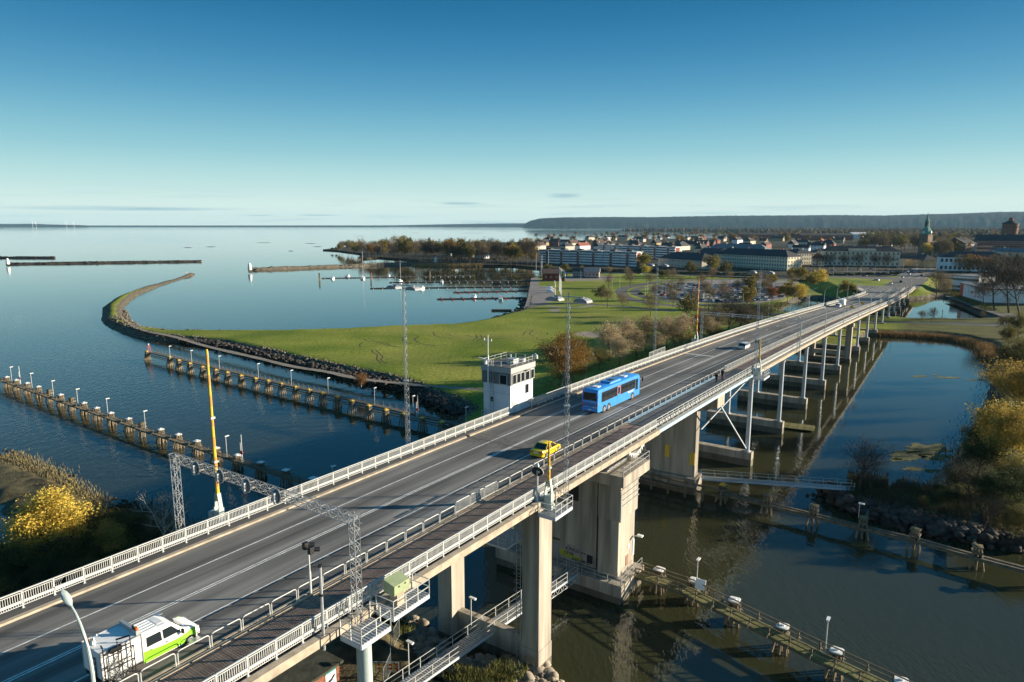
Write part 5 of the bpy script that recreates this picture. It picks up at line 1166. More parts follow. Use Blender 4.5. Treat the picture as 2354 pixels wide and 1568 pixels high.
    m.bar((-4.5, -1.25, 2.75), (-4.3, -.7, 2.6), .08); m.bar((-2.6, -1.25, 2.75), (-3.2, -.6, 2.5), .08); m.box((-3.6, -1.15, 2.3), (.8, .25, .25)); rg = m.build('test_rig', M['black'], t)
    m = MB()
    for i in range(14): m.bar((-4.45, -1.42, .7 + i * .09), (-3.0, -1.42, .7 + i * .09), .02)
    m.build('grille', M['steel'], rg, kind='stuff')
    m = MB(); m.bar((-4.68, -.55, .5), (-4.68, -.55, 2.0), .05); m.bar((-4.68, -.15, .5), (-4.68, -.15, 2.0), .05)
    for i in range(5): m.bar((-4.68, -.55, .6 + i * .32), (-4.68, -.15, .6 + i * .32), .04)
    m.build('ladder', M['black'], t)
    for sy in (-1, 1): m = MB(); m.box((2.2, sy * 1.35, .5), (.9, .55, .03)); m.build('side_plate', M['alu'], t)
    m = MB(); m.box((1.1, 1.25, 1.75), (.6, .4, .03)); m.build('side_plate', M['alu'], t)
    wheels(t, (-3.3, 2.1), hw - .1, .37, .24)
    for ch in list(col.objects):
        if ch.parent == t and ch.name.startswith('wheel'): ch.scale = (1 / .77, 1, 1)
    c = bpy.data.curves.new('lettering', 'FONT'); c.body = 'VR TRACK'; c.size = .2; c.extrude = .002; c.materials.append(M['steel']); o = text_mesh('lettering', c, t); o.location = (.15, -(hw + .014), .98); o.rotation_euler = (R(90), 0, 0)
van()

# ------------------------------------------------------------------ people on the footway
def person(loc, rz, label, coat, legs_c, H=1.75, coatlen=.0, hair=(.05, .035, .02)):
    t = thing('person', loc, rz, label=label, cat='person', group='family walking on the footway'); k = H / 1.75
    J = dict(pel=(0, 0, .95), waist=(.0, 0, 1.12), chest=(.01, 0, 1.34), neck=(0.02, 0, 1.5), head=(.05, 0, 1.62), crown=(.04, 0, 1.72),
             sl=(0, .19, 1.42), el=(-.06, .25, 1.14), hl=(.06, .26, .9), sr=(0, -.19, 1.42), er=(.04, -.25, 1.14), hr=(.16, -.26, .92),
             kl=(.08, .1, .52), al=(-.02, .1, .08), tl=(.14, .11, .03), kr=(-.02, -.1, .52), ar=(-.22, -.1, .12), tr=(-.1, -.11, .04))
    E = [('pel', 'waist'), ('waist', 'chest'), ('chest', 'neck'), ('neck', 'head'), ('head', 'crown'), ('chest', 'sl'), ('sl', 'el'), ('el', 'hl'), ('chest', 'sr'), ('sr', 'er'), ('er', 'hr'), ('pel', 'kl'), ('kl', 'al'), ('al', 'tl'), ('pel', 'kr'), ('kr', 'ar'), ('ar', 'tr')]
    Rr = dict(pel=.16, waist=.14, chest=.16, neck=.06, head=.1, crown=.07, sl=.08, el=.055, hl=.04, sr=.08, er=.055, hr=.04, kl=.075, al=.05, tl=.045, kr=.075, ar=.05, tr=.045)
    ks = list(J); me = bpy.data.meshes.new('body'); me.from_pydata([Vector(J[q]) * k for q in ks], [(ks.index(a), ks.index(b_)) for a, b_ in E], [])
    o = bpy.data.objects.new('body', me); col.objects.link(o); md = o.modifiers.new('skin', 'SKIN'); sb = o.modifiers.new('sub', 'SUBSURF'); sb.levels = sb.render_levels = 1
    for q, sv_ in zip(ks, me.skin_vertices[0].data): sv_.radius = (Rr[q] * k, Rr[q] * k)
    me.skin_vertices[0].data[0].use_root = True
    bpy.context.view_layer.update(); ev = o.evaluated_get(bpy.context.evaluated_depsgraph_get()); nm = bpy.data.meshes.new_from_object(ev)
    bpy.data.objects.remove(o); nm.materials.clear()
    skin = mat('skin', (.5, .3, .22), .6)
    for mm in (coat, legs_c, skin): nm.materials.append(mm)
    for p in nm.polygons:
        z = p.center.z / k; p.material_index = 2 if (z > 1.5 or (abs(p.center.y) > .2 * k and z < .97 and z > .8)) else (0 if z > .88 else 1); p.use_smooth = True
    link('body', nm, t)
    m = MB(); m.lathe([(.1 * k, 1.6 * k), (.118 * k, 1.66 * k), (.1 * k, 1.73 * k), (.04 * k, 1.765 * k)], 10, (-.005, 0, 0)); m.build('hair', mat('hair_%d' % int(hair[0] * 1000), hair, .8), t, True)
    m = MB(); m.lathe([(.235 * k, (.8 - coatlen) * k), (.2 * k, 1.0 * k), (.19 * k, 1.2 * k), (.2 * k, 1.36 * k), (.09 * k, 1.5 * k)], 12); m.build('jacket', coat, t, True)
dk = mat('dark_coat', (.012, .012, .015), .9); jn = mat('dark_trousers', (.015, .017, .025), .9); pk = mat('pink_jacket', (.6, .2, .3), .8)
person(B(112.4, 34.9, zdeck(112) + .13), BROT, 'person in a long black coat walking on the footway', dk, jn, 1.72, .1)
person(B(115.6, 34.9, zdeck(115) + .13), BROT, 'person in a dark jacket with dark hair farther along the footway', mat('navy_coat', (.012, .012, .02), .9), jn, 1.8)
person(B(114.0, 34.3, zdeck(114) + .13), BROT, 'small child in a pink jacket walking between two adults', pk, jn, 1.15, 0, (.12, .07, .03))

# ------------------------------------------------------------------ trees and shrubs
def leafmat(name, c, rnd=.18, trans=.3, var=.35): return mat(name, c, .75, var=var, scale=.6, rnd=rnd, trans=trans, spec=.2, coord='Object')
LF = dict(olive=leafmat('olive_leaves', (.125, .11, .032)), yellow=leafmat('yellow_leaves', (.54, .42, .07)), dull=leafmat('dull_yellow_leaves', (.40, .30, .065)), gold=leafmat('golden_brown_leaves', (.24, .13, .03)), rust=leafmat('rust_leaves', (.26, .10, .03)),
          bare=leafmat('bare_twigs', (.21, .16, .09), trans=.1), grey=leafmat('pale_twigs', (.42, .33, .2), trans=.15), dark=leafmat('dark_twigs', (.05, .042, .03), trans=.1), green=leafmat('dark_green_leaves', (.055, .07, .024)), pine=leafmat('pine_needles', (.02, .034, .018)), reed=leafmat('reeds', (.3, .2, .075), trans=.2), yolive=leafmat('yellowing_leaves', (.2, .16, .03)))
BARK = mat('bark', (.07, .055, .04), .95, var=.3, scale=2); BIRCH = mat('birch_bark', (.55, .53, .48), .8, var=.3, scale=3, streak=(1, 1, 4))
def tree_meshes(seed, H=10.0, spread=.38, trunk_h=.28, nleaf=1500, size=.2, kind='leaf', bark=None, levels=3, droop=0.0, dens=1.0, lobes=5):
    r = random.Random(seed); rn = np.random.default_rng(seed); m = MB(); tips = []
    def grow(p, d, L, rad, lev):
        k = 3; pts = [p]; q = p.copy(); dd = d.copy()
        for i in range(k):
            dd = (dd + Vector((r.uniform(-.22, .22), r.uniform(-.22, .22), r.uniform(-.05, .16) - droop * lev * .1))).normalized(); q = q + dd * L / k; pts.append(q.copy())
        m.tube(pts, rad, 6 if lev == 0 else 4 if lev == 1 else 3, rad * .5, cap=False)
        if lev >= levels: tips.extend(pts[1:]); return
        n = lobes if lev == 0 else r.choice((3, 4))
        for i in range(n):
            f = .45 + .55 * (i + r.random() * .6) / n if lev > 0 else .5 + .5 * (i + .5) / n
            f = min(f, 1); j = min(int(f * k), k - 1); base = pts[j].lerp(pts[j + 1], f * k - j)
            a = i * 2.4 + r.uniform(-.5, .5) ; out = Vector((math.cos(a), math.sin(a), 0)); up = .95 if lev == 0 else .45
            nd = (dd * up + out * (spread * 2.6 if lev == 0 else .8) + Vector((0, 0, .1))).normalized()
            grow(base, nd, L * (r.uniform(.5, .72) if lev == 0 else r.uniform(.5, .7)), rad * .5, lev + 1)
        grow(pts[-1], dd, L * .55, rad * .5, lev + 1)
    grow(Vector((0, 0, 0)), Vector((0, 0, 1)), H * .5, H * .012 + .03, 0)
    T = np.array([tuple(t_) for t_ in tips]); zmax = T[:, 2].max(); s = H * .97 / zmax
    T *= s; m.v = [tuple(c * s for c in v) for v in m.v]
    T = T[T[:, 2] > trunk_h * H * .7]
    # crown: leaves or twigs gathered in clumps round the branch tips and through the crown's volume
    n = nleaf; nc_ = 70; q = rn.normal(0, 1, (nc_, 3)); q /= np.linalg.norm(q, axis=1)[:, None]; rad_ = rn.random((nc_, 1)) ** .45
    q = q * rad_ * np.array([spread * .95 * H * .9, spread * .95 * H * .9, H * (1 - trunk_h) * .47]); q[:, 2] += H * (trunk_h + (1 - trunk_h) * .49); tp_ = np.clip((q[:, 2] / H - trunk_h) / (1 - trunk_h), 0, 1); q[:, :2] *= (1.12 - .75 * tp_ ** 2.2)[:, None]
    T = np.concatenate([T, np.repeat(q, max(1, len(T) // nc_), 0)]); w = np.concatenate([rn.random(len(T) - len(q) * max(1, (len(T) - 0) // nc_ if False else 1)) ** 1.4 + .1, np.ones(len(q) * 1)])[:len(T)] if False else rn.random(len(T)) ** 1.3 + .1
    idx = rn.choice(len(T), n, p=w / w.sum())
    c = T[idx] + rn.normal(0, 1, (n, 3)) * H * (.042 if kind == 'leaf' else .04) * np.array([1, 1, .8])
    c[:, 2] = np.maximum(c[:, 2], trunk_h * H * .7)
    if kind == 'leaf':
        a = rn.normal(0, 1, (n, 3)); a /= np.linalg.norm(a, axis=1)[:, None]; b = np.cross(a, rn.normal(0, 1, (n, 3))); b /= np.linalg.norm(b, axis=1)[:, None] + 1e-9
        sz = (size * (.6 + .8 * rn.random((n, 1))))
        V = np.stack([c + a * sz, c + b * sz * .7, c - a * sz, c - b * sz * .7], 1).reshape(-1, 3); F = np.arange(4 * n).reshape(n, 4)
    else:      # thin twigs
        d = (c - np.array([0, 0, H * .35])); d /= np.linalg.norm(d, axis=1)[:, None] + 1e-9; d = d + rn.normal(0, .55, (n, 3)); d[:, 2] += .25 - droop; d /= np.linalg.norm(d, axis=1)[:, None]
        b = np.cross(d, rn.normal(0, 1, (n, 3))); b /= np.linalg.norm(b, axis=1)[:, None] + 1e-9; L_ = size * (2.5 + 4 * rn.random((n, 1))); w_ = size * .16
        V = np.stack([c - b * w_, c + b * w_, c + d * L_ + b * w_ * .4, c + d * L_ * .95 - b * w_ * .4], 1).reshape(-1, 3); F = np.arange(4 * n).reshape(n, 4)
    return m.mesh('trunk', bark or BARK), V, F
PROTO = {}
def proto(key, leaf, **kw):
    tm, V, F = tree_meshes(**kw); PROTO[key] = (tm, fastmesh('crown', V, F, leaf), kw.get('H', 10.0))
def tree(key, p, H, label, group=None, cat='tree', name='tree', wide=1.0, rz=None):
    tm, cm, H0 = PROTO[key]; t = thing(name, p, random.uniform(0, 6.28) if rz is None else rz, label=label, cat=cat, group=group); s = H / H0; t.scale = (s * wide, s * wide, s)
    link('trunk', tm, t); link('crown', cm, t); return t
for i in range(3): proto('bare%d' % i, LF['bare'], seed=10 + i, nleaf=2300, size=.15, kind='twig', trunk_h=.25, spread=.34)
for i in range(3): proto('olive%d' % i, LF['olive'], seed=20 + i, nleaf=1500, size=.27, spread=.36)
for i in range(2): proto('gold%d' % i, LF['gold'], seed=30 + i, nleaf=1400, size=.24, spread=.34)
for i in range(2): proto('yellow%d' % i, LF['yellow'], seed=40 + i, nleaf=1500, size=.25, spread=.34)
for i in range(2): proto('yol%d' % i, LF['yolive'], seed=45 + i, nleaf=1600, size=.27, spread=.36)
proto('rust0', LF['rust'], seed=50, nleaf=1300, size=.25, spread=.34)
for i in range(2): proto('dark%d' % i, LF['dark'], seed=55 + i, nleaf=4200, size=.12, kind='twig', trunk_h=.22, spread=.34, levels=3)
for i in range(2): proto('grey%d' % i, LF['grey'], seed=60 + i, nleaf=9000, size=.085, kind='leaf', trunk_h=.12, spread=.3)
proto('brown0', LF['bare'], seed=64, nleaf=8000, size=.085, kind='leaf', trunk_h=.12, spread=.26)
proto('nyellow', LF['yellow'], seed=70, nleaf=16000, size=.085, spread=.36, trunk_h=.1)
proto('nyellow1', LF['dull'], seed=71, nleaf=14000, size=.09, spread=.3, trunk_h=.2)
proto('nolive', LF['olive'], seed=72, nleaf=15000, size=.085, spread=.4, trunk_h=.05)
proto('ngold', LF['gold'], seed=73, nleaf=15000, size=.075, spread=.3, trunk_h=.05, bark=BIRCH)
proto('ngreen', LF['green'], seed=74, nleaf=14000, size=.09, spread=.4, trunk_h=.05)
proto('nbare', LF['bare'], seed=75, nleaf=4500, size=.07, kind='twig', spread=.3, trunk_h=.15, bark=BIRCH)
proto('ndark', LF['dark'], seed=76, nleaf=5200, size=.065, kind='twig', spread=.36, trunk_h=.18)
proto('nbirch', LF['yolive'], seed=77, nleaf=7000, size=.08, spread=.25, trunk_h=.15, bark=BIRCH)
# --- lower left bank
def tp(u, v, z): return at(u, v, z)
NB = 'trees on the bank at lower left'
tree('nyellow', B(34, 93.5, .9), 12.0, 'bright yellow leafed tree on the bank at lower left', wide=1.3)
tree('nyellow1', B(37.5, 87, .9), 8.0, 'smaller yellow tree right of the big yellow one', wide=1.0)
tree('nbare', B(43.5, 85, 1.2), 9.5, 'bare brown birch at the tip of the left bank', wide=.9)
for i, (u, v, h, k) in enumerate([(30, 1340, 5, 'nolive'), (80, 1335, 4.5, 'ngreen'), (130, 1325, 5, 'nolive'), (185, 1310, 6, 'nolive'), (235, 1300, 8, 'nolive'), (280, 1290, 7.5, 'nolive'), (320, 1275, 6, 'ngreen'), (355, 1262, 5, 'nolive'), (20, 1390, 7, 'ngreen'), (70, 1380, 7, 'nolive'), (125, 1370, 7, 'ngreen'), (175, 1355, 7, 'nolive'), (225, 1340, 7, 'ngreen'), (270, 1325, 6.5, 'nolive'), (20, 1440, 6, 'nolive'), (80, 1425, 6, 'ngreen'), (140, 1400, 6, 'ngreen'), (200, 1385, 6, 'nolive'), (15, 1300, 3, 'ngreen'), (300, 1310, 5.5, 'ngreen'), (-20, 1360, 7, 'nolive'), (210, 1270, 5, 'ngreen'), (260, 1255, 4.5, 'ngreen'), (150, 1290, 3, 'ngreen'), (300, 1240, 4, 'nolive')]):
    tree(k, at(u, v, 1.0), h, 'olive green thicket bush below the left railing' if k == 'nolive' else 'dark green thicket bush below the left railing', 'thicket bushes below the left railing', 'bush', 'bush', 1.3)
for i, (s, l, h) in enumerate([(42, 66, 5), (44.5, 72, 3.5), (39, 61, 4.5), (46, 64, 3.2)]): tree('nbare', B(s, l, 1), h, 'small bare shrub between the railing and the channel', 'bare shrubs on the left bank', 'shrub', 'shrub', 1.3)
# --- tree belt left of the bridge, beyond the tower: (u, v at foot, v at top, kind, label)
belt = [(1345, 880, 800, 'nbirch', 'yellowish birch shrub between the copper clump and the willow'), (1424, 842, 775, 'grey1', 'low pale willow shoot beside the tall willow'), (1462, 826, 762, 'brown0', 'brown undergrowth tree below the dark bare tree'), (1550, 808, 742, 'brown0', 'brown bare tree just behind the floodlight mast'), (1625, 792, 730, 'grey0', 'pale bare tree beside the far barrier boom'), (1712, 768, 705, 'brown0', 'brown bare tree beyond the hooded gantry'), (1735, 758, 700, 'dark0', 'dark bare tree at the edge of the road bank'), (1650, 800, 750, 'nolive', 'olive bush behind the raised mesh fence'), (1290, 905, 770, 'ngold', 'copper brown birch clump right of the white tower'), (1312, 885, 780, 'ngold', 'copper brown birch close behind the first right of the tower'), (1400, 830, 742, 'grey0', 'pale fluffy willow nearest the tower among the bare trees'), (1442, 815, 734, 'grey1', 'pale grey bare tree beside the dark one'), (1484, 808, 728, 'brown0', 'dark brown bare tree standing between pale ones'),
        (1532, 800, 728, 'grey1', 'pale bare tree left of the floodlight mast'), (1566, 795, 722, 'grey0', 'pale bare tree right of the floodlight mast'), (1606, 788, 712, 'brown0', 'brownish bare tree near the far barrier boom'), (1640, 782, 700, 'brown0', 'dark bare tree behind the far left railing'), (1666, 778, 690, 'dark1', 'thin bare tree behind the far left railing'), (1585, 810, 760, 'nbirch', 'yellowish shrub tree below the pale ones'), (1375, 850, 800, 'nolive', 'low olive bush at the foot of the willow'), (1510, 815, 765, 'grey0', 'low pale shrub in front of the bare row'), (1690, 775, 700, 'dark0', 'bare tree close to the hooded signal gantry')]
for u, v, vt, k, lb in belt:
    p = at(u, v, 2.2); tree(k, p, (hgt(p, vt) - 2.2) * 1.06, lb, wide=1.3)
p = at(830, 890, 2.0); tree('ngold', p, 4.0, 'small rusty bush on the stone shore beside the path', None, 'bush', 'bush', 1.5)
# --- right bank
rb = [(2292, 1108, 932, 'nyellow1', 'golden yellow birch on the right bank above the weed bed'), (2345, 985, 838, 'nyellow1', 'second golden tree cut by the right edge of the bank'), (2322, 940, 850, 'nbirch', 'yellow green birch with white stem on the right edge'), (2350, 1060, 920, 'nolive', 'dark leafy tree at the right edge behind the golden birch'), (1972, 1130, 1032, 'ndark', 'left one of two bare dark trees on the stone bank'), (2003, 1133, 1056, 'ndark', 'right one of two bare dark trees on the stone bank'), (2245, 1115, 1010, 'ngreen', 'dark green bush left of the golden birch'), (2265, 1060, 965, 'nolive', 'olive tree on the water edge left of the golden birch'), (2320, 1140, 1050, 'nolive', 'olive bush below the golden birch'),
      (2230, 1180, 1085, 'ndark', 'bare thicket tree on the shaded right bank'), (2290, 1190, 1085, 'ngreen', 'shaded dark green tree above the stone bank'), (2345, 1190, 1080, 'ngreen', 'shaded dark green tree at the right picture edge'), (2160, 1152, 1112, 'ngreen', 'low dark green bush at the corner of the bank'), (2200, 1140, 1075, 'nolive', 'low olive bush beside the weed bed'), (2305, 915, 845, 'ndark', 'leafless dark tree where the inlet meets the right bank'), (2340, 880, 780, 'nolive', 'dark tree at the head of the inlet'), (2120, 1165, 1140, 'nolive', 'low olive shrub on the stone bank'), (2330, 1240, 1160, 'nolive', 'shaded olive bush in the lower right corner of the bank'), (2265, 1150, 1085, 'nolive', 'olive bush between golden birch and stone bank'), (2180, 1175, 1125, 'ngreen', 'dark bush above the concrete anchor blocks'), (2260, 1215, 1150, 'ndark', 'bare bush above the last anchor block'), (2318, 860, 800, 'ngreen', 'dark green bush at the right end of the inlet'), (2298, 1010, 925, 'nolive', 'olive bush behind the golden birch by the water')]
for u, v, vt, k, lb in rb:
    p = at(u, v, 2.0); tree(k, p, max(1.2, hgt(p, vt) - 2.0) * (1.3 if k == 'ndark' else 1.08), lb, None, 'bush' if 'bush' in lb or 'shrub' in lb else 'tree', 'bush' if 'bush' in lb or 'shrub' in lb else 'tree', 1.15)
up = [(2140, 740, 706, 'bare0', 'bare bush on the causeway between the two ponds'), (2118, 742, 712, 'bare1', 'small bare bush left on the causeway'), (2258, 735, 715, 'bare2', 'small bare shrub at the right end of the causeway'), (2150, 690, 617, 'bare1', 'tall bare birch beside the embankment at the end of the bridge'), (2168, 695, 640, 'bare2', 'bare tree right of the tall birch'), (2285, 715, 590, 'dark0', 'tall dark tree in front of the red and white store'), (2318, 720, 575, 'dark1', 'tall dark tree at the right behind the causeway'), (2345, 735, 600, 'dark0', 'dark tree at the right edge behind the causeway'), (2262, 708, 632, 'dark1', 'slimmer dark tree hiding the corner of the store'), (2300, 770, 725, 'dark0', 'bare shrub above the reeds on the right'), (2340, 780, 715, 'nolive', 'dark olive tree above the reeds at the right edge'), (2318, 800, 745, 'nolive', 'olive bush at the right end of the reeds'), (1940, 680, 643, 'yol0', 'round yellow green tree beside the last left lamp posts'), (1960, 682, 650, 'yol1', 'round yellowing tree next to the bridge end')]
for u, v, vt, k, lb in up: p = at(u, v, 2.1); tree(k, p, hgt(p, vt) - 2.1, lb)
# --- park and car park trees
PK = 'leafless trees round the car park'
pk = [(1380, 687, 641, 'olive0'), (1392, 700, 655, 'bare0'), (1388, 668, 640, 'bare1'), (1428, 705, 655, 'olive1'), (1450, 660, 635, 'olive1'), (1488, 705, 665, 'bare1'), (1572, 725, 685, 'bare2'), (1498, 662, 633, 'bare2'), (1413, 640, 655, 'bare0')]
park = [(1382, 697), (1396, 707), (1432, 717), (1494, 728), (1580, 740), (1448, 663), (1398, 662), (1493, 662), (1519, 650)]
LBL = {'olive': 'leafy brown tree on the grass beside the winding road', 'bare': 'leafless tree on the grass beside the winding road'}
for i, (u, v) in enumerate(park): p = at(u, v, 2.3); k = ('olive%d' if i % 4 == 0 else 'bare%d') % (i % 3); tree(k, p, random.uniform(10, 13), LBL[k[:-1]], 'park trees beside the winding road')
rows = [[(1500 + 38 * i, 690 - 1.5 * i) for i in range(9)], [(1520 + 42 * i, 668 - i) for i in range(8)], [(1540 + 45 * i, 652) for i in range(8)], [(1545 + 45 * i, 706) for i in range(6)], [(1620 + 45 * i, 712) for i in range(4)]]
for rw_ in rows:
    for u, v in rw_:
        if random.random() < .3: continue
        p = at(u + random.uniform(-10, 10), v + random.uniform(-2.5, 2.5), 2.3); k = random.choice(('bare0', 'bare1', 'bare2', 'bare0', 'bare1', 'bare2', 'olive2', 'yol0'))
        tree(k, p, random.uniform(9, 13), {'bare': 'leafless tree among the parked cars', 'oliv': 'brown leafy tree among the parked cars', 'yol0': 'yellowing tree among the parked cars'}[k[:4]], 'trees of the car park')
for u, v, vt, k, lb in [(1482, 638, 607, 'yellow0', 'orange yellow lime tree by the canal in front of the office block'), (1476, 628, 577, 'yol1', 'slim poplar at the end of the long flats'), (1810, 700, 645, 'yol0', 'big yellowing tree left of the pond'), (1835, 702, 650, 'yellow1', 'yellow tree beside the big one left of the pond'), (1886, 665, 617, 'yellow0', 'bright yellow green tree by the main junction'), (1842, 655, 610, 'yol1', 'yellowing tree behind the car park'), (1866, 668, 625, 'yol0', 'second yellowing tree behind the car park'), (1774, 695, 657, 'rust0', 'orange red maple at the corner of the car park'), (1790, 690, 660, 'rust0', 'smaller red maple at the corner of the car park'), (1755, 680, 640, 'bare1', 'bare tree beside the red maple'), (1820, 690, 655, 'bare2', 'bare tree between maple and pond'), (1640, 635, 583, 'yol0', 'large yellow green tree in front of the long office'), (1665, 640, 598, 'green_' if False else 'olive1', 'dark tree in front of the long office'), (1585, 640, 598, 'olive0', 'brown tree in front of the gabled office'), (1258, 632, 606, 'olive2', 'round dark tree by the quay in front of the flats'), (1300, 632, 605, 'olive1', 'round olive tree in front of the flats'), (1338, 632, 610, 'bare2', 'bare tree in front of the flats'), (1400, 634, 612, 'bare1', 'thin bare tree in front of the flats'), (1440, 634, 612, 'bare0', 'thin bare tree near the end of the flats')]:
    p = at(u, v, 2.2); tree(k, p, hgt(p, vt) - 2.2, lb)
# --- peninsula with big trees
PN = 'trees of the wooded peninsula'
pl_ = dict(bare='leafless tree on the wooded peninsula', oliv='brown leafy tree on the wooded peninsula', gold='golden brown tree on the wooded peninsula', yol0='yellowing tree on the wooded peninsula', yol1='yellowing tree on the wooded peninsula', dark='dark bare tree on the wooded peninsula')
for i in range(110):
    u = 780 + i * 4.1 + random.uniform(-5, 5); v0 = 577 + (u - 780) * .045; v = v0 + random.choice((0, 6, 12, 16)) * min(1, (u - 770) / 90)
    p = at(u, v, 1.9); k = random.choice(('bare0', 'bare1', 'bare2', 'olive0', 'gold0', 'yol1', 'yol0', 'olive1', 'bare0', 'dark0')); tree(k, p, random.uniform(18, 29) * (.55 + .45 * min(1, (u - 770) / 90)), pl_[k[:4]], PN, wide=.9)
for u, v, h, k, lb in [(1135, 598, 24, 'yol1', 'large round olive yellow tree on the peninsula shore'), (1160, 598, 18, 'yol0', 'yellow green tree right of the large round one'), (1198, 596, 20, 'yol0', 'yellow olive tree left of the white flats'), (1216, 594, 22, 'gold1', 'brown tree touching the left end of the flats'), (1060, 596, 20, 'bare1', 'wide bare tree in front of the white villa'), (772, 577, 7, 'olive0', 'low round tree on the tip of the peninsula'), (762, 577, 6, 'olive2', 'lowest round bush on the tip of the peninsula')]: tree(k, at(u, v, 1.9), h, lb)
for i in range(7): tree('rust0', at(1000 + i * 27, 603, 1.9), 5, 'small clipped brown tree on the harbour promenade', 'small clipped promenade trees')
# --- town trees
for i in range(170):
    u = random.uniform(1215, 2350); v = random.choice((random.uniform(541, 551), random.uniform(549, 566), random.uniform(541, 549))); p = at(u, v, 1.9); k = random.choice(('bare0', 'bare1', 'bare2', 'olive0', 'gold0', 'gold1', 'dark0', 'yol0'))
    tree(k, p, random.uniform(14, 22) * (1.15 if u > 1980 else 1), {'bare': 'leafless tree between the town roofs', 'oliv': 'brown leafy tree between the town roofs', 'gold': 'golden brown tree between the town roofs', 'dark': 'dark bare tree between the town roofs', 'yol0': 'yellowing tree between the town roofs'}[k[:4]], 'trees between the town roofs')
for i in range(75):
    u, v = (random.uniform(2140, 2222), random.uniform(572, 594)) if i < 28 else (random.uniform(1985, 2112), random.uniform(556, 582)); p = at(u, v, 1.9); k = random.choice(('bare0', 'olive1', 'dark0', 'dark1', 'olive0'))
    tree(k, p, random.uniform(20, 30), {'bare': 'tall leafless tree in the churchyard park', 'oliv': 'tall brown tree in the churchyard park', 'dark': 'tall dark tree in the churchyard park'}[k[:4]], 'tall trees of the churchyard park')
tree('yellow1', at(2130, 592, 1.9), 20, 'pale yellow tree at the foot of the church tower')
ST = 'bare street trees before the long cream building'
for u in (1900, 1935, 1970, 2005, 2035, 1880): tree('dark%d' % (u % 2), at(u, 622, 2), 17, 'dark bare street tree in front of the long cream building', ST)
for u, k in ((2222, 'gold0'), (2248, 'gold1'), (2278, 'bare1'), (2205, 'bare0'), (2330, 'dark1'), (2345, 'bare0'), (2300, 'bare2')): tree(k, at(u, 640, 2), 20, 'brown street tree before the white corner building' if k[0] == 'g' else 'bare street tree before the white corner building', 'street trees before the white corner building')
# --- reeds, grasses and ground cover that nobody could count
def tufts(name, pts, H, m, w=.06, lean=.25, kind='stuff'):
    n = len(pts); pts = np.asarray(pts); a = rng.random(n) * 6.28; d = np.stack([np.cos(a), np.sin(a), np.zeros(n)], 1); h = H * (.5 + .8 * rng.random((n, 1))); L = rng.normal(0, lean, (n, 3)); L[:, 2] = 1; L /= np.linalg.norm(L, axis=1)[:, None]
    V = np.stack([pts - d * w, pts + d * w, pts + L * h], 1).reshape(-1, 3); F = np.arange(3 * n).reshape(n, 3)
    return link(name, fastmesh(name, V, F, m), kind=kind)
def along(path, n, w, z=0.2):
    path = [Vector((q[0], q[1])) for q in path]; seg = [(b_ - a).length for a, b_ in zip(path, path[1:])]; cs = np.cumsum([0] + seg); t_ = rng.random(n) * cs[-1]; out = []
    for q in t_:
        i = min(int(np.searchsorted(cs, q) - 1), len(seg) - 1); i = max(i, 0); f = (q - cs[i]) / max(seg[i], 1e-6); c = path[i].lerp(path[i + 1], f); nrm = (path[i + 1] - path[i]).normalized(); o_ = rng.normal(0, w); out.append((c.x - nrm.y * o_, c.y + nrm.x * o_, z))
    return np.array(out)
tufts('reeds', along(P((2015, 772), (2130, 777), (2200, 784), (2262, 800), (2285, 830)), 9000, 1.6, .0), 2.2, LF['reed'], .09)
tufts('reeds', along(P((958, 611), (1000, 612), (1060, 613), (1110, 613)), 3500, 7, .5), 2.6, LF['reed'], .25)
tufts('reeds', along([B(50.6, 155), B(50.6, 138), B(49.6, 126), B(48, 112)], 2600, 1.3, .3), .7, mat('dry_grass', (.19, .16, .07), .95, rnd=.2), .06)
tufts('grass', along([B(48, 110), B(47, 95), B(46, 78), B(45, 64)], 9000, 2.5, .6), 1.0, mat('dark_scrub', (.06, .048, .022), .95), .08)
tufts('grass', along([B(46, 36), B(48.6, 36.5), B(48.5, 33), B(43, 28)], 8000, 1.6, 1.6), .6, mat('bank_grass', (.14, .14, .03), .95), .04)
tufts('grass', along([B(48.5, 47), B(49.5, 49.5), B(48.5, 53)], 2500, .7, 2.0), .6, mat('bank_grass', (.14, .14, .03)), .04)
tufts('undergrowth', along(P((1660, 760), (1735, 745), (1770, 715), (1800, 705)), 5000, 3.5, 2.0), 1.0, mat('bank_grass', (.14, .14, .03)), .12)
tufts('undergrowth', along([B(80, 70), B(130, 74), B(200, 76), B(260, 72)], 14000, 5, 2.0), 1.1, mat('dull_undergrowth', (.06, .058, .022), .95), .1)
tufts('undergrowth', along(P((1945, 1135), (2040, 1150), (2140, 1175), (2240, 1200), (2352, 1215)), 16000, 3.0, 1.8), 1.0, mat('dull_undergrowth', (.06, .058, .022)), .06)
tufts('undergrowth', along(P((2372, 1150), (2300, 1140), (2240, 1120), (2262, 1050), (2320, 960), (2342, 880), (2330, 815)), 9000, 3.0, 1.6), .9, mat('dull_undergrowth', (.06, .058, .022)), .08)
tufts('undergrowth', along(P(*[((3072 + a * 1024 / 2354) / 1.74076, (780 + b * 1024 / 2354) / 1.74076) for a, b in [(1290, 945), (1500, 928), (1665, 920), (1760, 975), (1900, 1040), (2060, 1110)]]), 5000, 2.0, 2.0), 1.2, mat('bank_grass', (.14, .14, .03)), .12)
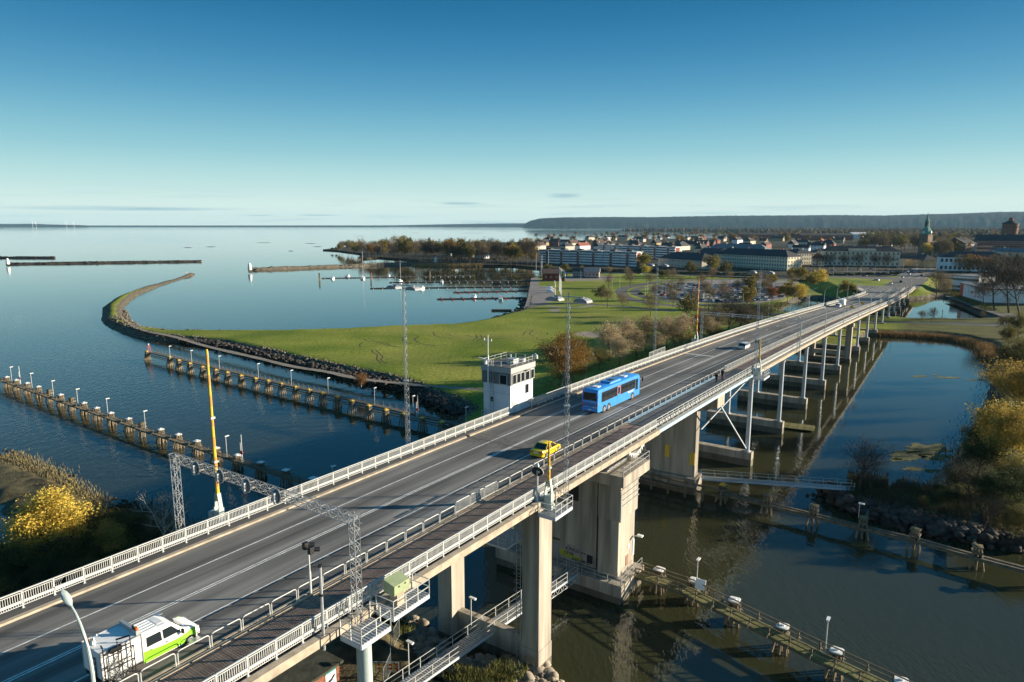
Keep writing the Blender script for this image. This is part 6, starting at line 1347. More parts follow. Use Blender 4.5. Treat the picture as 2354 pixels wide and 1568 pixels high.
# revetment stones
def band(path, n, d0, d1, zf, seed=0):
    out = []
    for q in along(path, n, 0.001, 0): out.append(q)
    return np.array(out)
g_ = rng.random((60000, 2)); lo = np.array([-190, 120]); hi = np.array([30, 420]); XY = lo + g_ * (hi - lo)
dS = sdf(MAIN, XY[:, 0], XY[:, 1]); k = (dS > -.6) & (dS < 4.6); XY, dd_ = XY[k], dS[k]
XY, dd_ = XY[::1], dd_[::1]
inner = (XY[:, 1] < 345) & (XY[:, 0] > -118) & (XY[:, 1] > 200 - XY[:, 0] * 0 + 35) & (XY[:, 1] > 240)
XY, dd_ = XY[~inner], dd_[~inner]; zz_ = np.clip(-.6 + (dd_ + .9) * .62, -.4, 2.2) + .05
rocks('revetment_stones', np.column_stack([XY, zz_]), M['rock'], .25, .62)
def rockband(path, n, w, z0, z1, smin, smax, m):
    p = along(path, n, w, 0); p[:, 2] = z0 + (z1 - z0) * rng.random(len(p)); return rocks('shore_stones', p, m, smin, smax)
rockband(P((1060, 957), (1000, 926), (900, 889), (780, 862), (700, 844), (600, 819), (500, 796), (420, 788)), 3600, 1.3, .1, 1.7, .3, .8, M['rockdark'])
rockband(P((285, 715), (288, 733), (320, 757), (400, 768), (520, 769), (650, 768)), 900, .8, .1, .5, .3, .8, M['rock'])
rockband(P((1135, 738), (1185, 722), (1203, 712), (1208, 690)), 300, 1.0, .1, 1.3, .6, 1.3, M['rockdark'])
rockband(P((1906, 1132), (1915, 1144), (1975, 1174), (2040, 1192), (2130, 1218), (2250, 1240), (2352, 1258)), 1900, 1.2, .0, 1.8, .35, .9, M['rockdark'])
rockband([B(51, 31), B(53.4, 32.4), B(52.6, 35), B(50, 39), B(49, 43), B(51, 46), B(51.4, 50)], 420, .9, .1, .6, .25, .8, mat('pale_rock', (.3, .26, .2), .95, var=.4, scale=.8, coord='World'))
rockband([B(50.9, 160), B(50.9, 138), B(50.7, 126), B(50.6, 110)], 160, .8, -.1, .1, .2, .5, M['rockdark'])

# ------------------------------------------------------------------ paths, roads and car park on the land
Z3 = lambda a, b: ((2048 + a * 1024 / 2354) / 1.74076, (780 + b * 1024 / 2354) / 1.74076)
Z2 = lambda a, b: ((1024 + a * 1024 / 2354) / 1.74076, (780 + b * 1024 / 2354) / 1.74076)
Z1 = lambda a, b: ((a * 1024 / 2354) / 1.74076, (780 + b * 1024 / 2354) / 1.74076)
R12_ = lambda a, b: ((1024 + a * 1024 / 2354) / 1.74076, (1400 + b * 1024 / 2354) / 1.74076)
def smooth(path, n=6):
    p = [Vector(q) for q in path]; out = []
    for i in range(len(p) - 1):
        a, b_, c, d = p[max(i - 1, 0)], p[i], p[i + 1], p[min(i + 2, len(p) - 1)]
        for k in range(n):
            t = k / n; out.append(.5 * ((2 * b_) + (c - a) * t + (2 * a - 5 * b_ + 4 * c - d) * t * t + (3 * b_ - a - 3 * c + d) * t ** 3))
    out.append(p[-1]); return out
def ribbon(name, path, w, z, m, kind='structure', parent=None, wob=0.0):
    path = smooth(path); mb = MB(); vs = []
    for i, q in enumerate(path):
        d = (path[min(i + 1, len(path) - 1)] - path[max(i - 1, 0)]).normalized(); nrm = Vector((-d.y, d.x)); ww = w / 2 * (1 + random.uniform(-wob, wob))
        vs += [(q.x - nrm.x * ww, q.y - nrm.y * ww, z), (q.x + nrm.x * ww, q.y + nrm.y * ww, z)]
    mb.add(vs, [(2 * i, 2 * i + 1, 2 * i + 3, 2 * i + 2) for i in range(len(path) - 1)]); return mb.build(name, m, parent, kind=kind)
def sheet(name, poly, z, m): 
    mb = MB(); tri = tessellate_polygon([[Vector((p[0], p[1], 0)) for p in poly]]); mb.add([(p[0], p[1], z) for p in poly], [tuple(t) for t in tri]); return mb.build(name, m, kind='structure')
GZ = 2.3
pz = lambda *pts: [at(u, v, GZ).to_2d() for u, v in pts]
ribbon('path', pz((300, 745), (318, 755), (350, 764), (400, 774), (475, 796), (588, 822), (671, 842), (748, 854), (806, 867), (853, 874), (938, 883), (1013, 889), (1113, 896)), 2.3, GZ + .012, M['gravel'], wob=.15)
z3 = lambda *pts: pz(*[Z3(*p) for p in pts])
sheet('quay_pavement', z3((175, 765), (235, 757), (262, 790), (235, 835), (305, 845), (392, 850), (385, 975), (300, 1000), (150, 1030), (110, 1045), (140, 960), (160, 860)), GZ + .012, mat('worn_asphalt', (.2, .18, .17), .95, var=.2, scale=.1, coord='World'))
ribbon('road', z3((120, 1035), (300, 1008), (520, 998), (760, 1008), (1020, 1026), (1300, 1055), (1500, 1072)), 5.0, GZ + .018, M['street'])
ribbon('road', z3((1225, 822), (1120, 840), (1035, 858), (1005, 888), (1030, 930), (1130, 968), (1330, 1003), (1600, 1030), (1800, 1056), (2050, 1078), (2354, 1092), (2650, 1110)), 7.5, GZ + .024, M['street'])
ribbon('road', z3((1225, 848), (1150, 868), (1125, 893), (1165, 922), (1260, 950), (1400, 972), (1600, 998), (1850, 1020), (2000, 1040)), 6, GZ + .021, M['street'])
ribbon('road', z3((1225, 822), (1400, 797), (1700, 782), (2354, 775), (2700, 770)), 8, GZ + .015, M['street'])
ribbon('road', z3((320, 1020), (420, 1032), (620, 1035), (740, 1015)), 4, GZ + .014, M['gravel'])
sheet('gravel_patch', z3((325, 1055), (455, 1048), (405, 1092)), GZ + .013, M['gravel'])
sheet('gravel_patch', z3((555, 1285), (600, 1265), (680, 1255), (800, 1265), (860, 1280), (830, 1308), (740, 1313), (640, 1300)), GZ + .013, mat('sand_patch', (.26, .21, .16), .95, var=.2, scale=.5, coord='World'))
ribbon('path', z3((640, 1545), (720, 1510), (830, 1480), (900, 1470)), 3.5, GZ + .013, M['gravel'])
LOT = z3((1270, 850), (1500, 800), (1800, 785), (2354, 778), (2640, 800), (2500, 960), (2300, 990), (1900, 1000), (1600, 985), (1400, 960), (1290, 920))
sheet('car_park', LOT, GZ + .028, mat('worn_asphalt', (.2, .18, .17)))
sheet('gravel_yard', z3((480, 770), (560, 735), (940, 745), (930, 785), (500, 795)), GZ + .011, M['gravel'])
tyre = mat('tyre_mark_soil', (.035, .035, .012), .95)
for tr in ([(1340, 1320), (1380, 1300), (1345, 1335), (1400, 1365), (1500, 1378), (1640, 1384), (1760, 1378)], [(1445, 1330), (1500, 1300), (1460, 1330), (1510, 1365), (1600, 1380), (1700, 1384)], [(990, 1325), (1030, 1345), (1130, 1360), (1210, 1385), (1300, 1400), (1360, 1405)], [(1030, 1322), (1100, 1345), (1190, 1362), (1240, 1385), (1330, 1405)], [(960, 1400), (955, 1375), (990, 1355)], [(1060, 1425), (1080, 1450), (1115, 1475), (1110, 1510), (1150, 1545)], [(1095, 1425), (1130, 1455), (1165, 1490), (1150, 1520), (1200, 1552)], [(1630, 1265), (1650, 1295), (1740, 1315), (1900, 1325)], [(2020, 1285), (2030, 1315), (1990, 1340)], [(2060, 1290), (2078, 1320), (2030, 1345)], [(1940, 1290), (1990, 1305), (2080, 1300), (2160, 1318), (2260, 1322)], [(1770, 1285), (1830, 1300), (1930, 1296)]):
    ribbon('tyre_mark', pz(*[Z2(*q) for q in tr]), .45, GZ + .01, tyre)
for tr in ([(100, 1290), (130, 1255), (190, 1245), (160, 1280), (200, 1300)], [(560, 1150), (600, 1175), (650, 1190)], [(590, 1145), (640, 1170), (690, 1180)], [(240, 1360), (300, 1365), (335, 1385)], [(320, 1290), (330, 1270)]): ribbon('tyre_mark', z3(*tr), .4, GZ + .01, tyre)
ZE = zdeck(495) - .35
def BL(s, l): return B(s, l).to_2d()
sheet('junction', [BL(494, 30.5), BL(494, 58), BL(515, 72), BL(530, 88), BL(575, 100), BL(590, 60), BL(585, 30)], ZE + .02, M['street'])
mb = MB(); vs = []; fs = []
st = [560 + i * 8 for i in range(30)]
for s in st: z_ = max(GZ + .03, ZE + .03 - max(0, s - 562) * .02); vs += [(*BL(s, 33), z_), (*BL(s, 56), z_)]
fs = [(2 * i, 2 * i + 1, 2 * i + 3, 2 * i + 2) for i in range(len(st) - 1)]; mb.add(vs, fs); mb.build('street', M['street'], kind='structure')
for l in (38, 44, 50):
    mb = MB(); vs = []
    for s in st: z_ = max(GZ + .04, ZE + .04 - max(0, s - 562) * .02); vs += [(*BL(s, l), z_), (*BL(s, l + .25), z_)]
    mb.add(vs, fs); mb.build('lane_line', M['paint'], kind='structure')
ribbon('road', pz(*[Z4(*q) for q in [(780, 1158), (1000, 1163), (1280, 1172), (1600, 1185), (1850, 1195), (2120, 1198), (2300, 1150), (2200, 1090)]]), 4.5, GZ + .02, M['street'])
ribbon('path', pz(*[Z4(*q) for q in [(1660, 930), (1800, 985), (1950, 1040), (2180, 1115)]]), 4.0, GZ + .02, M['street'])
t = thing('guard_rail', at(*Z4(800, 1158), GZ), 0, label='pale crash barrier along the causeway between the ponds', cat='guard rail')
m = MB(); a, b_ = at(*Z4(820, 1172), GZ + .5), at(*Z4(2140, 1185), GZ + .5); m.bar(a - t.location, b_ - t.location, .08, .3); m.build('beam', M['alu'], t)
m = MB()
for i in range(40): p = a.lerp(b_, i / 39) - t.location; m.bar(p - Vector((0, 0, .6)), p, .08)
m.build('posts', M['steel'], t, kind='stuff')
# floating weed beds in the right inlet
weed = mat('water_weed', (.1, .1, .03), .95, var=.5, scale=.6, coord='World', bump=.6)
def blob(name, u, v, ru, rv, seed):
    r = random.Random(seed); pts = []
    for k in range(26): a = k / 26 * 6.283; f = r.uniform(.6, 1.15); pts.append(at(u + ru * f * math.cos(a), v + rv * f * math.sin(a), .03).to_2d())
    return sheet(name, pts, .035, weed)
for i, q in enumerate([(2085, 1048, 45, 12), (2130, 1032, 60, 14), (2150, 1050, 40, 9), (2100, 1078, 28, 5), (2140, 1082, 22, 4), (2060, 1057, 18, 4), (2112, 865, 22, 2), (2180, 868, 40, 2.2), (2240, 873, 30, 1.6), (2150, 862, 10, 1)]): blob('weed_bed', *q, i).__setitem__('kind', 'stuff')

# ------------------------------------------------------------------ buildings
wallm = lambda n, c: mat(n, c, .9, var=.1, scale=.3, spec=.25)
W = dict(white=wallm('white_wall', (.84, .84, .84)), cream=wallm('cream_wall', (.68, .61, .46)), beige=wallm('beige_wall', (.55, .48, .38)), yellow=wallm('ochre_wall', (.42, .32, .17)), red=wallm('falu_red_wall', (.2, .045, .035)), brick=wallm('brick_wall', (.28, .095, .065)), grey=wallm('grey_wall', (.45, .35, .34)))
RF = dict(dark=mat('dark_roof', (.035, .033, .034), .75, var=.25, scale=.5), red=mat('red_tile_roof', (.24, .075, .045), .85, var=.25, scale=.8), brown=mat('brown_roof', (.09, .055, .045), .8, var=.2, scale=.6), green=mat('copper_roof', (.09, .27, .21), .6, var=.25, scale=.5), grey=mat('grey_roof', (.16, .17, .18), .7, var=.15, scale=.4), white=mat('white_roof', (.6, .62, .62), .7))
def unit_window(w, h):
    key = ('w', w, h)
    if key not in PROTO:
        m = MB(); m.mi(0); m.span(-w / 2, w / 2, -.05, .02, 0, h); m.mi(1)
        for x0, x1, z0, z1 in ((-w / 2 - .08, w / 2 + .08, -.1, 0), (-w / 2 - .08, w / 2 + .08, h, h + .08), (-.04, .04, 0, h), (-w / 2 - .08, -w / 2, 0, h), (w / 2, w / 2 + .08, 0, h)): m.span(x0, x1, -.09, .02, z0, z1)
        PROTO[key] = m.mesh('window', [M['glass'], M['white']])
    return PROTO[key]
def roof_mesh(m, L, D, z, rise, kind, ov=.5, inset=None):
    x0, x1, y0, y1 = -ov, L + ov, -ov, D + ov; yc = D / 2
    if kind == 'flat': m.span(x0, x1, y0, y1, z, z + .5); return
    i = 0 if kind == 'gable' else (inset or D / 2)
    a, b_ = (x0 + i, yc, z + rise), (x1 - i, yc, z + rise)
    V = [(x0, y0, z), (x1, y0, z), (x1, y1, z), (x0, y1, z), a, b_, (x0, y0, z - .25), (x1, y0, z - .25), (x1, y1, z - .25), (x0, y1, z - .25)]
    m.add(V, [(0, 1, 5, 4), (1, 2, 5), (2, 3, 4, 5), (3, 0, 4), (6, 7, 1, 0), (7, 8, 2, 1), (8, 9, 3, 2), (9, 6, 0, 3), (9, 8, 7, 6)])
def building(label, p0, p1, depth, h, wall, roof='dark', kind='hip', rise=4, rows=2, cols=8, win=(1.1, 1.6), chim=2, name='building', cat='building', group=None, endw=2, z=1.9, base=True):
    p0, p1 = Vector((p0.x, p0.y, z)), Vector((p1.x, p1.y, z)); d = p1 - p0; L = d.to_2d().length; rz = math.atan2(d.y, d.x)
    t = thing(name, p0, rz, label=label, cat=cat, group=group)
    m = MB(); m.span(0, L, 0, depth, 0, h)
    if kind == 'gable':
        for x in (0, L): m.add([(x, 0, h), (x, depth, h), (x, depth / 2, h + rise * .97)], [(0, 1, 2)])
    m.build('wall', W[wall], t)
    if base: m = MB(); m.span(-.06, L + .06, -.06, depth + .06, 0, .9); m.build('plinth', M['concdark'], t)
    m = MB(); roof_mesh(m, L, depth, h + .05, rise, kind); rf = m.build('roof', RF[roof], t)
    for k in range(chim):
        m = MB(); x = L * (k + .7) / (chim + .4); zt = h + (rise if kind != 'flat' else .5); m.span(x - .5, x + .5, depth / 2 - .45, depth / 2 + .45, zt - 1, zt + 1.3); m.build('chimney', W['brick'] if k % 2 else W['cream'], rf)
    wm = unit_window(*win); fh = h / rows
    for r_ in range(rows):
        for c_ in range(cols):
            link('window', wm, t, ((c_ + .5) * L / cols, -.02, r_ * fh + (fh - win[1]) * .55 + .2))
        for e in range(endw): link('window', wm, t, (L + .02, (e + .5) * depth / endw, r_ * fh + (fh - win[1]) * .55 + .2), math.pi / 2)
    return t, L, rz
A = lambda u, v: at(u, v, 1.9)
def flats(label, p0, p1, depth, h, n, floors=5):
    p0, p1 = Vector(p0), Vector(p1); d = p1 - p0; L = d.to_2d().length; rz = math.atan2(d.y, d.x); t = thing('apartment_block', p0, rz, label=label, cat='apartment block')
    mL = L / n; bal = MB(); bw = (mL - 3.4) / 2; bal.span(-bw / 2, bw / 2, -1.1, 0, 0, 1.45); balm = bal.mesh('balcony', W['white']); gw = MB(); gw.span(-bw / 2, bw / 2, -.12, 0, 0, 1.25); gm_ = gw.mesh('window', M['glass'])
    mul = MB()
    for k in range(5): mul.span(-bw / 2 + k * bw / 4 - .06, -bw / 2 + k * bw / 4 + .06, -.16, 0, 0, 1.25)
    mulm = mul.mesh('mullion', W['white']); sw = unit_window(1.0, 1.1)
    for i in range(n):
        x0 = i * mL; off = -1.2 * (n - i) * .0 - (i % 2) * 1.6
        m = MB(); m.span(x0, x0 + mL, off, depth + off, 0, h); m.build('wall', W['white'], t)
        m = MB(); m.span(x0 + mL * .5 - 1.5, x0 + mL * .5 + 1.5, off - .25, off, 0, h - .8); st = m.build('stair_bay', W['brick'], t)
        m = MB(); m.span(x0 - .4, x0 + mL + .4, off - .7, depth + off + .6, h, h + .7); rf = m.build('roof', RF['white'], t)
        m = MB(); m.span(x0 + mL * .35, x0 + mL * .65, off + 3, off + 8, h + .7, h + 2.3); m.build('roof_house', RF['dark'], rf)
        fh = (h - .6) / floors
        for f in range(floors):
            z_ = .5 + f * fh
            for sx in (-1, 1):
                x = x0 + mL / 2 + sx * (1.7 + bw / 2); link('balcony', balm, t, (x, off, z_)); o = link('window', gm_, t, (x, off - .02, z_ + 1.47)); link('mullion', mulm, o)
            link('window', sw, st, (x0 + mL * .5, off - .27, z_ + 1.0))
    m = MB(); m.span(L, L + .12, -1.2, depth * .55, 0, h - .6); m.build('end_wall', W['brick'], t)
    return t
flats('long white five storey flats with brick stair bays facing the harbour', A(1240, 604), A(1464, 613), 13, 14.6, 6)
flats('second row of white flats behind the long harbour block', A(1374, 589), A(1553, 597.5), 13, 15.5, 6)
building('dark roofed office with gables right of the orange tree', A(1512, 612), A(1612, 621), 26, 9, 'beige', 'dark', 'hip', 6.5, 2, 13, (1.4, 1.5))
building('dark roofed wing with a sunlit gable before the long office', A(1598, 606), A(1640, 611), 20, 11, 'cream', 'dark', 'gable', 7, 3, 5)
building('long four storey pale office with dark roof behind the yellow green tree', A(1640, 613), A(1808, 624), 22, 13.5, 'cream', 'dark', 'hip', 6.0, 4, 30, (1.3, 1.7), 4, endw=5)
building('dark slate roofed long hall behind the office', A(1622, 594), A(1760, 598), 22, 13, 'beige', 'grey', 'hip', 6, 2, 14)
building('cream three storey house with sunlit end by the square', A(1788, 606.5), A(1830, 610), 24, 13, 'cream', 'dark', 'hip', 4, 3, 9, (1.1, 1.9), 3, endw=8)
building('cream corner house beside the square', A(1850, 603), A(1872, 605), 22, 12, 'cream', 'dark', 'hip', 4, 3, 5, (1.1, 1.8), 2, endw=6)
bt, L_, rz_ = building('long cream three storey building with dark hip roof and central gable', A(1892, 612), A(2066, 614), 17, 16, 'cream', 'dark', 'hip', 5, 3, 17, (1.5, 2.3), 6, endw=4)
m = MB(); m.span(L_ / 2 - 13, L_ / 2 + 13, -.5, 4, 15, 18.3); m.build('gable_wall', W['cream'], bt)
building('low hipped pavilion left of the long cream building', A(1866, 613), A(1893, 613.5), 14, 9, 'cream', 'dark', 'hip', 5, 2, 4, (1.1, 1.6), 1)
building('low cream pavilion right of the long cream building', A(2080, 612), A(2122, 616), 16, 8, 'yellow', 'dark', 'hip', 5, 2, 6, (1.1, 1.6), 1, endw=3)
building('white two storey corner building with big windows on the right', A(2157, 624), A(2316, 628), 22, 13.5, 'white', 'dark', 'hip', 5, 2, 15, (2.0, 3.0), 3, endw=4)
bt, L_, rz_ = building('dark red brick block with tall dark roof at far right', A(2240, 590), A(2353, 592), 26, 22, 'brick', 'dark', 'gable', 8, 4, 18, (2.0, 2.6), 4)
building('grey rendered gable house left of the red brick block', A(2216, 592), A(2242, 591), 30, 18, 'grey', 'dark', 'gable', 8, 1, 1, (1.2, 1.6), 1)
building('beige house with pale roof before the red brick block', A(2268, 600), A(2353, 605), 16, 12, 'cream', 'grey', 'hip', 4, 2, 8)
building('white flat roofed two storey office behind the store', at(2187, 667, 2.3), at(2246, 672, 2.3), 18, 9.5, 'white', 'grey', 'flat', .5, 2, 9, (2.2, 1.5), 0, z=2.3)
bt, L_, rz_ = building('low white flat roofed store with a red corner', at(2205, 682, 2.3), at(2262, 699, 2.3), 26, 8, 'white', 'grey', 'flat', .5, 1, 1, (2.2, 1.5), 0, z=2.3, endw=0)
m = MB(); m.span(-.15, 5.0, -.2, .0, 0, 8.3); m.span(-.2, 0, -.2, 14, 0, 8.3); m.build('red_corner', M['red'], bt)
for x in (L_ * .62, L_ * .74): m = MB(); m.span(x - 1.6, x + 1.6, -.12, 0, 2.6, 6.2); pb = m.build('notice_board', M['red'], bt); m = MB(); m.span(x - 1.3, x + 1.3, -.16, -.12, 3.0, 5.6); m.build('notice_panel', M['white'], pb)
building('dark red boat shed by the marina quay', at(1248, 647, 2.3), at(1297, 647, 2.3), 14, 6, 'red', 'brown', 'gable', 3.2, 1, 4, (1, 1.2), 0, name='shed', cat='shed', z=2.3)
building('long grey white kiosk building by the canal', at(1316, 637, 2.3), at(1345, 638, 2.3), 9, 5, 'grey', 'brown', 'gable', 2.6, 1, 4, (1.3, 1.4), 0, name='shed', cat='shed', z=2.3)
building('gabled pale club house by the canal', at(1342, 639.5, 2.3), at(1376, 640, 2.3), 12, 5, 'grey', 'grey', 'gable', 3.5, 1, 4, (1.3, 1.6), 0, name='shed', cat='shed', z=2.3)
building('white villa with a small lookout tower on the peninsula', at(1014, 588, 1.9), at(1036, 589, 1.9), 14, 15, 'white', 'white', 'hip', 5, 3, 4, (1.4, 1.8), 1)
building('white wooden house with steep gable on the peninsula', at(1062, 590, 1.9), at(1086, 591, 1.9), 14, 12, 'white', 'brown', 'gable', 7, 2, 4, (1.3, 1.7), 1)
building('low white house half hidden by the round tree', at(1090, 595, 1.9), at(1108, 596, 1.9), 12, 9, 'white', 'grey', 'hip', 4, 2, 5, (1.3, 1.7), 1)
building('yellow house among the peninsula trees', at(905, 580, 1.9), at(918, 580, 1.9), 12, 8, 'yellow', 'brown', 'gable', 5, 2, 3, (1.3, 1.7), 1)
building('red tiled house between peninsula and flats', at(1190, 578, 1.9), at(1206, 578, 1.9), 14, 10, 'red', 'red', 'gable', 6, 2, 3, (1.3, 1.7), 1)
# old town roofs
TYPES = []
for wl_, rf_, kd in (('yellow', 'dark', 'gable'), ('cream', 'dark', 'hip'), ('red', 'brown', 'gable'), ('white', 'red', 'gable'), ('yellow', 'brown', 'gable'), ('beige', 'dark', 'hip'), ('cream', 'brown', 'gable'), ('white', 'dark', 'gable'), ('brick', 'dark', 'hip'), ('beige', 'dark', 'gable'), ('brick', 'brown', 'gable')): TYPES.append((wl_, rf_, kd))
WN = dict(yellow='ochre', cream='cream', red='dark red', white='white', beige='beige', brick='brick'); RN = dict(dark='dark', red='red tiled', brown='brown', grey='grey', white='pale')
for i in range(120):
    v = 549 + (i / 120) ** 1.0 * 44 + random.uniform(-2, 2); u = random.uniform(1225, 2105)
    if v > 578 and (u < 1560 or u > 1830): continue
    if v > 588: continue
    if v > 570 and 1985 < u: continue
    wl_, rf_, kd = random.choice(TYPES); p = A(u, v); sc_ = random.uniform(.9, 1.4); an = random.choice((-.7, -.66, .9, .87, -.72)); d = Vector((math.cos(an), math.sin(an), 0)); L_ = random.uniform(16, 34)
    building('%s walled town house with %s %s roof' % (WN[wl_], RN[rf_], 'gable' if kd == 'gable' else 'hip'), p, p + d * L_, random.uniform(11, 14), random.uniform(6, 9.5), wl_, rf_, kd, random.uniform(4.5, 7), 2, max(3, int(L_ / 5)), (1.3, 1.7), random.choice((1, 2, 2, 3)), 'town_house', 'house', 'houses of the old town', 2, base=False)
for u0, u1, v, lb in ((1840, 1960, 553, 'very long dark warehouse roof behind the town'), (1700, 1790, 551, 'long low brick hall behind the town'), (1960, 2010, 549, 'white roofed hall at the edge of the woods')): building(lb, A(u0, v), A(u1, v), 40, 14, 'brick' if 'white' not in lb else 'white', 'dark' if 'white' not in lb else 'white', 'gable', 6, 1, 10, (2, 2), 3)
# church tower
pc = at(2123, 590, 1.9); ct2 = thing('church', pc, .55, label='church tower with green copper dome, lantern and spire', cat='church')
def cz(v): return hgt(pc, v) - 1.9
m = MB(); zt = cz(541); m.span(-6, 6, -6, 6, 0, zt); m.build('tower', wallm('church_stone', (.2, .15, .1)), ct2)
m = MB(); m.span(-6.4, 6.4, -6.4, 6.4, zt, zt + .8); m.build('cornice', W['brick'], ct2)
oct_ = [(6.6, zt + .8), (6.8, zt + 3), (6.5, zt + 6), (5, zt + 8.5), (3.2, zt + 10.5), (2.7, zt + 12)]; m = MB(); m.lathe(oct_, 8); dome = m.build('dome', RF['green'], ct2)
for a in (0, 90, 180, 270): 
    m = MB(); m.tube([(0, 0, 0), (.25, 0, 0)], 1.4, 16); o = m.build('clock_face', M['white'], ct2); o.location = (6.75 * math.cos(R(a)), 6.75 * math.sin(R(a)), zt + 4.2); o.rotation_euler = (0, 0, R(a))
m = MB()
for k in range(8): a = k * math.pi / 4; m.bar((2.3 * math.cos(a), 2.3 * math.sin(a), zt + 12), (2.3 * math.cos(a), 2.3 * math.sin(a), zt + 18), .7)
m.lathe([(1.6, zt + 12), (1.6, zt + 18)], 8); m.build('lantern', mat('lantern_shade', (.05, .1, .09), .6), ct2)
top = cz(495); m = MB(); m.lathe([(2.9, zt + 18), (3.0, zt + 18.8), (2.4, zt + 21), (1.2, zt + 23), (.8, zt + 25), (.9, zt + 27), (.35, zt + 30), (.08, top)], 8); m.build('spire', RF['green'], ct2)
m = MB()
for a in range(4): 
    for z_ in (zt - 6, zt - 14, zt - 22): o = Vector((6.03 * math.cos(a * math.pi / 2), 6.03 * math.sin(a * math.pi / 2), z_)); m.box(o, (.15 if a % 2 == 0 else 1.3, 1.3 if a % 2 == 0 else .15, 3))
m.build('louvres', M['black'], ct2, kind='stuff')
m = MB(); m.span(6, 34, -8, 8, 0, 12); nv = m.build('nave', W['cream'], ct2); m = MB(); roof_mesh(m, 28, 16, 12, 9, 'gable'); o = m.build('nave_roof', RF['dark'], ct2); o.location = (6, -8, 0)
# water tower
pw = Vector((at(2314, 585, 1.9).x, at(2314, 585, 1.9).y, 1.9)); wt = thing('water_tower', pw, 0, label='round brick water tower with conical dark roof at far right', cat='water tower')
ztp = hgt(pw, 515) - 1.9; m = MB(); m.lathe([(10, 0), (9.6, ztp * .6), (10.2, ztp * .82), (10.2, ztp)], 28); m.build('shaft', wallm('tower_brick', (.2, .115, .075)), wt, True)
m = MB(); m.lathe([(10.9, ztp), (10.9, ztp + .6), (3.0, ztp + 5.0)], 28); rf = m.build('roof', RF['dark'], wt); m = MB(); m.lathe([(2.6, ztp + 4.8), (2.6, ztp + 8), (2.9, ztp + 8.2), (.4, ztp + 9.6)], 16); m.build('roof_lantern', W['brick'], rf)
m = MB()
for k in range(14): a = k * 2 * math.pi / 14; m.box((10.25 * math.cos(a), 10.25 * math.sin(a), ztp * .9), (.5, .5, 2.2), a)
m.build('window_slits', M['glass'], wt, kind='stuff')
# promenade wall and street furniture near the junction
def canal_wall(): 
    a, b_ = A(1512, 623.5), A(1900, 640); d = b_ - a; t = thing('quay_wall', a, math.atan2(d.y, d.x), label='dark stone quay wall along the canal below the office', cat='wall'); m = MB(); m.span(0, d.length, -.6, 0, -2, .5); m.build('wall', M['concdark'], t)
    for i in range(3): m = MB(); m.span(d.length * .3 * i, d.length * .3 * (i + 1) - .1, -.7, .1, .5, .75); m.build('coping', M['concrete'], t)
canal_wall()

# ------------------------------------------------------------------ parked cars: one mesh each, too far off to show parts
def far_car(paint, seed, van=False):
    m = MB(); m.mi(0); k = 1.0; H = 2.1 if van else 1.42
    if van: m.loft([rrect(x, .95 * f, z0, z1, .12) for x, f, z0, z1 in ((-2.6, .95, .4, 2.2), (-2.5, 1, .3, 2.4), (1.2, 1, .3, 2.4), (1.9, .97, .3, 1.5), (2.6, .9, .35, 1.05))]); m.mi(1); m.add([(1.35, -.85, 2.2), (1.35, .85, 2.2), (2.0, .88, 1.5), (2.0, -.88, 1.5)], [(0, 1, 2, 3)])
    else:
        m.loft([rrect(x, .86 * f, z0, z1, .09) for x, f, z0, z1 in ((-2.1, .9, .3, .75), (-2.0, .98, .2, .88), (.6, 1, .2, .9), (1.8, .97, .2, .75), (2.1, .85, .3, .55))])
        m.mi(1); m.loft([[(-1.8, -.8, .86), (1.1, -.8, .86), (.3, -.65, 1.38), (-1.35, -.65, 1.38)], [(-1.8, .8, .86), (1.1, .8, .86), (.3, .65, 1.38), (-1.35, .65, 1.38)]]); m.mi(0); m.span(-1.4, .35, -.66, .66, 1.37, 1.43)
    m.mi(2)
    for x in (-1.3, 1.35):
        for y in (-.78, .78): m.tube([(x, y - .1, .31), (x, y + .1, .31)], .31, 10)
    return m.mesh('parked_car', [paint, M['glass'], M['rubber']], True)
CARS = dict(white=far_car(M['white'], 1), silver=far_car(M['silver'], 2), black=far_car(mat('car_black', (.015, .015, .018), .3), 3), red=far_car(mat('car_red', (.4, .02, .02), .3), 4), blue=far_car(mat('car_blue', (.03, .08, .25), .3), 5), grey=far_car(mat('car_grey', (.12, .125, .13), .3), 6)); VAN = far_car(M['white'], 7, True)
lp = np.array([tuple(q) for q in LOT]); la, lb_ = lp.min(0), lp.max(0); nc = 0; ca = 0.10
dirx, diry = Vector((math.cos(ca), math.sin(ca))), Vector((-math.sin(ca), math.cos(ca))); cen = Vector(lp.mean(0))
for r_ in range(-6, 7):
    for c_ in range(-50, 51):
        for side in (-1, 1):
            q = cen + dirx * (c_ * 2.7) + diry * (r_ * 15.5 + side * 2.6)
            if sdf(LOT, np.array([q.x]), np.array([q.y]))[0] < 3 or random.random() > .42 or nc > 190: continue
            cn = random.choice(('white', 'silver', 'silver', 'black', 'grey', 'grey', 'red', 'blue', 'black')); nc += 1
            o = link('parked_car', CARS[cn], None, (q.x, q.y, GZ + .03), ca + math.pi / 2 * side + random.uniform(-.04, .04), label='%s car parked in a row under the car park trees' % cn, cat='car', group='cars of the car park')
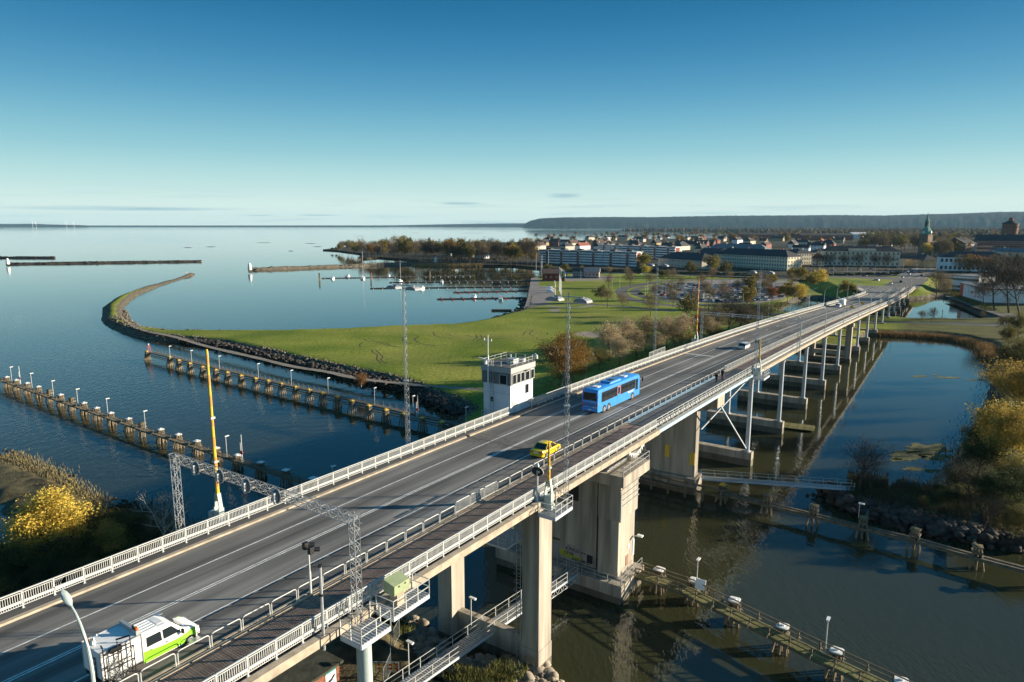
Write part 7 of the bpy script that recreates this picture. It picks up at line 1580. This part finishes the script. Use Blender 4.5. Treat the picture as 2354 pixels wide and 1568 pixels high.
for (a, b_), cn, lb, rz in [((1188, 918), 'black', 'dark car driving round the bend of the winding road', -.3), ((1530, 962), 'white', 'left white car at the edge of the car park', -.3), ((1612, 966), 'white', 'right white car at the edge of the car park', -.3), ((1815, 982), 'white', 'white car on the entry lane below the caravan', 2.8), ((1735, 975), 'blue', 'blue car beside the caravan', 1.2), ((345, 852), 'silver', 'silver car beside the vans on the quay', .1), ((1895, 985), 'black', 'dark car at the right end of the entry lane', .0), ((270, 765), 'grey', 'grey car behind the boat shed corner', .2)]:
    p = at(*Z3(a, b_), GZ + .03); link('car', CARS[cn], None, p, rz, label=lb, cat='car')
for (a, b_), lb in [((350, 900), 'white high roofed van nearest on the quay'), ((350, 878), 'second white van on the quay')]: p = at(*Z3(a, b_), GZ + .03); link('van', VAN, None, p, .05, label=lb, cat='van')
p = at(*Z3(1790, 955), GZ + .03); t = thing('caravan', p, .25, label='white camper parked at the near edge of the car park', cat='camper')
m = MB(); m.loft([rrect(x, 1.15, z0, z1, .15) for x, z0, z1 in ((-3.2, .5, 2.6), (-3, .4, 2.9), (2.0, .4, 2.9), (2.3, .4, 2.2), (3.2, .4, 1.2))]); m.build('body', M['white'], t); m = MB(); m.span(-2, -1, -1.18, -1.14, 1.5, 2.1); m.span(0, 1, -1.18, -1.14, 1.5, 2.1); m.span(-3.22, -3.19, -.5, .5, 1.5, 2.2); m.build('window', M['glass'], t); wheels(t, (-1.8, 2.2), 1.0, .34, .2)
for i, (s, l, cn, rz, lb) in enumerate([(520, 48, 'white', 0, 'white car on the approach just past the bridge end'), (548, 60, 'white', 1.2, 'white car turning at the junction'), (540, 44, 'black', .2, 'dark car waiting at the junction'), (600, 48, 'white', 0, 'white car on the street beyond the junction'), (640, 38, 'black', 0, 'dark car far up the town street'), (660, 48, 'silver', 0, 'silver car far up the town street')]):
    z_ = ZE + .04 if s < 565 else max(GZ + .05, ZE + .05 - (s - 562) * .02); link('car', CARS[cn], None, B(s, l, z_), BROT + rz, label=lb, cat='car')
for i in range(12): link('parked_car', CARS[random.choice(('white', 'silver', 'grey', 'black'))], None, B(690 + i * 6, 54, GZ + .05), BROT, label='car parked along the town street leading to the church', cat='car', group='cars along the town street')
# lamp posts of the park and the roads
def park_lamp(u, v, vt, label, arm=2.0):
    p = at(u, v, GZ); H = max(4.5, hgt(p, vt) - GZ); t = thing('street_lamp', p, random.uniform(-.3, .3), label=label, cat='street lamp', group='lamp posts of the park roads'); m = MB(); m.tube([(0, 0, 0), (0, 0, H - .4), (arm * .4, 0, H), (arm, 0, H + .15)], .09, 6, .06); m.build('post', M['palesteel'], t); m = MB(); m.box((arm + .3, 0, H + .15), (.8, .3, .15)); m.build('lamp_head', M['rail'], t)
for i, (a, b_, bt_) in enumerate([(1598, 1038, 870), (920, 905, 785), (990, 870, 730), (1245, 905, 800), (1225, 990, 830), (1195, 810, 735), (2118, 1088, 900), (2168, 1025, 870), (2275, 1050, 890), (2085, 1220, 1020), (1408, 960, 815), (632, 785, 690), (2052, 1055, 1030), (1480, 965, 830), (2354, 1160, 960)]): park_lamp(*Z3(a, b_), Z3(0, bt_)[1], 'slender lamp post of the park roads, %s counted from the far bend' % ORD[i])
# flagpoles with blue and yellow flags
for i in range(5):
    p = at(*Z3(452 - i * 4.6, 926 - i * 11), GZ); t = thing('flagpole', p, 0, label='white flagpole with blue and yellow flag, %s from the camera' % ORD[i], cat='flagpole', group='flagpoles on the quay green'); H = 15.5; m = MB(); m.tube([(0, 0, 0), (0, 0, H)], .17, 8, .1); m.build('pole', M['white'], t)
    nx, nz = 8, 5; vs = [(.15 + x * .42 - .0 * z_, .3 * math.sin(x * 1.1 + i), H - .3 - z_ * .62 - x * .22) for x in range(nx + 1) for z_ in range(nz + 1)]; mb = MB()
    for x in range(nx):
        for z_ in range(nz): mb.cur = 1 if (x == 2 or x == 3 or z_ == 2) else 0; a = x * (nz + 1) + z_; o_ = len(mb.v); mb.add([vs[a], vs[a + 1], vs[a + nz + 2], vs[a + nz + 1]], [(0, 1, 2, 3)])
    mb.build('flag', [mat('flag_blue', (.01, .08, .3), .7), mat('flag_yellow', (.7, .5, .02), .7)], t)
for i in range(9):
    p = at(*Z3(395 + random.uniform(-4, 4), 805 + i * 14), GZ); m = MB(); m.tube([(0, 0, 0), (0, 0, .9)], .25, 8); m.lathe([(.25, .9), (.3, 1.1), (.1, 1.3)], 8); m.build('bollard', M['white'], label='white bollard along the edge of the quay green', cat='bollard', group='white bollards on the quay').location = p

# quay street, hedges and parked cars between the canal and the long cream building
ribbon('street', pz((1700, 640), (1800, 642), (1900, 644), (2000, 640), (2090, 633), (2150, 626)), 9, GZ + .02, M['street'])
ribbon('street', pz((1500, 630), (1620, 634), (1760, 637), (1880, 638)), 6, 2.0 + .35, M['street'])
ribbon('street', pz((1830, 622), (1950, 624), (2080, 624), (2150, 622)), 14, GZ + .02, M['street'])
hg = mat('hedge_leaves', (.035, .045, .018), .9, var=.5, scale=.8, coord='World', bump=1, bscale=2)
for i, (u0, u1, v) in enumerate([(1880, 1960, 633), (1965, 2040, 632), (2045, 2120, 630), (1820, 1900, 648), (1910, 1990, 648), (1560, 1640, 629), (1645, 1740, 631), (1250, 1330, 622), (1340, 1420, 624)]):
    a, b_ = at(u0, v, 2.0), at(u1, v, 2.0); d = b_ - a; L_ = d.length; mb = MB(); n_ = max(6, int(L_ / 2)); mb.loft([[(x, -1.2, 0), (x, -1.1, 1.7 + random.uniform(-.4, .5)), (x, 1.1, 1.8 + random.uniform(-.4, .5)), (x, 1.2, 0)] for x in [L_ * k / n_ for k in range(n_ + 1)]])
    o = mb.build('hedge', hg, label='dark clipped hedge along the quay street by the canal', cat='hedge', group='hedges along the canal'); o.location = a; o.rotation_euler = (0, 0, math.atan2(d.y, d.x))
for i in range(16):
    u = 1815 + i * 19 + random.uniform(-6, 6); p = at(u, 640 - max(0, u - 1900) * .05 + random.choice((0, -16)), GZ + .05); cn = random.choice(('white', 'silver', 'black', 'grey', 'blue')); link('parked_car', CARS[cn], None, p, random.uniform(-.2, .2), label='%s car on the quay street before the long cream building' % cn, cat='car', group='cars on the quay street')
for i in range(10): park_lamp(1850 + i * 32, 640 - i * 1.5, 612 - i, 'lamp post along the quay street before the long cream building')

# ------------------------------------------------------------------ marina
def jetty(p0, p1, label, red=False, boom=7.0, pitch=6.5):
    p0, p1 = at(*p0, .0), at(*p1, .0); d = p1 - p0; L = d.length; t = thing('floating_jetty', p0, math.atan2(d.y, d.x), label=label, cat='jetty', group='floating jetties of the marina')
    m = MB(); m.span(0, L, -1.1, 1.1, .1, .55); m.build('deck', mat('jetty_deck', (.1, .09, .08), .9, var=.2, scale=.5), t)
    bm_ = MB(); bm_.mi(0); bm_.span(-.15, .15, 0, boom, .15, .4); bm_.add([(-.1, 0, 1.1), (.1, 0, 1.1), (0, boom, .4)], [(0, 1, 2)]); bm_.mi(1); bm_.tube([(0, boom, -.3), (0, boom, .5)], .4, 8); me = bm_.mesh('boom', [M['wood'], M['red'] if red else M['steel']])
    n = int(L / pitch)
    for i in range(n):
        x = (i + .4) * pitch; link('boom', me, t, (x, 1.1, 0)); o = link('boom', me, t, (x, -1.1, 0), math.pi)
    return t
jetty(Z2(605, 770), Z2(2010, 746), 'outermost floating jetty of the marina with most of the boats'); jetty(Z2(1225, 808), Z2(2640, 792), 'second floating jetty of the marina'); jetty(Z2(1050, 863), Z2(2600, 845), 'third and longest floating jetty of the marina')
jetty(Z2(1815, 900), Z2(2560, 882), 'fourth floating jetty with red buoys', True); jetty(Z2(1665, 962), Z2(2480, 948), 'nearest floating jetty of the marina with red buoys', True)
t = thing('pontoon', at(*Z2(2165, 1066), 0), 0, label='short dark pontoon alone near the stone shore', cat='pontoon'); L_ = (at(*Z2(2350, 1068), 0) - t.location).length; m = MB(); m.span(0, L_, -1, 1, .1, .8); m.build('deck', M['wood'], t)
p0, p1 = at(*Z2(2040, 742), 0), at(*Z2(2700, 748), 0); d = p1 - p0; t = thing('pier', p0, math.atan2(d.y, d.x), label='timber pier on posts leading to the outermost jetty', cat='pier'); m = MB(); m.span(0, d.length, -1.2, 1.2, 1.9, 2.2); m.build('deck', M['wood'], t); railing3('hand_rail', [(0, -1.1, 2.2), (d.length, -1.1, 2.2)], M['wood'], t, 1.1, 3, .1)
for i in range(14): m = MB(); x = i * d.length / 13; m.bar((x, -1.1, -1), (x, -1.1, 2), .3); m.bar((x, 1.1, -1), (x, 1.1, 2), .3); m.build('support', M['wood'], t)
def boat(p, rz, label, L=7, sail=False, cabin=True):
    t = thing('boat', p, rz, label=label, cat='boat', group='boats at the marina jetties'); m = MB(); B_ = L * .3
    m.loft([[(x * L, -B_ / 2 * w, h), (x * L, B_ / 2 * w, h), (x * L, B_ / 2 * w * .8, -.2), (x * L, -B_ / 2 * w * .8, -.2)] for x, w, h in ((-.5, .85, .9), (-.2, 1, .9), (.15, .9, 1.0), (.4, .45, 1.15), (.5, .06, 1.25))]); m.build('hull', M['white'], t)
    if cabin: m = MB(); m.loft([[(x * L, -B_ * .36, .9), (x * L, B_ * .36, .9), (x * L + s_, B_ * .3, z_), (x * L + s_, -B_ * .3, z_)] for x, s_, z_ in ((-.22, .1, 2.1), (.12, -.5, 2.1))]); c = m.build('cabin', M['white'], t); m = MB(); m.span(-.2 * L, .07 * L, -B_ * .345, B_ * .345, 1.45, 1.9); m.build('cabin_window', M['glass'], c)
    if sail: m = MB(); m.tube([(.05 * L, 0, 1), (.05 * L, 0, 1 + L * 2.0)], .1, 6); m.build('mast', M['white'], t); m = MB(); m.tube([(.05 * L, 0, 2.0), (-.35 * L, 0, 2.0)], .22, 6); m.build('furled_sail', M['white'], t)
for q, L_, sl, lb in [((708, 772), 7, False, 'small white motorboat at the tip of the outermost jetty'), ((845, 752), 12, False, 'largest white cabin cruiser on the outermost jetty'), ((985, 772), 11, True, 'white sailing boat with tall mast on the outermost jetty'), ((1222, 750), 8, False, 'white motorboat right of the dolphin post'), ((1328, 802), 8, True, 'small white sailing boat at the tip of the second jetty'), ((1710, 806), 8, False, 'white motorboat halfway along the second jetty'), ((1530, 864), 7, False, 'dark windowed motorboat on the third jetty'), ((2010, 946), 8, False, 'white cabin boat on the nearest jetty'), ((2250, 962), 9, False, 'white and red work boat on the nearest jetty')]:
    boat(at(*Z2(*q), .1), 1.4 + random.uniform(-.2, .2), lb, L_, sl)
for i in range(15):
    m = MB(); m.tube([(0, 0, -1), (0, 0, 3.2)], .13, 6); m.build('mooring_pile', M['pile'], label='lone timber mooring pile in the basin behind the outermost jetty', cat='mooring pile', group='mooring piles of the basin').location = at(*Z2(1380 + i * 45, 765 - i * .6), 0)
for i, q in enumerate([(585, 788), (1058, 782), (1600, 762)]):
    t = thing('pile_dolphin', at(*Z2(*q), 0), 0, label='thick dolphin post beside the outermost jetty, %s from the open lake' % ORD[i], cat='dolphin'); m = MB(); [m.tube([(dx, dy, -1), (dx * .6, dy * .6, 6)], .3, 6) for dx, dy in ((.5, 0), (-.4, .4), (-.4, -.4))]; m.build('pile_cluster', M['pile'], t); m = MB(); m.span(-.6, .6, -.6, .6, 5.6, 6.1); m.build('cap', M['wood'], t)
for i, q in enumerate([(222, 690), (268, 720), (277, 718), (335, 715)]):
    p = at(*Z3(*q), 0); t = thing('flagpole' if i < 3 else 'boat_mast', p, 0, label='bare white pole in the canal mouth, %s from the left' % ORD[i], cat='pole', group='bare poles in the canal mouth'); m = MB(); m.tube([(0, 0, 0), (0, 0, 17 if i < 3 else 22)], .16, 6, .08); m.build('pole', M['white'], t)

# ------------------------------------------------------------------ stone piers and breakwaters in the lake
def mole(name, p0, p1, w, h, label, m_, light=None, cat='breakwater'):
    p0, p1 = at(*p0, 0), at(*p1, 0); d = p1 - p0; L = d.length; t = thing(name, p0, math.atan2(d.y, d.x), label=label, cat=cat)
    mb = MB(); n = max(4, int(L / 12)); rings = []
    for i in range(n + 1):
        x = L * i / n; k = .35 if i in (0, n) else 1; j = random.uniform(.85, 1.15); rings.append([(x, -w * k, -1), (x, -w * .45 * k, h * j), (x, w * .45 * k, h * j), (x, w * k, -1)])
    mb.loft(rings); mb.build('core', m_, t)
    pts = np.column_stack([rng.random(int(L * 1.3)) * L, rng.normal(0, w * .42, int(L * 1.3)), h * (.5 + .5 * rng.random(int(L * 1.3)))]); rocks('stones', pts, m_, .6, 1.3, t)
    return t
mole('breakwater', Z1(-900, 580), Z1(505, 582), 5, 2.2, 'far dark breakwater cut off by the left picture edge', M['rockdark'])
bw_ = mole('breakwater', Z1(60, 640), Z1(1850, 615), 4.5, 2.0, 'long low breakwater with a small white light at its left end', M['rockdark'])
pr_ = mole('stone_pier', Z1(2285, 695), (965, 607), 5, 2.6, 'long stone pier with white light reaching out from the wooded peninsula', M['rock'], cat='pier')
for p, lb in ((at(*Z1(72, 638), 1.8), 'small white lighthouse on the left end of the long breakwater'), (at(*Z1(2297, 690), 2.3), 'small white lighthouse on the tip of the stone pier'), (at(*Z2(1652, 620), 1.9), 'white light pillar among the reeds at the pier root')):
    t = thing('lighthouse', p, 0, label=lb, cat='lighthouse', group='small white harbour lights'); m = MB(); m.lathe([(2.0, 0), (1.7, 3.0), (1.5, 4.6)], 14); m.build('tower', M['white'], t, True); m = MB(); m.lathe([(1.5, 4.6), (1.3, 5.6), (.4, 6.6)], 14); m.build('lantern', M['white'], t, True)
t = thing('notice_board', at(*Z1(1720, 728), 2.2), .3, label='small white board on the tip of the curved breakwater', cat='sign'); m = MB(); m.span(-1.0, 1.0, -.05, .05, .8, 1.8); m.build('board', M['white'], t); m = MB(); m.bar((-.8, 0, 0), (-.8, 0, 1), .1); m.bar((.8, 0, 0), (.8, 0, 1), .1); m.build('legs', M['steel'], t)
for i, (q, w) in enumerate([(Z1(1727, 485), 26), (Z1(1938, 478), 30), (Z2(70, 441), 60), (Z2(500, 448), 45), (Z2(565, 477), 28), (Z2(320, 517), 14), (Z2(960, 379), 60), (Z2(1400, 400), 60), (Z2(1460, 350), 90), (Z2(2000, 352), 260), (Z2(2280, 335), 200)]):
    p = at(*q, 0); mb = MB(); mb.loft([[(w * .7 * x, -6 * k, -.5), (w * .7 * x, -3 * k, .5 * k), (w * .7 * x, 3 * k, .5 * k), (w * .7 * x, 6 * k, -.5)] for x, k in ((-.5, .1), (-.2, .9), (.2, 1), (.5, .1))]); mb.build('islet', M['rockdark'], kind='structure').location = p
# ------------------------------------------------------------------ far shores, ridge, forest
FOR = mat('far_forest', (.032, .036, .02), .95, c2=(.075, .055, .035), var=.4, scale=.004, coord='World', bump=.8, bscale=.05, spec=.1, detail=8)
RDG = mat('ridge_forest', (.01, .018, .015), .95, c2=(.03, .034, .024), var=.4, scale=.012, coord='World', bump=1.0, bscale=.03, spec=.1, detail=8)
def ridge(name, prof, dist0, dist1, depth, m, rough_=8, res=40):
    us = np.linspace(prof[0][0], prof[-1][0], int(abs(prof[-1][0] - prof[0][0]) / 2.2) + 2); vs_ = np.interp(us, [p[0] for p in prof], [p[1] for p in prof]); V = []; n = len(us); K = 9
    wob_ = rng.normal(0, 1, (n + 6, K)); wob_ = sum(wob_[j:j + n] for j in range(6)) / 2.4; jag = rng.normal(0, 1, n) * rough_ * .22
    for i, (u, v) in enumerate(zip(us, vs_)):
        D_ = dist0 + (dist1 - dist0) * i / n; w = (v - 784) / FD; top = CAM_H - (D_ + depth * .6) / (CP - w * SP) * (SP + w * CP); x = (u - 1176.5) / FD; jg = jag[i] if top > 8 else 0
        for k in range(K):
            f = k / (K - 1); y = D_ + depth * f * .6; zz = max(0.5, top) * (math.sin(f * math.pi / 2) ** .8) * (1 if k else 0) + (jg if k >= K - 2 else 0) + (rng.normal(0, rough_ * .05) if k else -1); yy = y + depth * .008 * float(wob_[i, k]); V.append((x * yy * 1.02, yy, zz))
        V.append((x * (D_ + depth), D_ + depth, max(.5, top) * .8))
    K += 1; idx = np.arange(n * K).reshape(n, K); F = np.stack([idx[:-1, :-1], idx[1:, :-1], idx[1:, 1:], idx[:-1, 1:]], -1).reshape(-1, 4)
    return link(name, fastmesh(name, np.array(V), F, m, smooth=True), kind='structure')
ridge('ridge', [(1200, 520), (1206, 514), (1216, 508), (1240, 502), (1300, 499.5), (1400, 499), (1480, 499.5), (1560, 497.5), (1650, 496), (1760, 495.5), (1900, 494.5), (2000, 495.5), (2080, 493), (2150, 491.5), (2210, 489), (2260, 487), (2353, 486), (2700, 484)], 10200, 7600, 1500, RDG)
ridge('far_shore', [(-40, 514.5), (60, 515), (110, 514.5), (150, 516), (215, 517.5), (232, 519.5)], 13000, 13000, 400, RDG, 3)
ridge('far_shore', [(-60, 518.4), (300, 518.6), (600, 518.5), (900, 518.3)], 14200, 14600, 400, RDG, 1)
ridge('far_shore', [(870, 519), (950, 517.4), (1010, 516), (1100, 514.5), (1180, 513.5), (1215, 513.5)], 15500, 14500, 600, RDG, 3)
for i, u in enumerate((75, 83, 153, 170)):
    p = at(u, 518.6, 0); p = Vector((p.x, p.y, 0)).normalized() * 12800; t = thing('wind_turbine', p, random.uniform(-.5, .5), label='tiny white wind turbine on the far left shore, %s from the left' % ORD[i], cat='wind turbine', group='wind turbines on the far shore'); m = MB(); m.tube([(0, 0, 0), (0, 0, 80)], 1.8, 8, 1.1); m.build('tower', M['white'], t); m = MB(); m.box((0, -1, 80), (4, 8, 4)); m.build('nacelle', M['white'], t)
    for k in range(3): m = MB(); a = k * 2.094 + i; m.bar((0, -6, 80), (34 * math.sin(a), -6, 80 + 34 * math.cos(a)), 1.8, 1.0); m.build('blade', M['white'], t)
# wooded plain behind the town: nobody could count these trees
n = 30000; us = rng.uniform(1415, 2420, n); vv = 524.5 + 22 * rng.random(n) ** 1.35; us2 = []
P3 = np.array([tuple(at(u, v, 1.9)) for u, v in zip(us, vv)]); keep = (P3[:, 1] < 7400)
inl = sdf(NORTH, P3[:, 0], P3[:, 1]) > 6; P3 = P3[keep & inl]; P3[:, 2] = 4.5
def crowns(name, pts, m, smin, smax): 
    o = rocks(name, pts, m, smin, smax); return o
n2 = len(P3)
FC = mat('forest_crowns', (.045, .043, .022), .95, c2=(.13, .09, .05), var=.4, scale=.02, coord='World', spec=.1, detail=6, bump=.6, bscale=.5)
o = rocks('forest', P3, FC, 5.0, 12.0)
co = np.empty(len(o.data.vertices) * 3, np.float32); o.data.vertices.foreach_get('co', co); co = co.reshape(-1, 3); co[:, 2] = 2 + (co[:, 2] - 4.5) * 1.9 + 5; o.data.vertices.foreach_set('co', co.ravel()); o.data.update()

# ------------------------------------------------------------------ the air: one even box of thin haze round everything
hm_ = bpy.data.materials.new('haze'); hm_.use_nodes = True; n, l = hm_.node_tree.nodes, hm_.node_tree.links
n.remove(n['Principled BSDF']); pv = n.new('ShaderNodeVolumePrincipled'); pv.inputs['Color'].default_value = (.42, .74, 1.0, 1); pv.inputs['Density'].default_value = HAZE; pv.inputs['Anisotropy'].default_value = 0.0
l.new(pv.outputs[0], n['Material Output'].inputs['Volume'])
mb = MB(); mb.span(-26000, 26000, -2900, 17500, -4, 300); mb.build('haze', hm_, kind='stuff')

# ------------------------------------------------------------------ past three hundred trees the smallest in view are joined into one wood
allt = [o for o in col.objects if o.parent is None and o.get('category') == 'tree' and o.type == 'EMPTY']
allt.sort(key=lambda o: -o.scale[2] / max(1, o.location.length)); small = allt[285:]
VV, FF, MI, mats_, base_ = [], [], [], [], 0; cache = {}
kidmap = {}
for c in col.objects:
    if c.parent is not None: kidmap.setdefault(c.parent.name, []).append(c)
for o in small:
    ca_, sa_ = math.cos(o.rotation_euler[2]), math.sin(o.rotation_euler[2]); sc_ = np.array(o.scale)
    for c in kidmap.get(o.name, []):
        me = c.data
        if me.name not in cache:
            v = np.empty(len(me.vertices) * 3, np.float32); me.vertices.foreach_get('co', v); f = [tuple(p.vertices) for p in me.polygons]; f = np.array([q if len(q) == 4 else (q[0], q[1], q[2], q[2]) for q in f if len(q) in (3, 4)]); cache[me.name] = (v.reshape(-1, 3), f[f[:, 2] != f[:, 3]])
        v, f = cache[me.name]; v = v * sc_; v = np.stack([v[:, 0] * ca_ - v[:, 1] * sa_, v[:, 0] * sa_ + v[:, 1] * ca_, v[:, 2]], 1) + np.array(o.location)
        if me.materials[0] not in mats_: mats_.append(me.materials[0])
        VV.append(v); FF.append(f + base_); MI.append(np.full(len(f), mats_.index(me.materials[0]))); base_ += len(v)
        bpy.data.objects.remove(c)
    bpy.data.objects.remove(o)
if small: link('woodland', fastmesh('woodland', np.concatenate(VV), np.concatenate(FF), mats_, np.concatenate(MI)), kind='stuff')

# ------------------------------------------------------------------ labels shared by several things: say which one, counting from the left of the view
def ordinal(n):
    if n < 24: return ORD[n]
    tens = {2: 'twenty', 3: 'thirty', 4: 'forty', 5: 'fifty', 6: 'sixty', 7: 'seventy', 8: 'eighty', 9: 'ninety'}; k = n + 1; a, b_ = divmod(k, 10)
    return (tens[a][:-1] + 'ieth' if b_ == 0 else tens[a] + '-' + ORD[b_ - 1]) if k < 100 else 'hundredth'
same = {}
for o in col.objects:
    if o.parent is None and o.get('label'): same.setdefault(o['label'], []).append(o)
for lb, os_ in same.items():
    if 1 < len(os_) < 100:
        os_.sort(key=lambda o: o.location.x / max(1.0, o.location.y))
        for i, o in enumerate(os_): o['label'] = '%s, %s such from the left' % (lb, ordinal(i))
